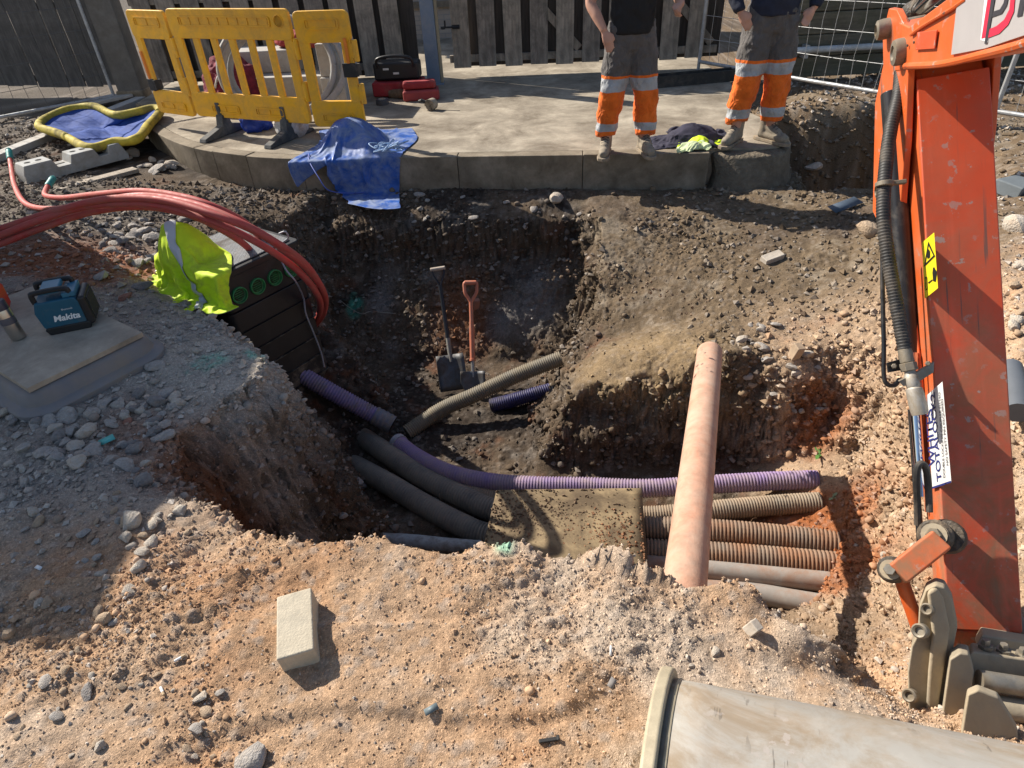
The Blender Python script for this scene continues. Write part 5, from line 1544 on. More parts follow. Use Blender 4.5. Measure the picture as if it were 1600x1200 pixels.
def person(label, loc, feet, s, trousers_m, top_m, top_name, arms, foot_rot, hemz, turn=0):
    t = thing('person', label, 'person', loc=loc)
    mbt = MB(); body = MB()
    lf, rf = feet
    # trousers
    mbt.tube([(0, 0, 1.05 * s), (0, 0, .98 * s), (0, .005, .90 * s), (0, .0, .83 * s)], [.185 * s, .20 * s, .212 * s, .19 * s], 24, flat=.66)
    for fx, sg in ((lf, -1), (rf, 1)):
        pth = [(sg * .085 * s, 0, .93 * s), (sg * .095 * s, -.005, .80 * s), (sg * .10 * s + fx[0] * .08, -.015, .68 * s), (fx[0] * .82, -.03, .52 * s), (fx[0] * .93, -.01, .35 * s), (fx[0], .015 + fx[1] * .5, .22 * s), (fx[0], .02 + fx[1], hemz)]
        mbt.tube(catmull(pth, 4), np.interp(np.linspace(0, 6, 25), range(7), [.122 * s, .126 * s, .120 * s, .106 * s, .098 * s, .094 * s, .090 * s]).tolist(), 18, flat=1.0)
    tr = mbt.build('trousers', trousers_m, t, smooth=False)
    remesh(tr, .0115, 4, .045, .10)
    # cargo pockets
    for sg in (-1, 1):
        MB().box((sg * (.165 * s + .0), -.01, .60 * s), (.035, .13, .20 * s), Matrix.Rotation(sg * .05, 4, 'Y')).build('cargo_pocket', mat('pocket_grey', (.10, .092, .088), .2, 9, .9, bump=.4, bscale=30), t, bevel=.012, seg=3)
    # body: torso, neck, head, arms, hands, legs (one surface)
    body.tube([(0, 0, .9 * s), (0, 0, 1.05 * s), (0, 0, 1.22 * s), (0, -.005, 1.38 * s), (0, 0, 1.46 * s)], [.14 * s, .135 * s, .15 * s, .165 * s, .10 * s], 20, flat=.66)
    body.tube([(0, .0, 1.42 * s), (0, -.01, 1.54 * s)], .058 * s, 14)
    body.lathe([(.02, -.118), (.055, -.105), (.072, -.06), (.077, 0), (.079, .05), (.066, .095), (.03, .12)], 18, T(0, -.02, 1.645 * s) @ Matrix.Scale(1.14, 4, (0, 1, 0)))
    body.lathe([(.004, -.02), (.014, -.018), (.010, .025), (.003, .03)], 8, T(0, -.118, 1.635 * s))           # nose
    for sg in (-1, 1):
        body.lathe([(.02, -.008), (.026, 0), (.02, .008)], 10, T(sg * .085, -.005, 1.64 * s) @ Matrix.Rotation(math.pi / 2, 4, 'Y') @ Matrix.Scale(1.4, 4, (1, 0, 0)))
    for sg, a in zip((-1, 1), arms):
        el, wr, hd, curl = V(a[0]), V(a[1]), V(a[2]), a[3]
        sh = V((sg * .185 * s, 0, 1.42 * s))
        body.tube(catmull([V((sg * .1, 0, 1.42 * s)), sh, (sh + el) / 2, el, (el + wr) / 2 + V((sg * .006, 0, 0)), wr], 5), np.interp(np.linspace(0, 5, 26), range(6), [.06, .062, .052, .044, .043, .029]).tolist(), 14)
        d = (hd - wr).normalized()
        side = d.cross(V((0, 1, 0))); side = side.normalized() if side.length > .1 else V((1, 0, 0))
        nrm = side.cross(d)
        palm_c = wr + d * .05
        body.tube([wr, wr + d * .03, wr + d * .07, wr + d * .095], [.026, .038, .043, .036], 12, flat=.5)
        for k in range(4):
            o_ = side * ((k - 1.5) * .0205)
            b0_ = wr + d * .088 + o_
            lenf = (.068, .078, .074, .058)[k]
            d2 = (d * math.cos(curl) + nrm * -math.sin(curl) * sg * 1.0).normalized(); d3 = (d * math.cos(curl * 2) + nrm * -math.sin(curl * 2) * sg).normalized()
            body.tube([b0_ - d * .02, b0_, b0_ + d2 * lenf * .5, b0_ + d2 * lenf * .5 + d3 * lenf * .5], [.0105, .0105, .0098, .0082], 8)
        th0 = wr + d * .03 - side * .03 * sg
        body.tube([wr + d * .02, th0, th0 + (d * .8 - side * .6 * sg).normalized() * .035, th0 + (d * .95 - side * .3 * sg).normalized() * .065], [.016, .014, .0125, .010], 8)
    for fx, sg in ((lf, -1), (rf, 1)):
        body.tube([(sg * .085 * s, 0, .92 * s), (sg * .095 * s, 0, .75 * s), (fx[0] * .82, -.02, .5 * s), (fx[0] * .95, 0, .3 * s), (fx[0], .02 + fx[1], .12 * s)], [.085, .08, .058, .052, .042], 12)
    bo = body.build('body', SKIN, t, smooth=False); remesh(bo, .0095, 3)
    hr = MB().lathe([(.083, -.02), (.088, .03), (.078, .085), (.045, .122), (.0, .132)], 20, T(0, -.004, 1.645 * s) @ Matrix.Scale(1.14, 4, (0, 1, 0)), cap=False).build('hair', HAIR, t)
    for sg in (-1, 1):
        MB().lathe([(.0, -.009), (.007, -.006), (.009, 0), (.007, .006), (0, .009)], 8, T(sg * .031, -.103, 1.655 * s), cap=False).build('eye', mat('eye', (.05, .04, .035), 0, 5, .2, bump=0), t)
    MB().tube([(-.022, -.100, 1.585 * s), (0, -.108, 1.582 * s), (.022, -.100, 1.585 * s)], .005, 6).build('mouth', mat('lips', (.35, .13, .11), 0, 5, .5, bump=0), t)
    # top
    top = MB()
    top.tube([(0, -.012, .955 * s), (0, -.012, 1.02 * s), (0, -.005, 1.12 * s), (0, -.005, 1.25 * s), (0, -.005, 1.38 * s), (0, 0, 1.455 * s), (0, 0, 1.49 * s)], [.185 * s, .183 * s, .178 * s, .18 * s, .19 * s, .13 * s, .072 * s], 26, flat=.74)
    for sg, a in zip((-1, 1), arms):
        sh = V((sg * .185 * s, 0, 1.42 * s)); el = V(a[0]); wr = V(a[1])
        if a[4] == 'short': pth, rr = [V((sg * .1, 0, 1.41 * s)), sh, (sh * .45 + el * .55)], [.075, .074, .066]
        else: pth, rr = [V((sg * .1, 0, 1.41 * s)), sh, (sh + el) / 2, el, (el + wr) / 2, wr], [.08, .08, .07, .066, .058, .046]
        top.tube(pth, rr, 14)
    tp = top.build(top_name, top_m, t, smooth=False); remesh(tp, .0125, 4, .03, .09)
    # boots
    for (fx, fy), rot in zip(feet, foot_rot):
        m = T(fx, fy + .02, 0) @ rotz(rot) @ Matrix.Scale(1.14, 4)
        b = MB()
        b.tube([m @ V(p) for p in ((0, .075, .055), (0, .02, .055), (0, -.07, .052), (0, -.14, .046), (0, -.185, .040))], [.046, .047, .048, .046, .028], 14)
        b.tube([m @ V(p) for p in ((0, .045, .04), (0, .04, .10), (0, .045, .20 * s))], [.05, .052, .056], 14)
        b.tube([m @ V(p) for p in ((0, .03, .12), (0, -.05, .085), (0, -.10, .07))], [.045, .045, .038], 12)
        bt = b.build('boot', BOOT, t, smooth=False); remesh(bt, .0075, 3)
        out = [(.0, .125), (.030, .115), (.042, .07), (.036, .0), (.045, -.08), (.050, -.14), (.038, -.195), (0, -.215), (-.038, -.195), (-.050, -.14), (-.045, -.08), (-.036, 0), (-.042, .07), (-.030, .115)]
        MB().prism(out, .0, .024, m).build('sole', SOLE, bt, bevel=.004)
        for k in range(4):
            q = [m @ V((sx * .026, -.035 - k * .022, .128 - k * .014 + .004)) for sx in (-1, 0, 1)]; q[1].z += .012
            MB().tube(q, .0035, 6).build('lace', LACE, bt)
    return t
BLACKT = mat('black_tshirt', (.012, .012, .013), .2, 8, .85, bump=.6, bscale=9, bdist=.02)
NAVY = bpy.data.materials.new('navy_top'); NAVY.use_nodes = True
NAVY = mat('navy_jacket', (.018, .022, .040), .25, 8, .85, bump=.6, bscale=9, bdist=.02)
p1 = person('worker in grey and orange trousers and black t-shirt with a hand in his pocket', (1.115, 5.86, 0.003), ((-.172, -.03), (.172, -.05)), 1.0, TR1, BLACKT, 't_shirt',
       [((-.335, .04, 1.19), (-.235, -.10, .99), (-.185, -.13, .86), .1, 'short'), ((.345, .05, 1.22), (.36, -.09, 1.14), (.315, -.15, 1.10), .75, 'short')], (-.25, .12), .155)
p2 = person('worker in grey and orange trousers and dark jacket beside the mesh fence', (2.30, 5.99, 0.003), ((-.165, -.04), (.150, -.02)), 1.07, TR2, NAVY, 'jacket',
       [((-.37, .05, 1.26), (-.30, -.08, 1.06), (-.22, -.12, .95), .2, 'long'), ((.37, .05, 1.26), (.30, -.08, 1.06), (.22, -.12, .95), .2, 'long')], (-.75, .55), .18)
# pale hem band on the second worker's jacket
MB().tube([(0, -.03, 1.20), (0, -.03, 1.27)], [.186, .186], 26, flat=.72, cap=False).build('pale_panel', mat('pale_cloth', (.42, .44, .46), .1, 8, .8, bump=.4, bscale=12, bdist=.01), p2)
# ------------------------------------------------------------------ folding yellow barrier
YB = mat('barrier_plastic', (.90, .46, .015), .10, 5, .42, bump=.05, bscale=40, dirt=(.50, .28, .08), damt=.33, dscale=5, dsharp=.16)
FOOT = mat('barrier_foot', (.06, .063, .066), .2, 8, .8, bump=.2, dirt=(.2, .18, .15), damt=.35, dscale=6)
def barrier(name, label, p0, p1, zb, h, nbars, feet=(), lean=0, group='sections of the yellow folding barrier'):
    """one moulded section from p0 to p1 (its lower corners seen from the camera)"""
    p0, p1 = V(p0), V(p1); L = (p1 - p0).length
    ang = math.atan2(p1.y - p0.y, p1.x - p0.x)
    t = thing(name, label, 'barrier', mw=T(p0) @ rotz(ang) @ Matrix.Rotation(lean, 4, 'X'), group=group)
    th = .042
    def slab(x0, x1, z0, z1, r, tk, y=0):
        m = basis((1, 0, 0), (0, 0, 1), (0, -1, 0), (0, y, 0))
        return MB().prism(roundrect(x1 - x0, z1 - z0, r, 4, x0, z0), -tk / 2, tk / 2, m)
    rail_t, rail_b = .26, .24
    # moulded panel: rails with rounded outer corners, bars and hollow recesses
    tr_ = slab(0, L, zb + h - rail_t, zb + h, .05, th).build('top_rail', YB, t, bevel=.008, seg=3)
    brl = slab(0, L, zb, zb + rail_b, .05, th).build('bottom_rail', YB, t, bevel=.008, seg=3)
    zs0, zs1 = zb + rail_b - .05, zb + h - rail_t + .05
    xs = np.linspace(.06, L - .06, nbars)
    for k, x in enumerate(xs):
        w = .10 if k in (0, nbars - 1) else .082
        MB().box((x, 0, (zs0 + zs1) / 2), (w, th - (.006 if k in (0, nbars - 1) else .012), zs1 - zs0)).build('bar', YB, t, bevel=.010, seg=3)
    # raised borders round the hand slots
    def frame(x0, x1, z0, z1, par):
        m = basis((1, 0, 0), (0, 0, 1), (0, -1, 0), (0, -th / 2 - .002, 0))
        o = roundrect(x1 - x0, z1 - z0, .022, 4, x0, z0); i = roundrect(x1 - x0 - .026, z1 - z0 - .026, .012, 4, x0 + .013, z0 + .013)
        n = len(o)
        vv = [(a[0], a[1], .0) for a in o] + [(a[0], a[1], .009) for a in o] + [(a[0], a[1], .009) for a in i] + [(a[0], a[1], -.0015) for a in i]
        ff = []
        for r_ in range(3):
            for k in range(n): ff.append((r_ * n + k, r_ * n + (k + 1) % n, (r_ + 1) * n + (k + 1) % n, (r_ + 1) * n + k))
        MB().add(vv, ff, m).build('slot_border', YB, par)
        nb = max(2, int((x1 - x0) / .11))
        for k in range(nb):
            xx = x0 + .03 + (x1 - x0 - .06) * k / (nb - 1)
            MB().box((xx, -th / 2 - .004, (z0 + z1) / 2), (.014, .008, z1 - z0 - .03)).build('slot_rib', YB, par, bevel=.003)
    nf = max(1, int(round(L / .75)))
    if nf == 1:
        frame(.10, L - .10, zb + h - .15, zb + h - .06, tr_); frame(.10, L - .10, zb + .05, zb + .13, brl)
    else:
        frame(.14, L - .22, zb + h - .15, zb + h - .06, tr_)
        frame(.25, .62, zb + .05, zb + .13, brl); frame(L - .66, L - .30, zb + .05, zb + .13, brl)
        MB().lathe([(.055, 0), (.055, .006), (.048, .008), (.046, .0)], 20, frame_to((0, -1, 0), loc=(L - .12, -th / 2, zb + h - .10))).build('logo_disc', YB, tr_)
    # hinge lugs at the right end
    for z in (zb + .30, zb + h - .33):
        MB().cyl((L + .018, -.004, z - .09), (L + .018, -.004, z + .09), .026, 12).build('hinge', YB, t, bevel=.006)
        MB().box((L, -.004, z), (.03, .03, .12)).build('hinge_lug', YB, t, bevel=.005)
    for fx in feet:
        # moulded foot: long tapered rubber bar across the panel with a socket
        f = MB().add(*side_prism([(-.36, -.0), (-.34, .035), (-.07, .10), (-.04, zb + .03), (.04, zb + .03), (.07, .10), (.34, .035), (.36, 0)], fx - .045, fx + .045)).build('foot', FOOT, t, bevel=.008)
        MB().box((fx, -.026, zb + .07), (.05, .012, .16)).build('foot_tongue', FOOT, f, bevel=.004)
    return t
bl0, bl1 = V((-3.22, 7.36, .003)), V((-1.86, 6.75, .003))
barrier('barrier_section', 'middle and widest section of the yellow folding barrier on the slab', bl0, bl1, .17, 1.0, 7, feet=(.33, 1.17))
bs_r = barrier('barrier_section', 'right hand section of the yellow folding barrier with a black strap', (-1.82, 6.72, .003), (-1.30, 6.62, .003), .15, 1.0, 2)
bs_l = barrier('barrier_section', 'left hand section of the yellow folding barrier', (-3.78, 7.72, .003), (-3.26, 7.40, .003), .15, 1.0, 2)
for b_, x in ((bs_r, .47), (bs_l, .05)):
    s_ = MB().box((x, -.03, .66 if b_ is bs_r else .44), (.13 if b_ is bs_r else .09, .02, .12)).build('strap', BLK, b_, bevel=.004)
    MB().box((x + .07, -.0, .66 if b_ is bs_r else .44), (.03, .09, .10)).build('strap_buckle', BLK, s_, bevel=.006)
    MB().box((x, -.034, .78 if b_ is bs_r else .62), (.03, .006, .30)).build('reflector', mat('orange_reflector', (.75, .22, .03), .1, 8, .4), b_)
# ------------------------------------------------------------------ things behind the barrier
def cblock(label, c, size, rot, parts=True):
    o = thing('concrete_block', label, 'block', mw=T(c) @ rotz(rot), group='concrete blocks stacked behind the barrier')
    MB().box((0, 0, size[2] / 2), size).build('block', BLOCKM, o, bevel=.012, seg=2)
    return o
blk = [('long pale concrete block at the bottom of the stack behind the barrier', (-2.55, 8.42, .14), (1.25, .40, .22), -.08),
       ('pale concrete block on edge at the right end of the stack', (-1.86, 8.30, .0), (.28, .55, .36), -.08),
       ('upper concrete block at the right end of the stack with gloves on it', (-1.84, 8.32, .362), (.30, .52, .34), -.10),
       ('flat concrete block on top of the stack behind the middle bars', (-2.75, 8.70, .363), (.80, .40, .24), -.05),
       ('low concrete block under the long one behind the barrier', (-2.60, 8.45, .0), (1.1, .35, .138), -.08)]
for q in blk: cblock(*q)
# coil of grey pipe
coil = thing('pipe_coil', 'coil of thick grey pipe standing behind the yellow barrier', 'pipe coil', loc=(-2.4, 7.75, 0))
GREYP = mat('grey_hose', (.27, .275, .27), .2, 8, .5, bump=.1, dirt=(.4, .37, .32), damt=.3, dscale=6)
for k, (rx, rz, dy, cz) in enumerate(((.62, .50, 0, .54), (.60, .44, .09, .50), (.66, .47, -.07, .53))):
    pts = []
    for i in range(41):
        a_ = 2 * math.pi * i / 40 + .3 * k
        pts.append(V((-2.38 + rx * math.cos(a_) + .04 * k, 7.72 + dy + .22 * math.sin(a_) + .03 * k, cz + rz * math.sin(a_) * .93)))
    MB().tube(pts, .037, 12, cap=False).build('coil_turn', GREYP, coil, world=True)
# red folded sling and bag
def cloth(rows, sub=8, amp=.02, freq=9, seed=0, drop=None):
    """smooth sheet through a grid of control points with folds"""
    R = [catmull(r, sub) for r in rows]
    cols = [catmull([r[i] for r in R], sub) for i in range(len(R[0]))]
    nx, ny = len(cols), len(cols[0])
    G = np.array([[tuple(cols[i][j]) for i in range(nx)] for j in range(ny)])
    du = np.gradient(G, axis=1); dv = np.gradient(G, axis=0)
    nr = np.cross(du, dv); nr /= (np.linalg.norm(nr, axis=-1, keepdims=True) + 1e-9)
    a = fbm(G[..., 0], G[..., 1], G[..., 2], freq, 3, .5, seed)
    ridg = 1 - np.abs(fbm(G[..., 0] * 1.0 + .3 * a, G[..., 1], G[..., 2], freq * .8, 2, .5, seed + 50)) * 2.4
    fl_n = fbm(G[..., 0] * 2.2, G[..., 1] * .7, G[..., 2] * .9, freq * .55, 2, .5, seed + 90)
    G = G + nr * ((a * .25 + np.clip(ridg, -.6, 1) * .75 + (1 - np.abs(fl_n) * 3) * .7 - .5) * amp)[..., None]
    vv = [tuple(p) for p in G.reshape(-1, 3)]
    ff = [(j * nx + i, j * nx + i + 1, (j + 1) * nx + i + 1, (j + 1) * nx + i) for j in range(ny - 1) for i in range(nx - 1)]
    return MB().add(vv, ff)
REDF = mat('red_fabric', (.30, .025, .03), .25, 8, .8, bump=.5, bscale=14, bdist=.01, dirt=(.25, .15, .12), damt=.25)
DKR = mat('dark_red_net', (.16, .015, .03), .4, 14, .85, bump=.8, bscale=30, bdist=.01)
rb = thing('red_bag', 'dark red mesh bag slumped behind the left bars of the barrier', 'bag', loc=(-3.0, 8.35, 0))
mb = MB().lathe([(.20, .0), (.30, .08), (.33, .25), (.28, .45), (.15, .58), (.06, .62)], 20, T(-3.12, 8.3, 0))
o = mb.build('sack', DKR, rb, world=True); remesh(o, .02, 3, .10, .12)
MB().tube(catmull([(-3.25, 8.1, .2), (-3.2, 8.0, .35), (-3.12, 8.02, .45), (-3.05, 8.1, .3)], 5), .012, 6).build('drawstring', mat('white_cord', (.5, .48, .46), .1, 9, .8, bump=0), rb, world=True)
rs = thing('red_bag', 'bright red folded sack on top of the concrete blocks', 'bag', loc=(-2.35, 8.65, .6))
o = MB().lathe([(.16, 0), (.22, .05), (.2, .14), (.1, .2)], 16, T(-2.30, 8.72, .603) @ Matrix.Scale(1.6, 4, (1, 0, 0))).build('sack', REDF, rs, world=True); remesh(o, .018, 3, .06, .1)
# gloves on the block
gv = thing('work_gloves', 'black and red work gloves lying on the upper concrete block', 'gloves', loc=(-1.85, 8.28, .705))
for k, (dx, m_) in enumerate(((-.07, REDF), (.03, mat('glove_grey', (.07, .07, .07), .6, 25, .8)))):
    b = MB(); c = V((-1.86 + dx, 8.22, .725))
    b.tube([c + V((0, .14, 0)), c + V((0, .05, .01)), c], [.035, .045, .04], 10, flat=.6)
    for j in range(4): b.tube([c + V((-.03 + .02 * j, .0, 0)), c + V((-.036 + .024 * j, -.05, .012)), c + V((-.04 + .026 * j, -.09, -.004))], [.013, .012, .009], 8)
    b.tube([c + V((.04, .05, 0)), c + V((.07, .01, .01)), c + V((.08, -.02, .0))], [.014, .013, .010], 8)
    o = b.build('glove', m_, gv, world=True); remesh(o, .007, 3)
# tool case and red band roll
tcx = Z(620, 152, 0)
tc_ = thing('tool_case', 'black tool case with a red base beside the concrete blocks', 'tool case', mw=T(-1.22, 8.72, 0) @ rotz(-.05))
MB().box((0, 0, .10), (.62, .34, .16)).build('base', REDF, tc_, bevel=.02, seg=3)
lid_ = MB().box((0, .03, .29), (.56, .26, .20)).build('lid', BLKP, tc_, bevel=.03, seg=3)
mb = MB(); mb.tube(catmull([(-.22, -.11, .34), (-.2, -.15, .44), (0, -.16, .47), (.2, -.15, .44), (.22, -.11, .34)], 5), .018, 10); mb.build('handle', BLKP, lid_)
for x in (-.12, .0): MB().box((x, -.105, .27 + .05 * (x < 0)), (.07, .006, .022)).build('latch', mat('white_mark', (.6, .6, .58), .1, 9, .5, bump=0), lid_)
MB().tube([(-.1, -.15, .05), (.05, -.22, .06), (.15, -.2, .04)], [.05, .055, .04], 10, flat=.7).build('muddy_rag', CLODM, tc_)
rr = thing('webbing_roll', 'red folded webbing lying on the slab left of the steel post', 'webbing', mw=T(-.93, 8.45, 0) @ rotz(.1))
o = MB().box((0, 0, .06), (.44, .26, .12)).build('lower_fold', mat('red_webbing', (.30, .05, .05), .15, 9, .8, bump=.3, bscale=40), rr, bevel=.03, seg=4)
MB().box((-.01, .01, .165), (.40, .24, .085), Matrix.Rotation(-.06, 4, 'X')).build('upper_fold', REDF, rr, bevel=.03, seg=4)
tr0 = Z(598, 163, 0)
tape = thing('tape_roll', 'roll of grey tape lying on the slab in front of the blocks', 'tape roll', loc=tr0)
MB().lathe([(.040, .0), (.075, .0), (.078, .004), (.078, .056), (.075, .06), (.040, .06), (.038, .055), (.038, .004), (.040, 0)], 28, None, cap=False).build('tape', mat('dark_tape', (.06, .062, .07), .15, 9, .4), tape)
MB().lathe([(.0385, .002), (.0385, .0605), (.045, .061), (.045, .063), (.036, .062), (.036, .002)], 24, None, cap=False).build('core', mat('card_core', (.42, .37, .3), .1, 9, .8), tape)
sr0 = Z(675, 172, 0)
srl = thing('strap_roll', 'rolled pale strap with a dark buckle lying on the slab', 'strap roll', mw=T(sr0 + V((0, 0, .06))) @ rotz(-.5))
pts = []
for i in range(90):
    a_ = i * .32; r_ = .012 + .0006 * i
    pts.append((r_ * math.cos(a_), r_ * math.sin(a_)))
vv, ff = [], []
for x, z in pts: vv += [(-.0 + x, -.045, z), (x, .045, z)]
for i in range(len(pts) - 1): ff.append((2 * i, 2 * i + 1, 2 * i + 3, 2 * i + 2))
MB().add(vv, ff).build('webbing', mat('pale_webbing', (.36, .31, .24), .2, 20, .9, bump=.5, bscale=90, dirt=(.14, .11, .08), damt=.3, dscale=18), srl, solid=.003)
MB().tube([(-.05, -.03, .03), (-.10, -.04, .045), (-.15, -.02, .03)], [.018, .02, .016], 10).build('buckle', BLK, srl)
MB().tube([(.06, 0, -.05), (.2, .03, -.055), (.34, .06, -.056)], .003, 5).build('loose_end', BLK, srl)
# white bucket lump and pale sacks under the barrier
ws = thing('cement_sack', 'torn white cement sack standing under the barrier', 'sack', loc=(-2.16, 7.0, 0))
o = MB().lathe([(.13, 0), (.17, .05), (.165, .18), (.13, .27), (.09, .30)], 16, T(-2.16, 7.05, 0.0)).build('bag', mat('sack_paper', (.55, .53, .52), .15, 8, .8, bump=.5, bscale=14, bdist=.01, dirt=(.2, .17, .14), damt=.4, dscale=7), ws, world=True); remesh(o, .014, 3, .06, .1)
bf = thing('blue_bag', 'small blue plastic bag under the middle of the barrier', 'bag', loc=(-2.6, 7.2, 0))
o = MB().lathe([(.12, 0), (.16, .05), (.15, .16), (.08, .22)], 14, T(-2.62, 7.35, .0)).build('bag', mat('blue_plastic', (.012, .04, .30), .2, 8, .4, bump=.4, bscale=16, bdist=.01), bf, world=True); remesh(o, .014, 2, .08, .1)

# ------------------------------------------------------------------ blue tarpaulin with cord
TARP = mat('blue_tarp', (.02, .085, .34), .3, 9, .42, bump=.3, bscale=40, dirt=(.22, .26, .34), damt=.40, dscale=6, dsharp=.12)
tp_ = thing('tarpaulin', 'crumpled blue tarpaulin hanging over the slab edge below the barrier', 'tarpaulin', loc=Z(560, 245, 0))
mb = MB().add(*SIM['tarp'])
mb.build('sheet', TARP, tp_, world=True, solid=.003, angle=0, sub=1)
cord = thing('cord_tangle', 'tangle of blue and white cord lying on the tarpaulin', 'cord', loc=Z(605, 232, .08))
CORD = mat('blue_white_cord', (.30, .42, .60), .55, 60, .7, bump=0)
r_ = random.Random(4); cpt = []
cc = Z(606, 234, .09)
for i in range(34): cpt.append(cc + V((r_.gauss(0, .085), r_.gauss(0, .06), abs(r_.gauss(0, .035)))))
MB().tube(catmull(cpt, 7), .0055, 6).build('strand', CORD, cord, world=True)
cd2 = thing('hanging_cord', 'thin blue cord hanging off the slab edge at the tarpaulin', 'cord', loc=Z(497, 256, 0))
MB().tube(catmull([Z(482, 240, .03), Z(486, 250, .0) + V((0, -.06, 0)), Z(500, 275, -.1) + V((0, -.05, 0)), Z(515, 292, -.2) + V((0, -.08, 0)), Z(540, 303, -.29) + V((0, -.03, .02)), Z(570, 300, -.29), Z(566, 290, -.26)], 7), .005, 6).build('strand', mat('blue_cord', (.08, .12, .42), .1, 9, .6, bump=0), cd2, world=True)

# ------------------------------------------------------------------ far left: yellow rimmed bag, grey fence block
yb = thing('spill_bag', 'blue bag with a thick yellow rim lying on the dirt at the far left', 'bag', loc=Z(150, 205, -.1))
rim = [(62, 193, .05), (78, 182, .07), (112, 170, .08), (148, 167, .09), (180, 180, .06), (212, 175, .08), (244, 169, .09), (249, 176, .09), (232, 196, .06), (218, 214, .05), (200, 221, .03), (178, 222, .03), (138, 231, .02), (100, 212, .04), (64, 200, .05)]
rp = catmull([Z(*q) for q in rim] + [Z(*rim[0])], 6)
MB().tube(rp, [.046 * (1 + .06 * math.sin(i * .8)) for i in range(len(rp))], 12, cap=False).build('rim', mat('yellow_foam', (.46, .36, .03), .2, 7, .7, bump=.3, bscale=20, dirt=(.16, .13, .04), damt=.42, dscale=5), yb, world=True)
cen = Z(160, 200, -.05)
vv, ff = [], []
N_ = len(rp) - 1
for k in range(12):
    t_ = k / 11
    for i in range(N_):
        p = rp[i] * (1 - t_) + cen * t_
        q_ = fbm(np.array([p.x]), np.array([p.y]), np.array([0.0]), 4.5, 3, .5, 8)[0]
        p = p + V((0, 0, (-.03 + .09 * q_) * math.sin(math.pi * (t_ * .5 + (.0 if t_ < 1 else 0)) + .0)))
        vv.append(p)
for k in range(11):
    for i in range(N_): ff.append((k * N_ + i, k * N_ + (i + 1) % N_, (k + 1) * N_ + (i + 1) % N_, (k + 1) * N_ + i))
MB().add(vv, ff).build('liner', mat('blue_liner', (.012, .05, .24), .25, 6, .85, bump=.5, bscale=12, bdist=.015), yb, world=True, solid=.003, angle=0)
ga, gb = Z(38, 286, -.14), Z(196, 246, -.15)
gl_ = (gb - ga).length
fb = thing('fence_block', 'grey castellated fence block with round holes on the gravel at left', 'fence block', mw=T(ga) @ rotz(math.atan2(gb.y - ga.y, gb.x - ga.x)))
GB_ = mat('grey_pvc', (.30, .305, .30), .12, 6, .75, bump=.2, dirt=(.2, .18, .15), damt=.3, dscale=5)
pr = [(0, 0), (0, .12), (.03, .15)]
pr = [(0, 0), (0, .09), (.03, .17), (.28, .17), (.31, .09), (.43, .09), (.46, .17), (.68, .17), (.71, .09), (.80, .09), (.83, .17), (gl_ - .05, .17), (gl_, .05), (gl_, 0)]
m_ = basis((1, 0, 0), (0, 0, 1), (0, -1, 0), (0, 0, 0))
MB().prism(pr, -.0, .23, m_ @ T(0, 0, -.115)).build('body', GB_, fb, bevel=.008, seg=2)
HOLE = mat('hole_dark', (.01, .01, .01), 0, 5, 1, bump=0)
for x in (.10, .20, .52, .61, .90, .99):
    MB().lathe([(.028, .1), (.028, .1712), (.0285, .1716)], 16, T(x, 0, 0)).build('socket_hole', HOLE, fb)
for x in (.37, .755):
    MB().box((x, 0, .0905), (.08, .03, .003)).build('slot', HOLE, fb)

# ------------------------------------------------------------------ tray, board, speaker, flask, red can
bA, bB, bC = Z(42, 607, .15), Z(222, 519, .15), Z(88, 433, .15)
bu = (bB - bA); bv = (bC - bB)
bw_, bh_ = bu.length, bv.length
bu.normalize(); bn = V((0, 0, 1)); bvv = bn.cross(bu)
if bvv.dot(bv) < 0: bvv = -bvv
tray = thing('cover_tray', 'grey plastic inspection cover tray under the chipboard on the left', 'tray', mw=basis(bu, bvv, bn, (bA.x, bA.y, .0)))
TRAY = mat('grey_tray', (.17, .165, .175), .15, 5, .6, bump=.1, bscale=30, dirt=(.26, .21, .16), damt=.35, dscale=4, dsharp=.2)
def loft(rings):
    n = len(rings[0][0]); vv = []; ff = []
    for poly, z in rings: vv += [(x, y, z) for x, y in poly]
    for k in range(len(rings) - 1):
        for i in range(n): ff.append((k * n + i, k * n + (i + 1) % n, (k + 1) * n + (i + 1) % n, (k + 1) * n + i))
    ff += [tuple(range(n - 1, -1, -1)), tuple((len(rings) - 1) * n + i for i in range(n))]
    return MB().add(vv, ff)
def rr_(off, r): return roundrect(bw_ + 2 * off, bh_ + 2 * off, r, 6, -off, -off)
loft([(rr_(.085, .14), -.03), (rr_(.085, .14), .035), (rr_(.07, .13), .045), (rr_(.045, .11), .055), (rr_(.03, .10), .105), (rr_(.015, .09), .118), (rr_(-.02, .07), .122)]).build('tray_body', TRAY, tray, bevel=.004, seg=2)
bd = thing('chipboard', 'dusty chipboard sheet lying on the grey tray under the speaker', 'board', mw=basis(bu, bvv, bn, (bA.x, bA.y, .123)))
CHIP = mat('chipboard_face', (.45, .37, .28), .2, 5, .85, bump=.35, bscale=90, dirt=(.20, .16, .12), damt=.40, dscale=3.5, dsharp=.2)
MB().box((bw_ / 2, bh_ / 2, .014), (bw_, bh_, .026)).build('sheet', CHIP, bd, bevel=.002)
o = crumb_pile('grit', bd, CLODM, lambda r: V((r.uniform(.05, bw_ - .05), r.uniform(.05, bh_ - .05), .029)), 130, .004, .013, 12); o['kind'] = 'stuff'
zt_ = .151
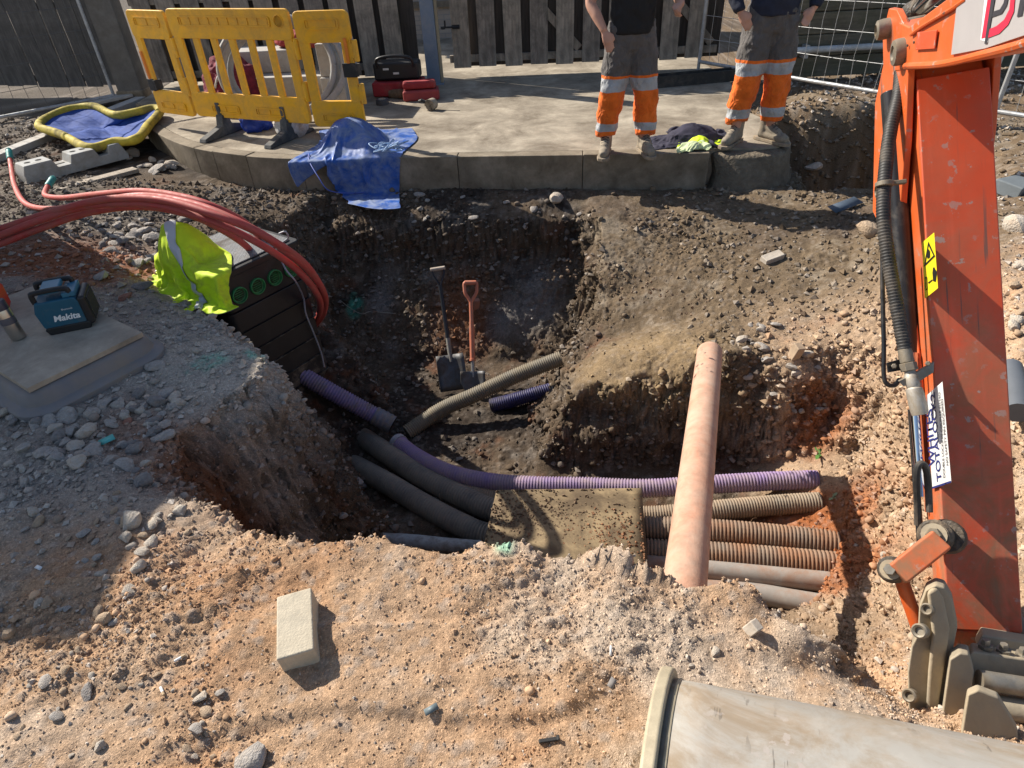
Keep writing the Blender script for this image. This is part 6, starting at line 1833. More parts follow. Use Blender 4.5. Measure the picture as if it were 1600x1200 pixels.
# speaker
s0 = Z(92, 521, zt_)
sa = math.radians(-6)
spk = thing('jobsite_speaker', 'teal and black jobsite speaker with a carrying handle on the chipboard', 'speaker', mw=T(Z(78, 524, zt_)) @ rotz(math.radians(20)) @ Matrix.Scale(.88, 4))
TEALP = mat('teal_plastic', (.010, .085, .14), .12, 7, .5, bump=.05, dirt=(.12, .12, .11), damt=.15, dscale=9)
TEAL2 = mat('teal_plastic_pale', (.03, .14, .22), .12, 7, .5, bump=.05)
W_, Dp, H_ = .215, .20, .20
m_ = basis((1, 0, 0), (0, 0, 1), (0, -1, 0), (0, 0, 0))
body_ = MB().prism([(.015, 0), (W_ - .02, 0), (W_ - .005, .03), (W_, H_ - .03), (W_ - .02, H_), (.0, H_), (-.02, H_ - .06), (-.01, .05)], -Dp, 0, m_).build('body', TEALP, spk, bevel=.010, seg=3)
MB().prism([(.005, -.003), (W_, -.003), (W_ + .012, .03), (W_, .045), (0, .045), (-.01, .03)], -Dp - .006, .006, m_).build('base_bumper', BLKP, spk, bevel=.008, seg=3)
MB().box((W_ + .012, Dp / 2, H_ / 2 + .008), (.045, Dp + .01, H_ - .02)).build('grille_housing', BLKP, spk, bevel=.02, seg=4)
GRL = mat('grille', (.02, .02, .022), .3, 90, .7, bump=.9, bscale=180)
MB().box((W_ + .036, Dp / 2, H_ / 2 + .008), (.008, Dp - .04, H_ - .06)).build('grille', GRL, body_, bevel=.003)
hd_ = MB()
hd_.tube(catmull([(.0, .03, H_ - .01), (.0, .03, H_ + .035), (.02, .03, H_ + .05), (.16, .03, H_ + .05), (.18, .03, H_ + .03), (.18, .03, H_ - .01)], 4), .015, 10)
hd_.tube(catmull([(.0, .17, H_ - .01), (.0, .17, H_ + .035), (.02, .17, H_ + .05), (.16, .17, H_ + .05), (.18, .17, H_ + .03), (.18, .17, H_ - .01)], 4), .015, 10)
hd_.build('side_handle', BLKP, spk)
MB().box((.09, .10, H_ + .045), (.10, .15, .03)).build('carry_handle', TEAL2, spk, bevel=.010, seg=3)
MB().box((.175, .10, H_ + .012), (.07, .17, .03)).build('control_panel', TEAL2, spk, bevel=.008)
mb = MB()
for k in range(5): mb.box((.155 + .0, .05 + .025 * k, H_ + .029), (.012, .014, .004))
mb.build('button', mat('button_grey', (.25, .27, .28), .1, 9, .5, bump=0), spk)
def lettering(txt, parent, m4, width, m, shear=0, bold=.0):
    cu = bpy.data.curves.new('lettering', 'FONT'); cu.body = txt; cu.shear = shear; cu.offset = bold
    to = bpy.data.objects.new('lettering', cu); COL.objects.link(to)
    dg = bpy.context.evaluated_depsgraph_get(); dg.update()
    me = bpy.data.meshes.new_from_object(to.evaluated_get(dg)); bpy.data.objects.remove(to)
    xs = [v.co.x for v in me.vertices]; k = width / (max(xs) - min(xs)); x0 = min(xs)
    for v in me.vertices: v.co = m4 @ V(((v.co.x - x0) * k, v.co.y * k, 0))
    me.materials.clear(); me.materials.append(m)
    o = bpy.data.objects.new('lettering', me); COL.objects.link(o); o.parent = parent
    return o
LOGO = mat('white_logo', (.72, .74, .74), 0, 5, .5, bump=0)
fm = basis((1, 0, 0), (0, 0, 1), (0, -1, 0), (0, -.0015, 0))
lettering('Makita', body_, fm @ T(.055, .075, 0), .135, LOGO, .25, .03)
lettering('Bluetooth', body_, fm @ T(.115, .135, 0), .055, LOGO)
# flask, leaning
fb0, fb1 = Z(30, 528, zt_), None
fd = (D(3, 472, (fb0 - V((0, 0, CAM_H))).dot(V((0, CP, -SP))) - .02) - fb0)
fl_ = thing('steel_flask', 'steel flask with a dark lid standing on the chipboard left of the speaker', 'flask', mw=frame_to(V((fd.x * .35, .0, 1)).normalized() if False else V((-.10, .05, 1)), loc=fb0))
FS = mat('brushed_flask', (.45, .42, .38), .08, 6, .28, metal=.9, bump=0)
MB().lathe([(.030, .004), (.033, .0), (.0345, .006), (.035, .10), (.036, .165), (.034, .172)], 24).build('body', FS, fl_)
MB().lathe([(.0365, .160), (.037, .168), (.037, .200), (.034, .207), (.0, .208)], 24, None, cap=False).build('lid', mat('flask_lid', (.05, .045, .065), .1, 8, .35), fl_)
MB().lathe([(.0353, .085), (.0356, .088), (.0358, .118), (.0355, .12)], 24, None, cap=False).build('sleeve_band', mat('flask_band', (.09, .085, .10), .1, 8, .4), fl_)
# red can at the picture's edge
rc0 = Z(-26, 500, zt_)
rc = thing('red_can', 'bright red plastic can at the left edge behind the flask', 'can', mw=T(rc0) @ rotz(.2))
REDC = mat('red_can_plastic', (.62, .035, .02), .08, 6, .4, bump=.05)
MB().prism([(-.12, 0), (.10, 0), (.13, .05), (.135, .15), (.10, .22), (.07, .25), (-.12, .25)], -.09, .09, basis((1, 0, 0), (0, 0, 1), (0, -1, 0), (0, 0, 0))).build('body', REDC, rc, bevel=.022, seg=4)
MB().tube(catmull([(.08, 0, .235), (.07, 0, .29), (.0, 0, .31), (-.08, 0, .30), (-.11, 0, .25)], 5), .017, 10).build('handle', REDC, rc)
MB().cyl((-.08, 0, .24), (-.12, 0, .31), .025, 14).build('spout_cap', BLKP, rc)

# ------------------------------------------------------------------ yellow hi-vis jacket on the chamber lid
HV = mat('hi_vis_yellow', (.58, .78, .015), .12, 6, .65, bump=.5, bscale=11, bdist=.012, dirt=(.30, .32, .06), damt=.28, dscale=6)
HVG = mat('jacket_lining', (.10, .095, .09), .2, 8, .8, bump=.4, bscale=12, bdist=.01)
REFL = mat('reflective_tape', (.50, .50, .54), .06, 8, .35, bump=.1)
jk = thing('hi_vis_jacket', 'yellow hi-vis jacket thrown over the corner of the black chamber', 'jacket', loc=(-1.9, 3.85, .06))
o = MB().add(*SIM['jacket']).build('shell', HV, jk, world=True, angle=0)
if sum(p.normal.z for p in o.data.polygons) < 0: o.data.flip_normals()
o.data.materials.append(HVG)
md = o.modifiers.new('solid', 'SOLIDIFY'); md.thickness = .007; md.offset = -1; md.material_offset = 1; md.material_offset_rim = 1
md = o.modifiers.new('sub', 'SUBSURF'); md.levels = 1; md.render_levels = 1
# reflective bands cut from the same folded sheet
jv, jf = SIM['jacket']
def band(sel, lift, name, m, par):
    ff = [f for f in jf if sel(f)]
    if not ff: return
    o = MB().add(jv, ff)
    used = sorted({k for f in ff for k in f}); mp = {k: i for i, k in enumerate(used)}
    nr = {k: V((0, 0, 0)) for k in used}
    for f in ff:
        n = (jv[f[1]] - jv[f[0]]).cross(jv[f[3]] - jv[f[0]]).normalized()
        for k in f: nr[k] += n
    sgn = 1 if sum(n.z for n in nr.values()) > 0 else -1
    mb = MB().add([jv[k] + nr[k].normalized() * lift * sgn for k in used], [tuple(mp[k] for k in f) for f in ff])
    return mb.build(name, m, par, world=True, solid=.002, angle=0, sub=1)
jfi = {f: i for i, f in enumerate(jf)}
# pattern coordinates of each face, rebuilt in the same order
pat = [((i + .5) / 74, (j + .5) / 46) for j in range(46) for i in range(74) if _jkeep((i + .5) / 74, (j + .5) / 46)]
band(lambda f: .30 < pat[jfi[f]][1] < .37 and .27 < pat[jfi[f]][0] < .73, .006, 'reflective_band', REFL, jk)
band(lambda f: .12 < pat[jfi[f]][0] < .17, .006, 'reflective_band', REFL, jk)
band(lambda f: .83 < pat[jfi[f]][0] < .88, .006, 'reflective_band', REFL, jk)
# ------------------------------------------------------------------ clothes heap between the workers
ch_ = thing('clothes_heap', 'heap of navy and hi-vis clothes on the slab between the two workers', 'clothes', loc=Z(1085, 210, 0))
NVY = mat('navy_cloth', (.030, .028, .048), .25, 8, .9, bump=.5, bscale=12, bdist=.012)
MB().add(*SIM['jumper']).build('navy_jumper', NVY, ch_, world=True, solid=.006, angle=0, sub=1)
MB().add(*SIM['vest']).build('hi_vis_vest', HV, ch_, world=True, solid=.005, angle=0, sub=1)
MB().add(*SIM['pale']).build('pale_cloth', mat('pale_green_cloth', (.48, .55, .32), .12, 8, .8, bump=.2, bscale=14, bdist=.01), ch_, world=True, solid=.005, angle=0, sub=1)

# ------------------------------------------------------------------ concrete paver in the foreground
pa, pb, pc2 = Z(434, 1030, .075), Z(494, 1014, .075), Z(500, 918, .075)
px_ = (pb - pa).normalized(); py_ = V((-px_.y, px_.x, 0))
gz = hz(pa.x, pa.y)
pv = thing('paver_brick', 'pale concrete paver lying alone on the sand in the foreground', 'brick', mw=T(pa.x, pa.y, gz - .02) @ rotz(math.atan2(px_.y, px_.x)) @ Matrix.Rotation(-.05, 4, 'Y') @ Matrix.Rotation(.04, 4, 'X'))
PAV = mat('paver', (.47, .41, .31), .15, 14, .9, bump=.5, bscale=160, dirt=(.36, .32, .25), damt=.35, dscale=12)
lw, ll = (pb - pa).length, (pc2 - pb).length
MB().box((lw / 2, ll / 2, .045), (lw, ll, .09)).build('block', PAV, pv, bevel=.006, seg=2)
# ------------------------------------------------------------------ loose stones
def rock_mesh(name, seed, sub, m):
    r = np.random.RandomState(seed)
    bm = bmesh.new(); bmesh.ops.create_icosphere(bm, subdivisions=sub, radius=1)
    co = np.array([v.co[:] for v in bm.verts])
    for k in range(11):                                   # chop with planes -> broken faces
        n = r.normal(size=3); n /= np.linalg.norm(n); d = r.uniform(.52, .88)
        h = co @ n
        co = co - np.outer(np.clip(h - d, 0, None), n) * .93
    co += .05 * fbm(co[:, 0], co[:, 1], co[:, 2], 2.2, 3, .5, seed)[:, None] * co
    co *= np.array([1, r.uniform(.65, .9), r.uniform(.45, .75)])
    for v, c in zip(bm.verts, co): v.co = c
    me = bpy.data.meshes.new(name); bm.to_mesh(me); bm.free()
    me.polygons.foreach_set('use_smooth', [True] * len(me.polygons)); me.set_sharp_from_angle(angle=.55)
    me.materials.append(m)
    return me
ST_G = mat('stone_grey', (.35, .325, .30), .3, 3, .9, bump=.5, bscale=9, bdist=.03, dirt=(.34, .27, .20), damt=.3, dscale=2.2, dsharp=.2)
ST_P = mat('stone_pale', (.47, .43, .37), .2, 3, .9, bump=.5, bscale=9, bdist=.03, dirt=(.38, .27, .18), damt=.35, dscale=2.2, dsharp=.2)
ST_D = mat('stone_dark', (.21, .20, .195), .3, 3, .85, bump=.5, bscale=9, bdist=.03, dirt=(.25, .19, .14), damt=.3, dscale=2.2, dsharp=.2)
ST_R = mat('stone_red', (.30, .14, .095), .25, 3, .9, bump=.5, bscale=9, bdist=.03)
ST_T = mat('stone_tan', (.36, .27, .185), .25, 3, .9, bump=.5, bscale=9, bdist=.03, dirt=(.42, .30, .2), damt=.4, dscale=2.2, dsharp=.2)
ROCKS = {}
for k, m_ in (('g', ST_G), ('p', ST_P), ('d', ST_D), ('r', ST_R), ('t', ST_T)):
    ROCKS[k] = [rock_mesh('stone', 100 + i * 7 + ord(k), 2, m_) for i in range(4)]
rs_ = random.Random(21)
WORDS = {'g': 'grey', 'p': 'pale', 'd': 'dark', 'r': 'red', 't': 'tan'}
def stone(px, py, size_px, kinds, label, group=None, cat='stone', name='stone', sink=.28, flat_=1.0, rank=None):
    p = ground(px, py)
    dep = (p - V((0, 0, CAM_H))).dot(V((0, CP, -SP)))
    s = size_px / 1000 * dep / 2
    kd = rs_.choice(kinds)
    o = bpy.data.objects.new(name, rs_.choice(ROCKS[kd])); COL.objects.link(o)
    if rank is not None: label = ('small', 'middling', 'large')[min(2, int(rank * 3))] + ' ' + WORDS[kd] + ' ' + label
    o.scale = (s * rs_.uniform(.9, 1.15), s * rs_.uniform(.85, 1.1), s * rs_.uniform(.85, 1.15) * flat_)
    o.rotation_euler = (rs_.uniform(-.35, .35), rs_.uniform(-.35, .35), rs_.uniform(0, 6.28))
    o.location = (p.x, p.y, p.z + s * .5 * (1 - 2 * sink))
    tag(o, label, cat, group)
    return o
# stones one can point at
stone(207, 820, 46, 'p', 'rounded pale cobble on the sunny edge left of the trench', sink=.2)
stone(870, 313, 44, 'p', 'flat pale stone on the bank just below the slab edge', flat_=.7)
stone(1272, 264, 36, 'p', 'broken lump of concrete at the edge of the dark hole behind the slab', flat_=.8)
stone(315, 1092, 28, 'p', 'round pale pebble on the sand below and left of the paver')
stone(392, 1188, 60, 'g', 'large grey stone cut off by the bottom edge of the picture', sink=.35)
stone(137, 1083, 34, 'd', 'slate coloured angular stone on the sand at lower left', flat_=.6)
stone(202, 922, 28, 'p', 'flat light stone on the sand left of the paver', flat_=.6)
stone(72, 1066, 28, 'g', 'round grey cobble on the sand at the lower left edge')
stone(1588, 358, 66, 'p', 'big pale boulder right of the excavator arm', sink=.35)
stone(1360, 365, 46, 't', 'tan lump of rubble against the left edge of the excavator arm')
stone(20, 626, 34, 'p', 'pale rounded stone against the front corner of the grey tray')
stone(245, 575, 32, 'g', 'grey stone beside the right corner of the tray', flat_=.8)
stone(200, 660, 24, 'r', 'reddish flat stone in front of the grey tray', flat_=.6)
stone(195, 466, 26, 'r', 'red brick fragment left of the hanging jacket sleeve', flat_=.7)
stone(160, 435, 34, 'g', 'angular grey rubble stone behind the speaker', flat_=.8)
stone(225, 450, 40, 'd', 'dark rubble stone left of the yellow jacket', flat_=.8)
stone(225, 755, 40, 'd', 'dark stone stuck in the upper left edge of the trench')
stone(1190, 545, 26, 'g', 'grey stone on the gravel slope beside the top of the clay pipe')
stone(1080, 1042, 16, 'p', 'small white pebble on the sand above the bucket')
stone(1118, 1020, 24, 'p', 'pale stub of stone near the lip above the bucket')
# broken block pieces
def chunk(name, label, cat, px, py, size, rot, m, tilt=(.1, .1), lift=.0):
    p = ground(px, py)
    o = MB().box((0, 0, 0), size).build(name, m, None, bevel=min(size) * .12, seg=2)
    o.matrix_world = T(p + V((0, 0, size[2] * .3 + lift))) @ rotz(rot) @ Matrix.Rotation(tilt[0], 4, 'X') @ Matrix.Rotation(tilt[1], 4, 'Y')
    tag(o, label, cat); return o
chunk('block_fragment', 'pale broken block piece on the upper right bank', 'block', 1206, 407, (.16, .075, .06), .35, ST_P, (.2, -.15))
chunk('block_fragment', 'small upright tan brick end in the gravel slope', 'brick', 1242, 558, (.055, .06, .11), .2, ST_T, (.25, .1))
chunk('brick_fragment', 'red brick half lying in the dug soil at the far wall', 'brick', 745, 480, (.05, .05, .10), .2, ST_R, (.2, .1))
chunk('block_fragment', 'thick grey slab piece right of the excavator arm top', 'block', 1585, 300, (.3, .2, .1), .5, mat('slate_block', (.16, .18, .19), .15, 5, .8), (.1, .1))
chunk('block_fragment', 'white broken block end in the sand above the bucket', 'block', 1175, 985, (.03, .035, .05), .5, ST_P, (.3, .2))

def in_poly(x, y, poly):
    c = False; j = len(poly) - 1
    for i in range(len(poly)):
        xi, yi = poly[i]; xj, yj = poly[j]
        if (yi > y) != (yj > y) and x < (xj - xi) * (y - yi) / (yj - yi) + xi: c = not c
        j = i
    return c
def where(x, y, xs, ys):
    h = ('left', 'middle', 'right')[min(2, int(3 * (x - min(xs)) / (max(xs) - min(xs))))]
    v = ('far', 'central', 'near')[min(2, int(3 * (y - min(ys)) / (max(ys) - min(ys))))]
    return ', ' + v + ' ' + h
def strew(poly, n, smin, smax, kinds, label, group, power=2.0):
    xs = [p[0] for p in poly]; ys = [p[1] for p in poly]
    k = 0
    while k < n:
        x, y = rs_.uniform(min(xs), max(xs)), rs_.uniform(min(ys), max(ys))
        if not in_poly(x, y, poly): continue
        q_ = rs_.random() ** power
        stone(x, y, smin + (smax - smin) * q_, kinds, label + where(x, y, xs, ys), group, rank=q_); k += 1
strew([(0, 640), (60, 640), (240, 612), (300, 620), (290, 660), (235, 705), (225, 745), (150, 745), (60, 720), (0, 700)], 92, 14, 40, 'ggpgd', 'rubble stone strewn below the plastic tray', 'rubble below the tray', 1.5)
strew([(0, 720), (150, 770), (250, 770), (330, 820), (300, 880), (150, 900), (60, 860), (0, 800)], 44, 12, 34, 'gptp', 'stone in the sandy slope left of the trench lip', 'stones left of the trench lip')
strew([(0, 940), (120, 930), (300, 960), (380, 1080), (360, 1190), (0, 1200)], 42, 11, 30, 'tgpt', 'pebble on the sand at the lower left', 'pebbles at the lower left', 2.2)
strew([(140, 345), (300, 330), (300, 360), (250, 400), (225, 440), (150, 390)], 48, 12, 30, 'gdgg', 'rubble stone heaped left of the chamber', 'rubble left of the chamber', 1.4)
strew([(200, 245), (235, 240), (275, 262), (270, 275), (215, 270)], 13, 12, 30, 'gp', 'stone against the curved end of the slab', 'stones against the slab end', 1.2)
strew([(1140, 500), (1230, 500), (1290, 580), (1290, 660), (1230, 680), (1150, 620)], 38, 10, 26, 'gptg', 'stone in the gravel slope right of the clay pipe', 'stones right of the clay pipe')
strew([(650, 305), (860, 300), (930, 330), (920, 360), (640, 350)], 14, 9, 20, 'pg', 'stone in the dark bank below the slab', 'stones in the bank below the slab')
strew([(1290, 760), (1345, 740), (1400, 800), (1400, 900), (1350, 960)], 14, 9, 22, 'pt', 'stone in the bank at the duct ends', 'stones at the duct ends')
strew([(1565, 320), (1600, 310), (1600, 560), (1575, 560)], 6, 16, 40, 'tp', 'stone in the strip right of the excavator arm', 'stones right of the arm')
strew([(450, 690), (600, 760), (560, 820), (480, 800)], 14, 12, 24, 'dg', 'stone on the trench floor beside the black ducts', 'stones on the trench floor')

# ------------------------------------------------------------------ gravel and crumbs (uncountable)
def scatter(name, label, cat, n, weight, smin, smax, power, seed, sink=.25, pgrey=.38, ico=False):
    r = np.random.RandomState(seed)
    cp, sp = CP, SP
    dep = VY * CP - (VZ - CAM_H) * SP
    u = VX / np.maximum(dep, .1); v = (-VY * SP - (VZ - CAM_H) * CP) / np.maximum(dep, .1)
    inside = (np.abs(u) < .86) & (np.abs(v) < .66) & (dep > .4) & (dep < 8.5)
    cell = np.gradient(gx)[None, :] * np.gradient(gy)[:, None] * np.sqrt(1 + np.minimum(SL, 3) ** 2)
    w = (weight * inside * cell / np.maximum(dep, .4) ** 2).ravel()
    w = w / w.sum()
    idx = r.choice(len(w), n, p=w)
    j, i = np.unravel_index(idx, VX.shape)
    cx = VX[j, i] + r.uniform(-.005, .005, n); cy = VY[j, i] + r.uniform(-.004, .004, n); cz = VZ[j, i]
    s = (smin + (smax - smin) * r.rand(n) ** power) / 1000 * dep[j, i] / 2
    s = np.minimum(s, .03)
    # irregular octahedra
    base = np.array([(1, 0, 0), (-1, 0, 0), (0, 1, 0), (0, -1, 0), (0, 0, 1), (0, 0, -1)], float)
    F_ = np.array([(0, 2, 4), (2, 1, 4), (1, 3, 4), (3, 0, 4), (2, 0, 5), (1, 2, 5), (3, 1, 5), (0, 3, 5)])
    jit = .3
    if ico:
        bm = bmesh.new(); bmesh.ops.create_icosphere(bm, subdivisions=2, radius=1)
        base = np.array([v.co[:] for v in bm.verts]); F_ = np.array([[v.index for v in f.verts] for f in bm.faces]); bm.free(); jit = .10
    nb = len(base)
    P_ = base[None] * r.uniform(.65 if not ico else .86, 1.2 if not ico else 1.12, (n, nb, 1)) + r.uniform(-jit, jit, (n, nb, 3))
    if ico:
        for k in range(4):
            nn = r.normal(size=(n, 3)); nn /= np.linalg.norm(nn, axis=1, keepdims=True); h = np.einsum('nij,nj->ni', P_, nn)
            P_ -= np.clip(h - r.uniform(.5, .85, (n, 1)), 0, None)[..., None] * nn[:, None, :] * .9
    P_[:, :, 2] *= r.uniform(.5, .95, (n, 1))
    a = r.uniform(0, 6.28, n); ca, sa = np.cos(a), np.sin(a)
    x = P_[..., 0] * ca[:, None] - P_[..., 1] * sa[:, None]; y = P_[..., 0] * sa[:, None] + P_[..., 1] * ca[:, None]
    P_ = np.stack([x, y, P_[..., 2]], -1) * s[:, None, None] + np.stack([cx, cy, cz + s * (.5 - sink) * .8], -1)[:, None, :]
    F_ = (F_[None] + (np.arange(n) * nb)[:, None, None]).reshape(-1, 3)
    me = bpy.data.meshes.new(name)
    me.vertices.add(n * nb); me.vertices.foreach_set('co', P_.astype(np.float32).ravel())
    me.loops.add(F_.size); me.loops.foreach_set('vertex_index', F_.astype(np.int32).ravel())
    me.polygons.add(len(F_)); me.polygons.foreach_set('loop_start', np.arange(0, F_.size, 3, dtype=np.int32))
    me.polygons.foreach_set('use_smooth', np.full(len(F_), ico))
    me.update(calc_edges=True)
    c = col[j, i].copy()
    grey = np.array((.33, .30, .265)) * r.uniform(.6, 1.35, (n, 1))
    k = (r.rand(n) < pgrey)[:, None] * (.75 - .45 * dug[j, i])[:, None]
    c = c * (1 - k) + grey * k
    c *= r.uniform(.95, 1.5, (n, 1))
    c = np.clip(c, .015, .7)
    at = me.attributes.new('soil', 'FLOAT_COLOR', 'POINT')
    at.data.foreach_set('color', np.repeat(np.c_[c, np.ones(n)], nb, 0).astype(np.float32).ravel())
    me.materials.append(GRAVM)
    o = bpy.data.objects.new(name, me); COL.objects.link(o); tag(o, label, cat, kind='stuff')
    return o
GRAVM = bpy.data.materials.new('gravel'); GRAVM.use_nodes = True
_N = GRAVM.node_tree.nodes; _L = GRAVM.node_tree.links
_a = _N.new('ShaderNodeAttribute'); _a.attribute_name = 'soil'
_t = _N.new('ShaderNodeTexCoord'); _n1 = _N.new('ShaderNodeTexNoise'); _n1.inputs['Scale'].default_value = 170; _L.new(_t.outputs['Object'], _n1.inputs['Vector'])
_m1 = _N.new('ShaderNodeMapRange'); _m1.inputs[3].default_value = .7; _m1.inputs[4].default_value = 1.3; _L.new(_n1.outputs[0], _m1.inputs[0])
_x = _N.new('ShaderNodeMix'); _x.data_type = 'RGBA'; _x.blend_type = 'MULTIPLY'; _x.inputs[0].default_value = 1
_L.new(_a.outputs['Color'], _x.inputs[6]); _L.new(_m1.outputs[0], _x.inputs[7]); _L.new(_x.outputs[2], _N['Principled BSDF'].inputs['Base Color'])
_N['Principled BSDF'].inputs['Roughness'].default_value = .95; _N['Principled BSDF'].inputs['Specular IOR Level'].default_value = .15
not_slab = 1.0 - ((GY > 6.05 - .12 * GX) & (GX > -4.2) & (GX < 2.7)) * 1.0
not_ch = 1.0 - ((np.abs(GX + 1.8) < .42) & (np.abs(GY - 3.95) < .42))
patch = sstep(-.2, .3, fbm(GX, GY, zero, 3.1, 3, .5, 123))
W0 = not_slab * not_ch
scatter('crumbs', 'sandy crumbs and grit covering the ground', 'grit', 118000, W0 * (.12 + 1.9 * (GY < 1.6) * (.25 + .75 * rough_m) + .9 * patch * rough_m + 1.1 * steep + .5 * leftm + .4 * re), 1.5, 6.5, 2.7, 5, .15, .10)
scatter('clods', 'lumps of dry soil broken from the ground', 'soil', 2000, W0 * (1 - .55 * (GY < 1.5) * (GX > -1.0)) * (.06 + .9 * patch * rough_m + 1.3 * steep + .3 * re), 7, 18, 2.6, 8, .12, .10, True)
scatter('gravel', 'loose gravel mixed into the soil', 'gravel', 16000, W0 * (1 - .6 * (GY < 1.5) * (GX > -1.0)) * (.05 + .5 * steep + .75 * patch * rough_m + .35 * steep + 1.1 * leftm + 1.0 * rbank * sstep(1.2, 1.5, GX) + .6 * far_l + .3 * re), 5, 15, 2.4, 6, .22)

# ------------------------------------------------------------------ litter and weeds
WHITEB = mat('white_litter', (.72, .72, .70), .05, 20, .6, bump=0)
def scrap(name, label, cat, px, py, l, w, rot, m, tilt=.15, lift=.006):
    p = ground(px, py)
    vv = [(-l / 2, -w / 2, 0), (l / 2, -w * .4, .004), (l * .45, w / 2, .006), (-l * .5, w * .42, .0)]
    o = MB().add(vv, [(0, 1, 2, 3)]).build(name, m, None, solid=.0015)
    o.matrix_world = T(p + V((0, 0, lift))) @ rotz(rot) @ Matrix.Rotation(tilt, 4, 'X'); tag(o, label, cat); return o
scrap('paper_scrap', 'turquoise scrap lying on the rubble below the tray', 'scrap', 168, 690, .065, .04, .6, mat('teal_scrap', (.10, .42, .38), .05, 9, .5, bump=0))
scrap('paper_scrap', 'small white scrap on the shaded sand at the left', 'scrap', 63, 890, .035, .014, -.5, WHITEB)
scrap('paper_scrap', 'white splinter of plastic on the sand above the bucket', 'scrap', 954, 1020, .03, .008, 1.4, WHITEB)
scrap('plastic_scrap', 'grey plastic scrap on the sand right of the paver', 'scrap', 675, 1112, .04, .02, .4, mat('grey_scrap', (.12, .15, .16), .1, 9, .5, bump=0))
scrap('plastic_scrap', 'grey flake of slate left of the bucket', 'scrap', 956, 1068, .028, .02, .9, ST_D)
scrap('plastic_sheet', 'strip of dark blue plastic sheet at the edge of the bank near the arm', 'plastic', 1320, 325, .35, .10, .5, mat('blue_sheet', (.06, .08, .11), .2, 9, .5, bump=.3), .3, .03)
for lab, px, py, rot in (('white cigarette end on the sand left of the paver', 283, 1032, .6), ('pale cigarette end on the sand below the paver level', 255, 1082, -.9)):
    p = ground(px, py)
    t_ = thing('cigarette_end', lab, 'cigarette end', mw=T(p + V((0, 0, .006))) @ rotz(rot))
    MB().cyl((-.015, 0, 0), (.005, 0, .001), .004, 10).build('paper', WHITEB, t_)
    MB().cyl((.005, 0, .001), (.016, 0, .001), .004, 10).build('filter', mat('filter_tan', (.45, .33, .2), .1, 9, .8, bump=0), t_)
p = ground(858, 1160)
t_ = thing('steel_spike', 'short dark metal offcut lying on the sand at the bottom centre', 'metal offcut', mw=T(p + V((0, 0, .006))) @ rotz(.1))
MB().box((0, 0, 0), (.055, .010, .008)).build('bar', BLK, t_, bevel=.002); MB().box((.024, 0, .005), (.008, .014, .006)).build('head', BLK, t_, bevel=.002)
LEAF = mat('weed_leaf', (.10, .22, .05), .3, 14, .6, bump=.1)
LEAF2 = mat('dusty_leaf', (.25, .32, .18), .2, 14, .7, bump=.1)
def weed(label, px, py, n, L, m, seed):
    p = ground(px, py); r = random.Random(seed)
    t_ = thing('weed', label, 'weed', loc=p)
    for k in range(n):
        a = r.uniform(0, 6.28); l = L * r.uniform(.6, 1.1)
        d = V((math.cos(a), math.sin(a), r.uniform(.3, .9))).normalized(); s_ = V((-math.sin(a), math.cos(a), 0))
        vv = [V((0, 0, 0)), d * l * .35 + s_ * l * .16, d * l * .75 + s_ * l * .13 + V((0, 0, -.1 * l)), d * l + V((0, 0, -.2 * l)), d * l * .75 - s_ * l * .13 + V((0, 0, -.1 * l)), d * l * .35 - s_ * l * .16, d * l * .5 + V((0, 0, -.03 * l))]
        MB().add(vv, [(0, 1, 6), (1, 2, 6), (2, 3, 6), (3, 4, 6), (4, 5, 6), (5, 0, 6)]).build('leaf', m, t_, angle=0)
    MB().tube([(0, 0, -.02), (.01, 0, .02), (.0, .01, L * .5)], [.004, .003, .002], 5).build('stem', m, t_)
weed('green weed rooted at the edge of the bank above the purple duct end', 1278, 712, 6, .075, LEAF, 1)
weed('small green weed sprouting right of the purple duct end', 1300, 778, 4, .05, LEAF2, 2)
weed('dusty pale weed in the bank beside the smooth grey pipe', 1332, 885, 6, .06, LEAF2, 3)
gc = smooth_pipe('plastic_fitting', 'dark grey plastic pipe fitting right of the excavator arm', P([(1578, 575, -.02), (1586, 610, -.02), (1590, 645, -.03)]), .05, mat('dark_pvc', (.10, .11, .125), .1, 9, .5), cat='pipe fitting')

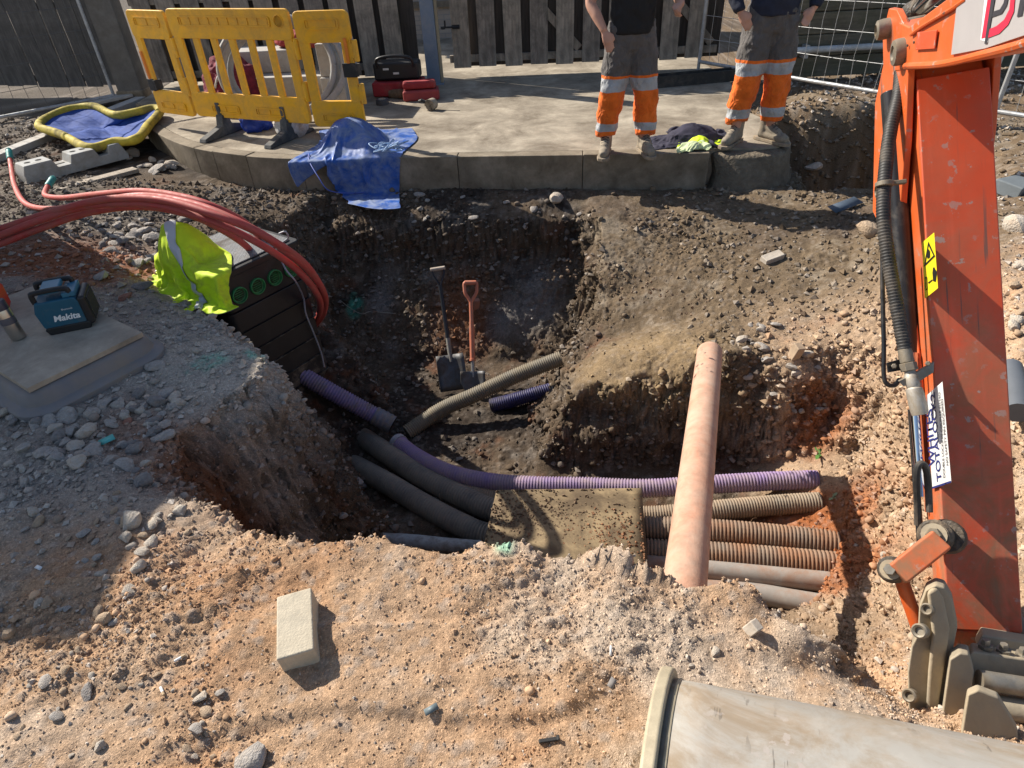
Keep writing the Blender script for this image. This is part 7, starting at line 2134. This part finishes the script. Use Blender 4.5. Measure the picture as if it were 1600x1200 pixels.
# ------------------------------------------------------------------ van added unseen off the left to shade the board and gravel
shade_van = thing('shade_van', 'unseen white panel van parked beside the excavation off the left side', 'shade_van', mw=T(-4.0, 4.08, 0) @ rotz(math.pi))
VANW = mat('van_white', (.72, .73, .74), .04, 4, .3, bump=0, dirt=(.4, .36, .3), damt=.2, coat=.4)
GLASS = mat('van_glass', (.02, .025, .03), .05, 4, .08, bump=0, spec=.8)
TYRE = mat('tyre', (.02, .02, .02), .2, 12, .85, bump=.3)
prof = [(0, .32), (0, 1.0), (.05, 2.45), (.15, 2.58), (2.9, 2.58), (3.35, 2.35), (3.85, 1.45), (4.75, 1.12), (4.95, .85), (4.98, .35), (4.5, .28), (.1, .28)]
m_ = basis((1, 0, 0), (0, 0, 1), (0, -1, 0), (0, 0, 0))
vb = MB().prism(prof, -.95, .95, m_).build('body', VANW, shade_van, bevel=.06, seg=4)
for s_ in (-1, 1):
    MB().prism([(3.0, 1.45), (3.75, 1.45), (3.35, 2.1), (3.0, 2.2)], .953, .96, m_ @ (T(0, 0, 0) if s_ > 0 else T(0, 0, -1.913))).build('side_window', GLASS, shade_van)
    for x in (.9, 4.05):
        w_ = MB().lathe([(.20, -.10), (.33, -.10), (.345, -.06), (.345, .06), (.33, .10), (.20, .10)], 28, T(x, s_ * .86, .345) @ Matrix.Rotation(math.pi / 2, 4, 'X')).build('wheel', TYRE, shade_van)
        MB().lathe([(.0, .09), (.19, .095), (.205, .104), (.0, .104)], 20, T(x, s_ * .86, .345) @ Matrix.Rotation(-s_ * math.pi / 2 * -1, 4, 'X'), cap=False).build('wheel_trim', STL, w_)
    MB().box((-.004, s_ * .8, 1.1), (.02, .14, .5)).build('tail_light', mat('tail_red', (.4, .01, .01), 0, 5, .2, bump=0), shade_van, bevel=.01)
    MB().box((-.008, s_ * .45, 1.9), (.012, .62, .55)).build('rear_window', GLASS, shade_van, bevel=.01)
MB().box((-.05, 0, .42), (.12, 1.8, .18)).build('bumper', BLKP, shade_van, bevel=.03)
MB().prism([(3.42, 2.28), (3.86, 1.47), (3.88, 1.49), (3.44, 2.30)], -.8, .8, m_).build('windscreen', GLASS, shade_van)
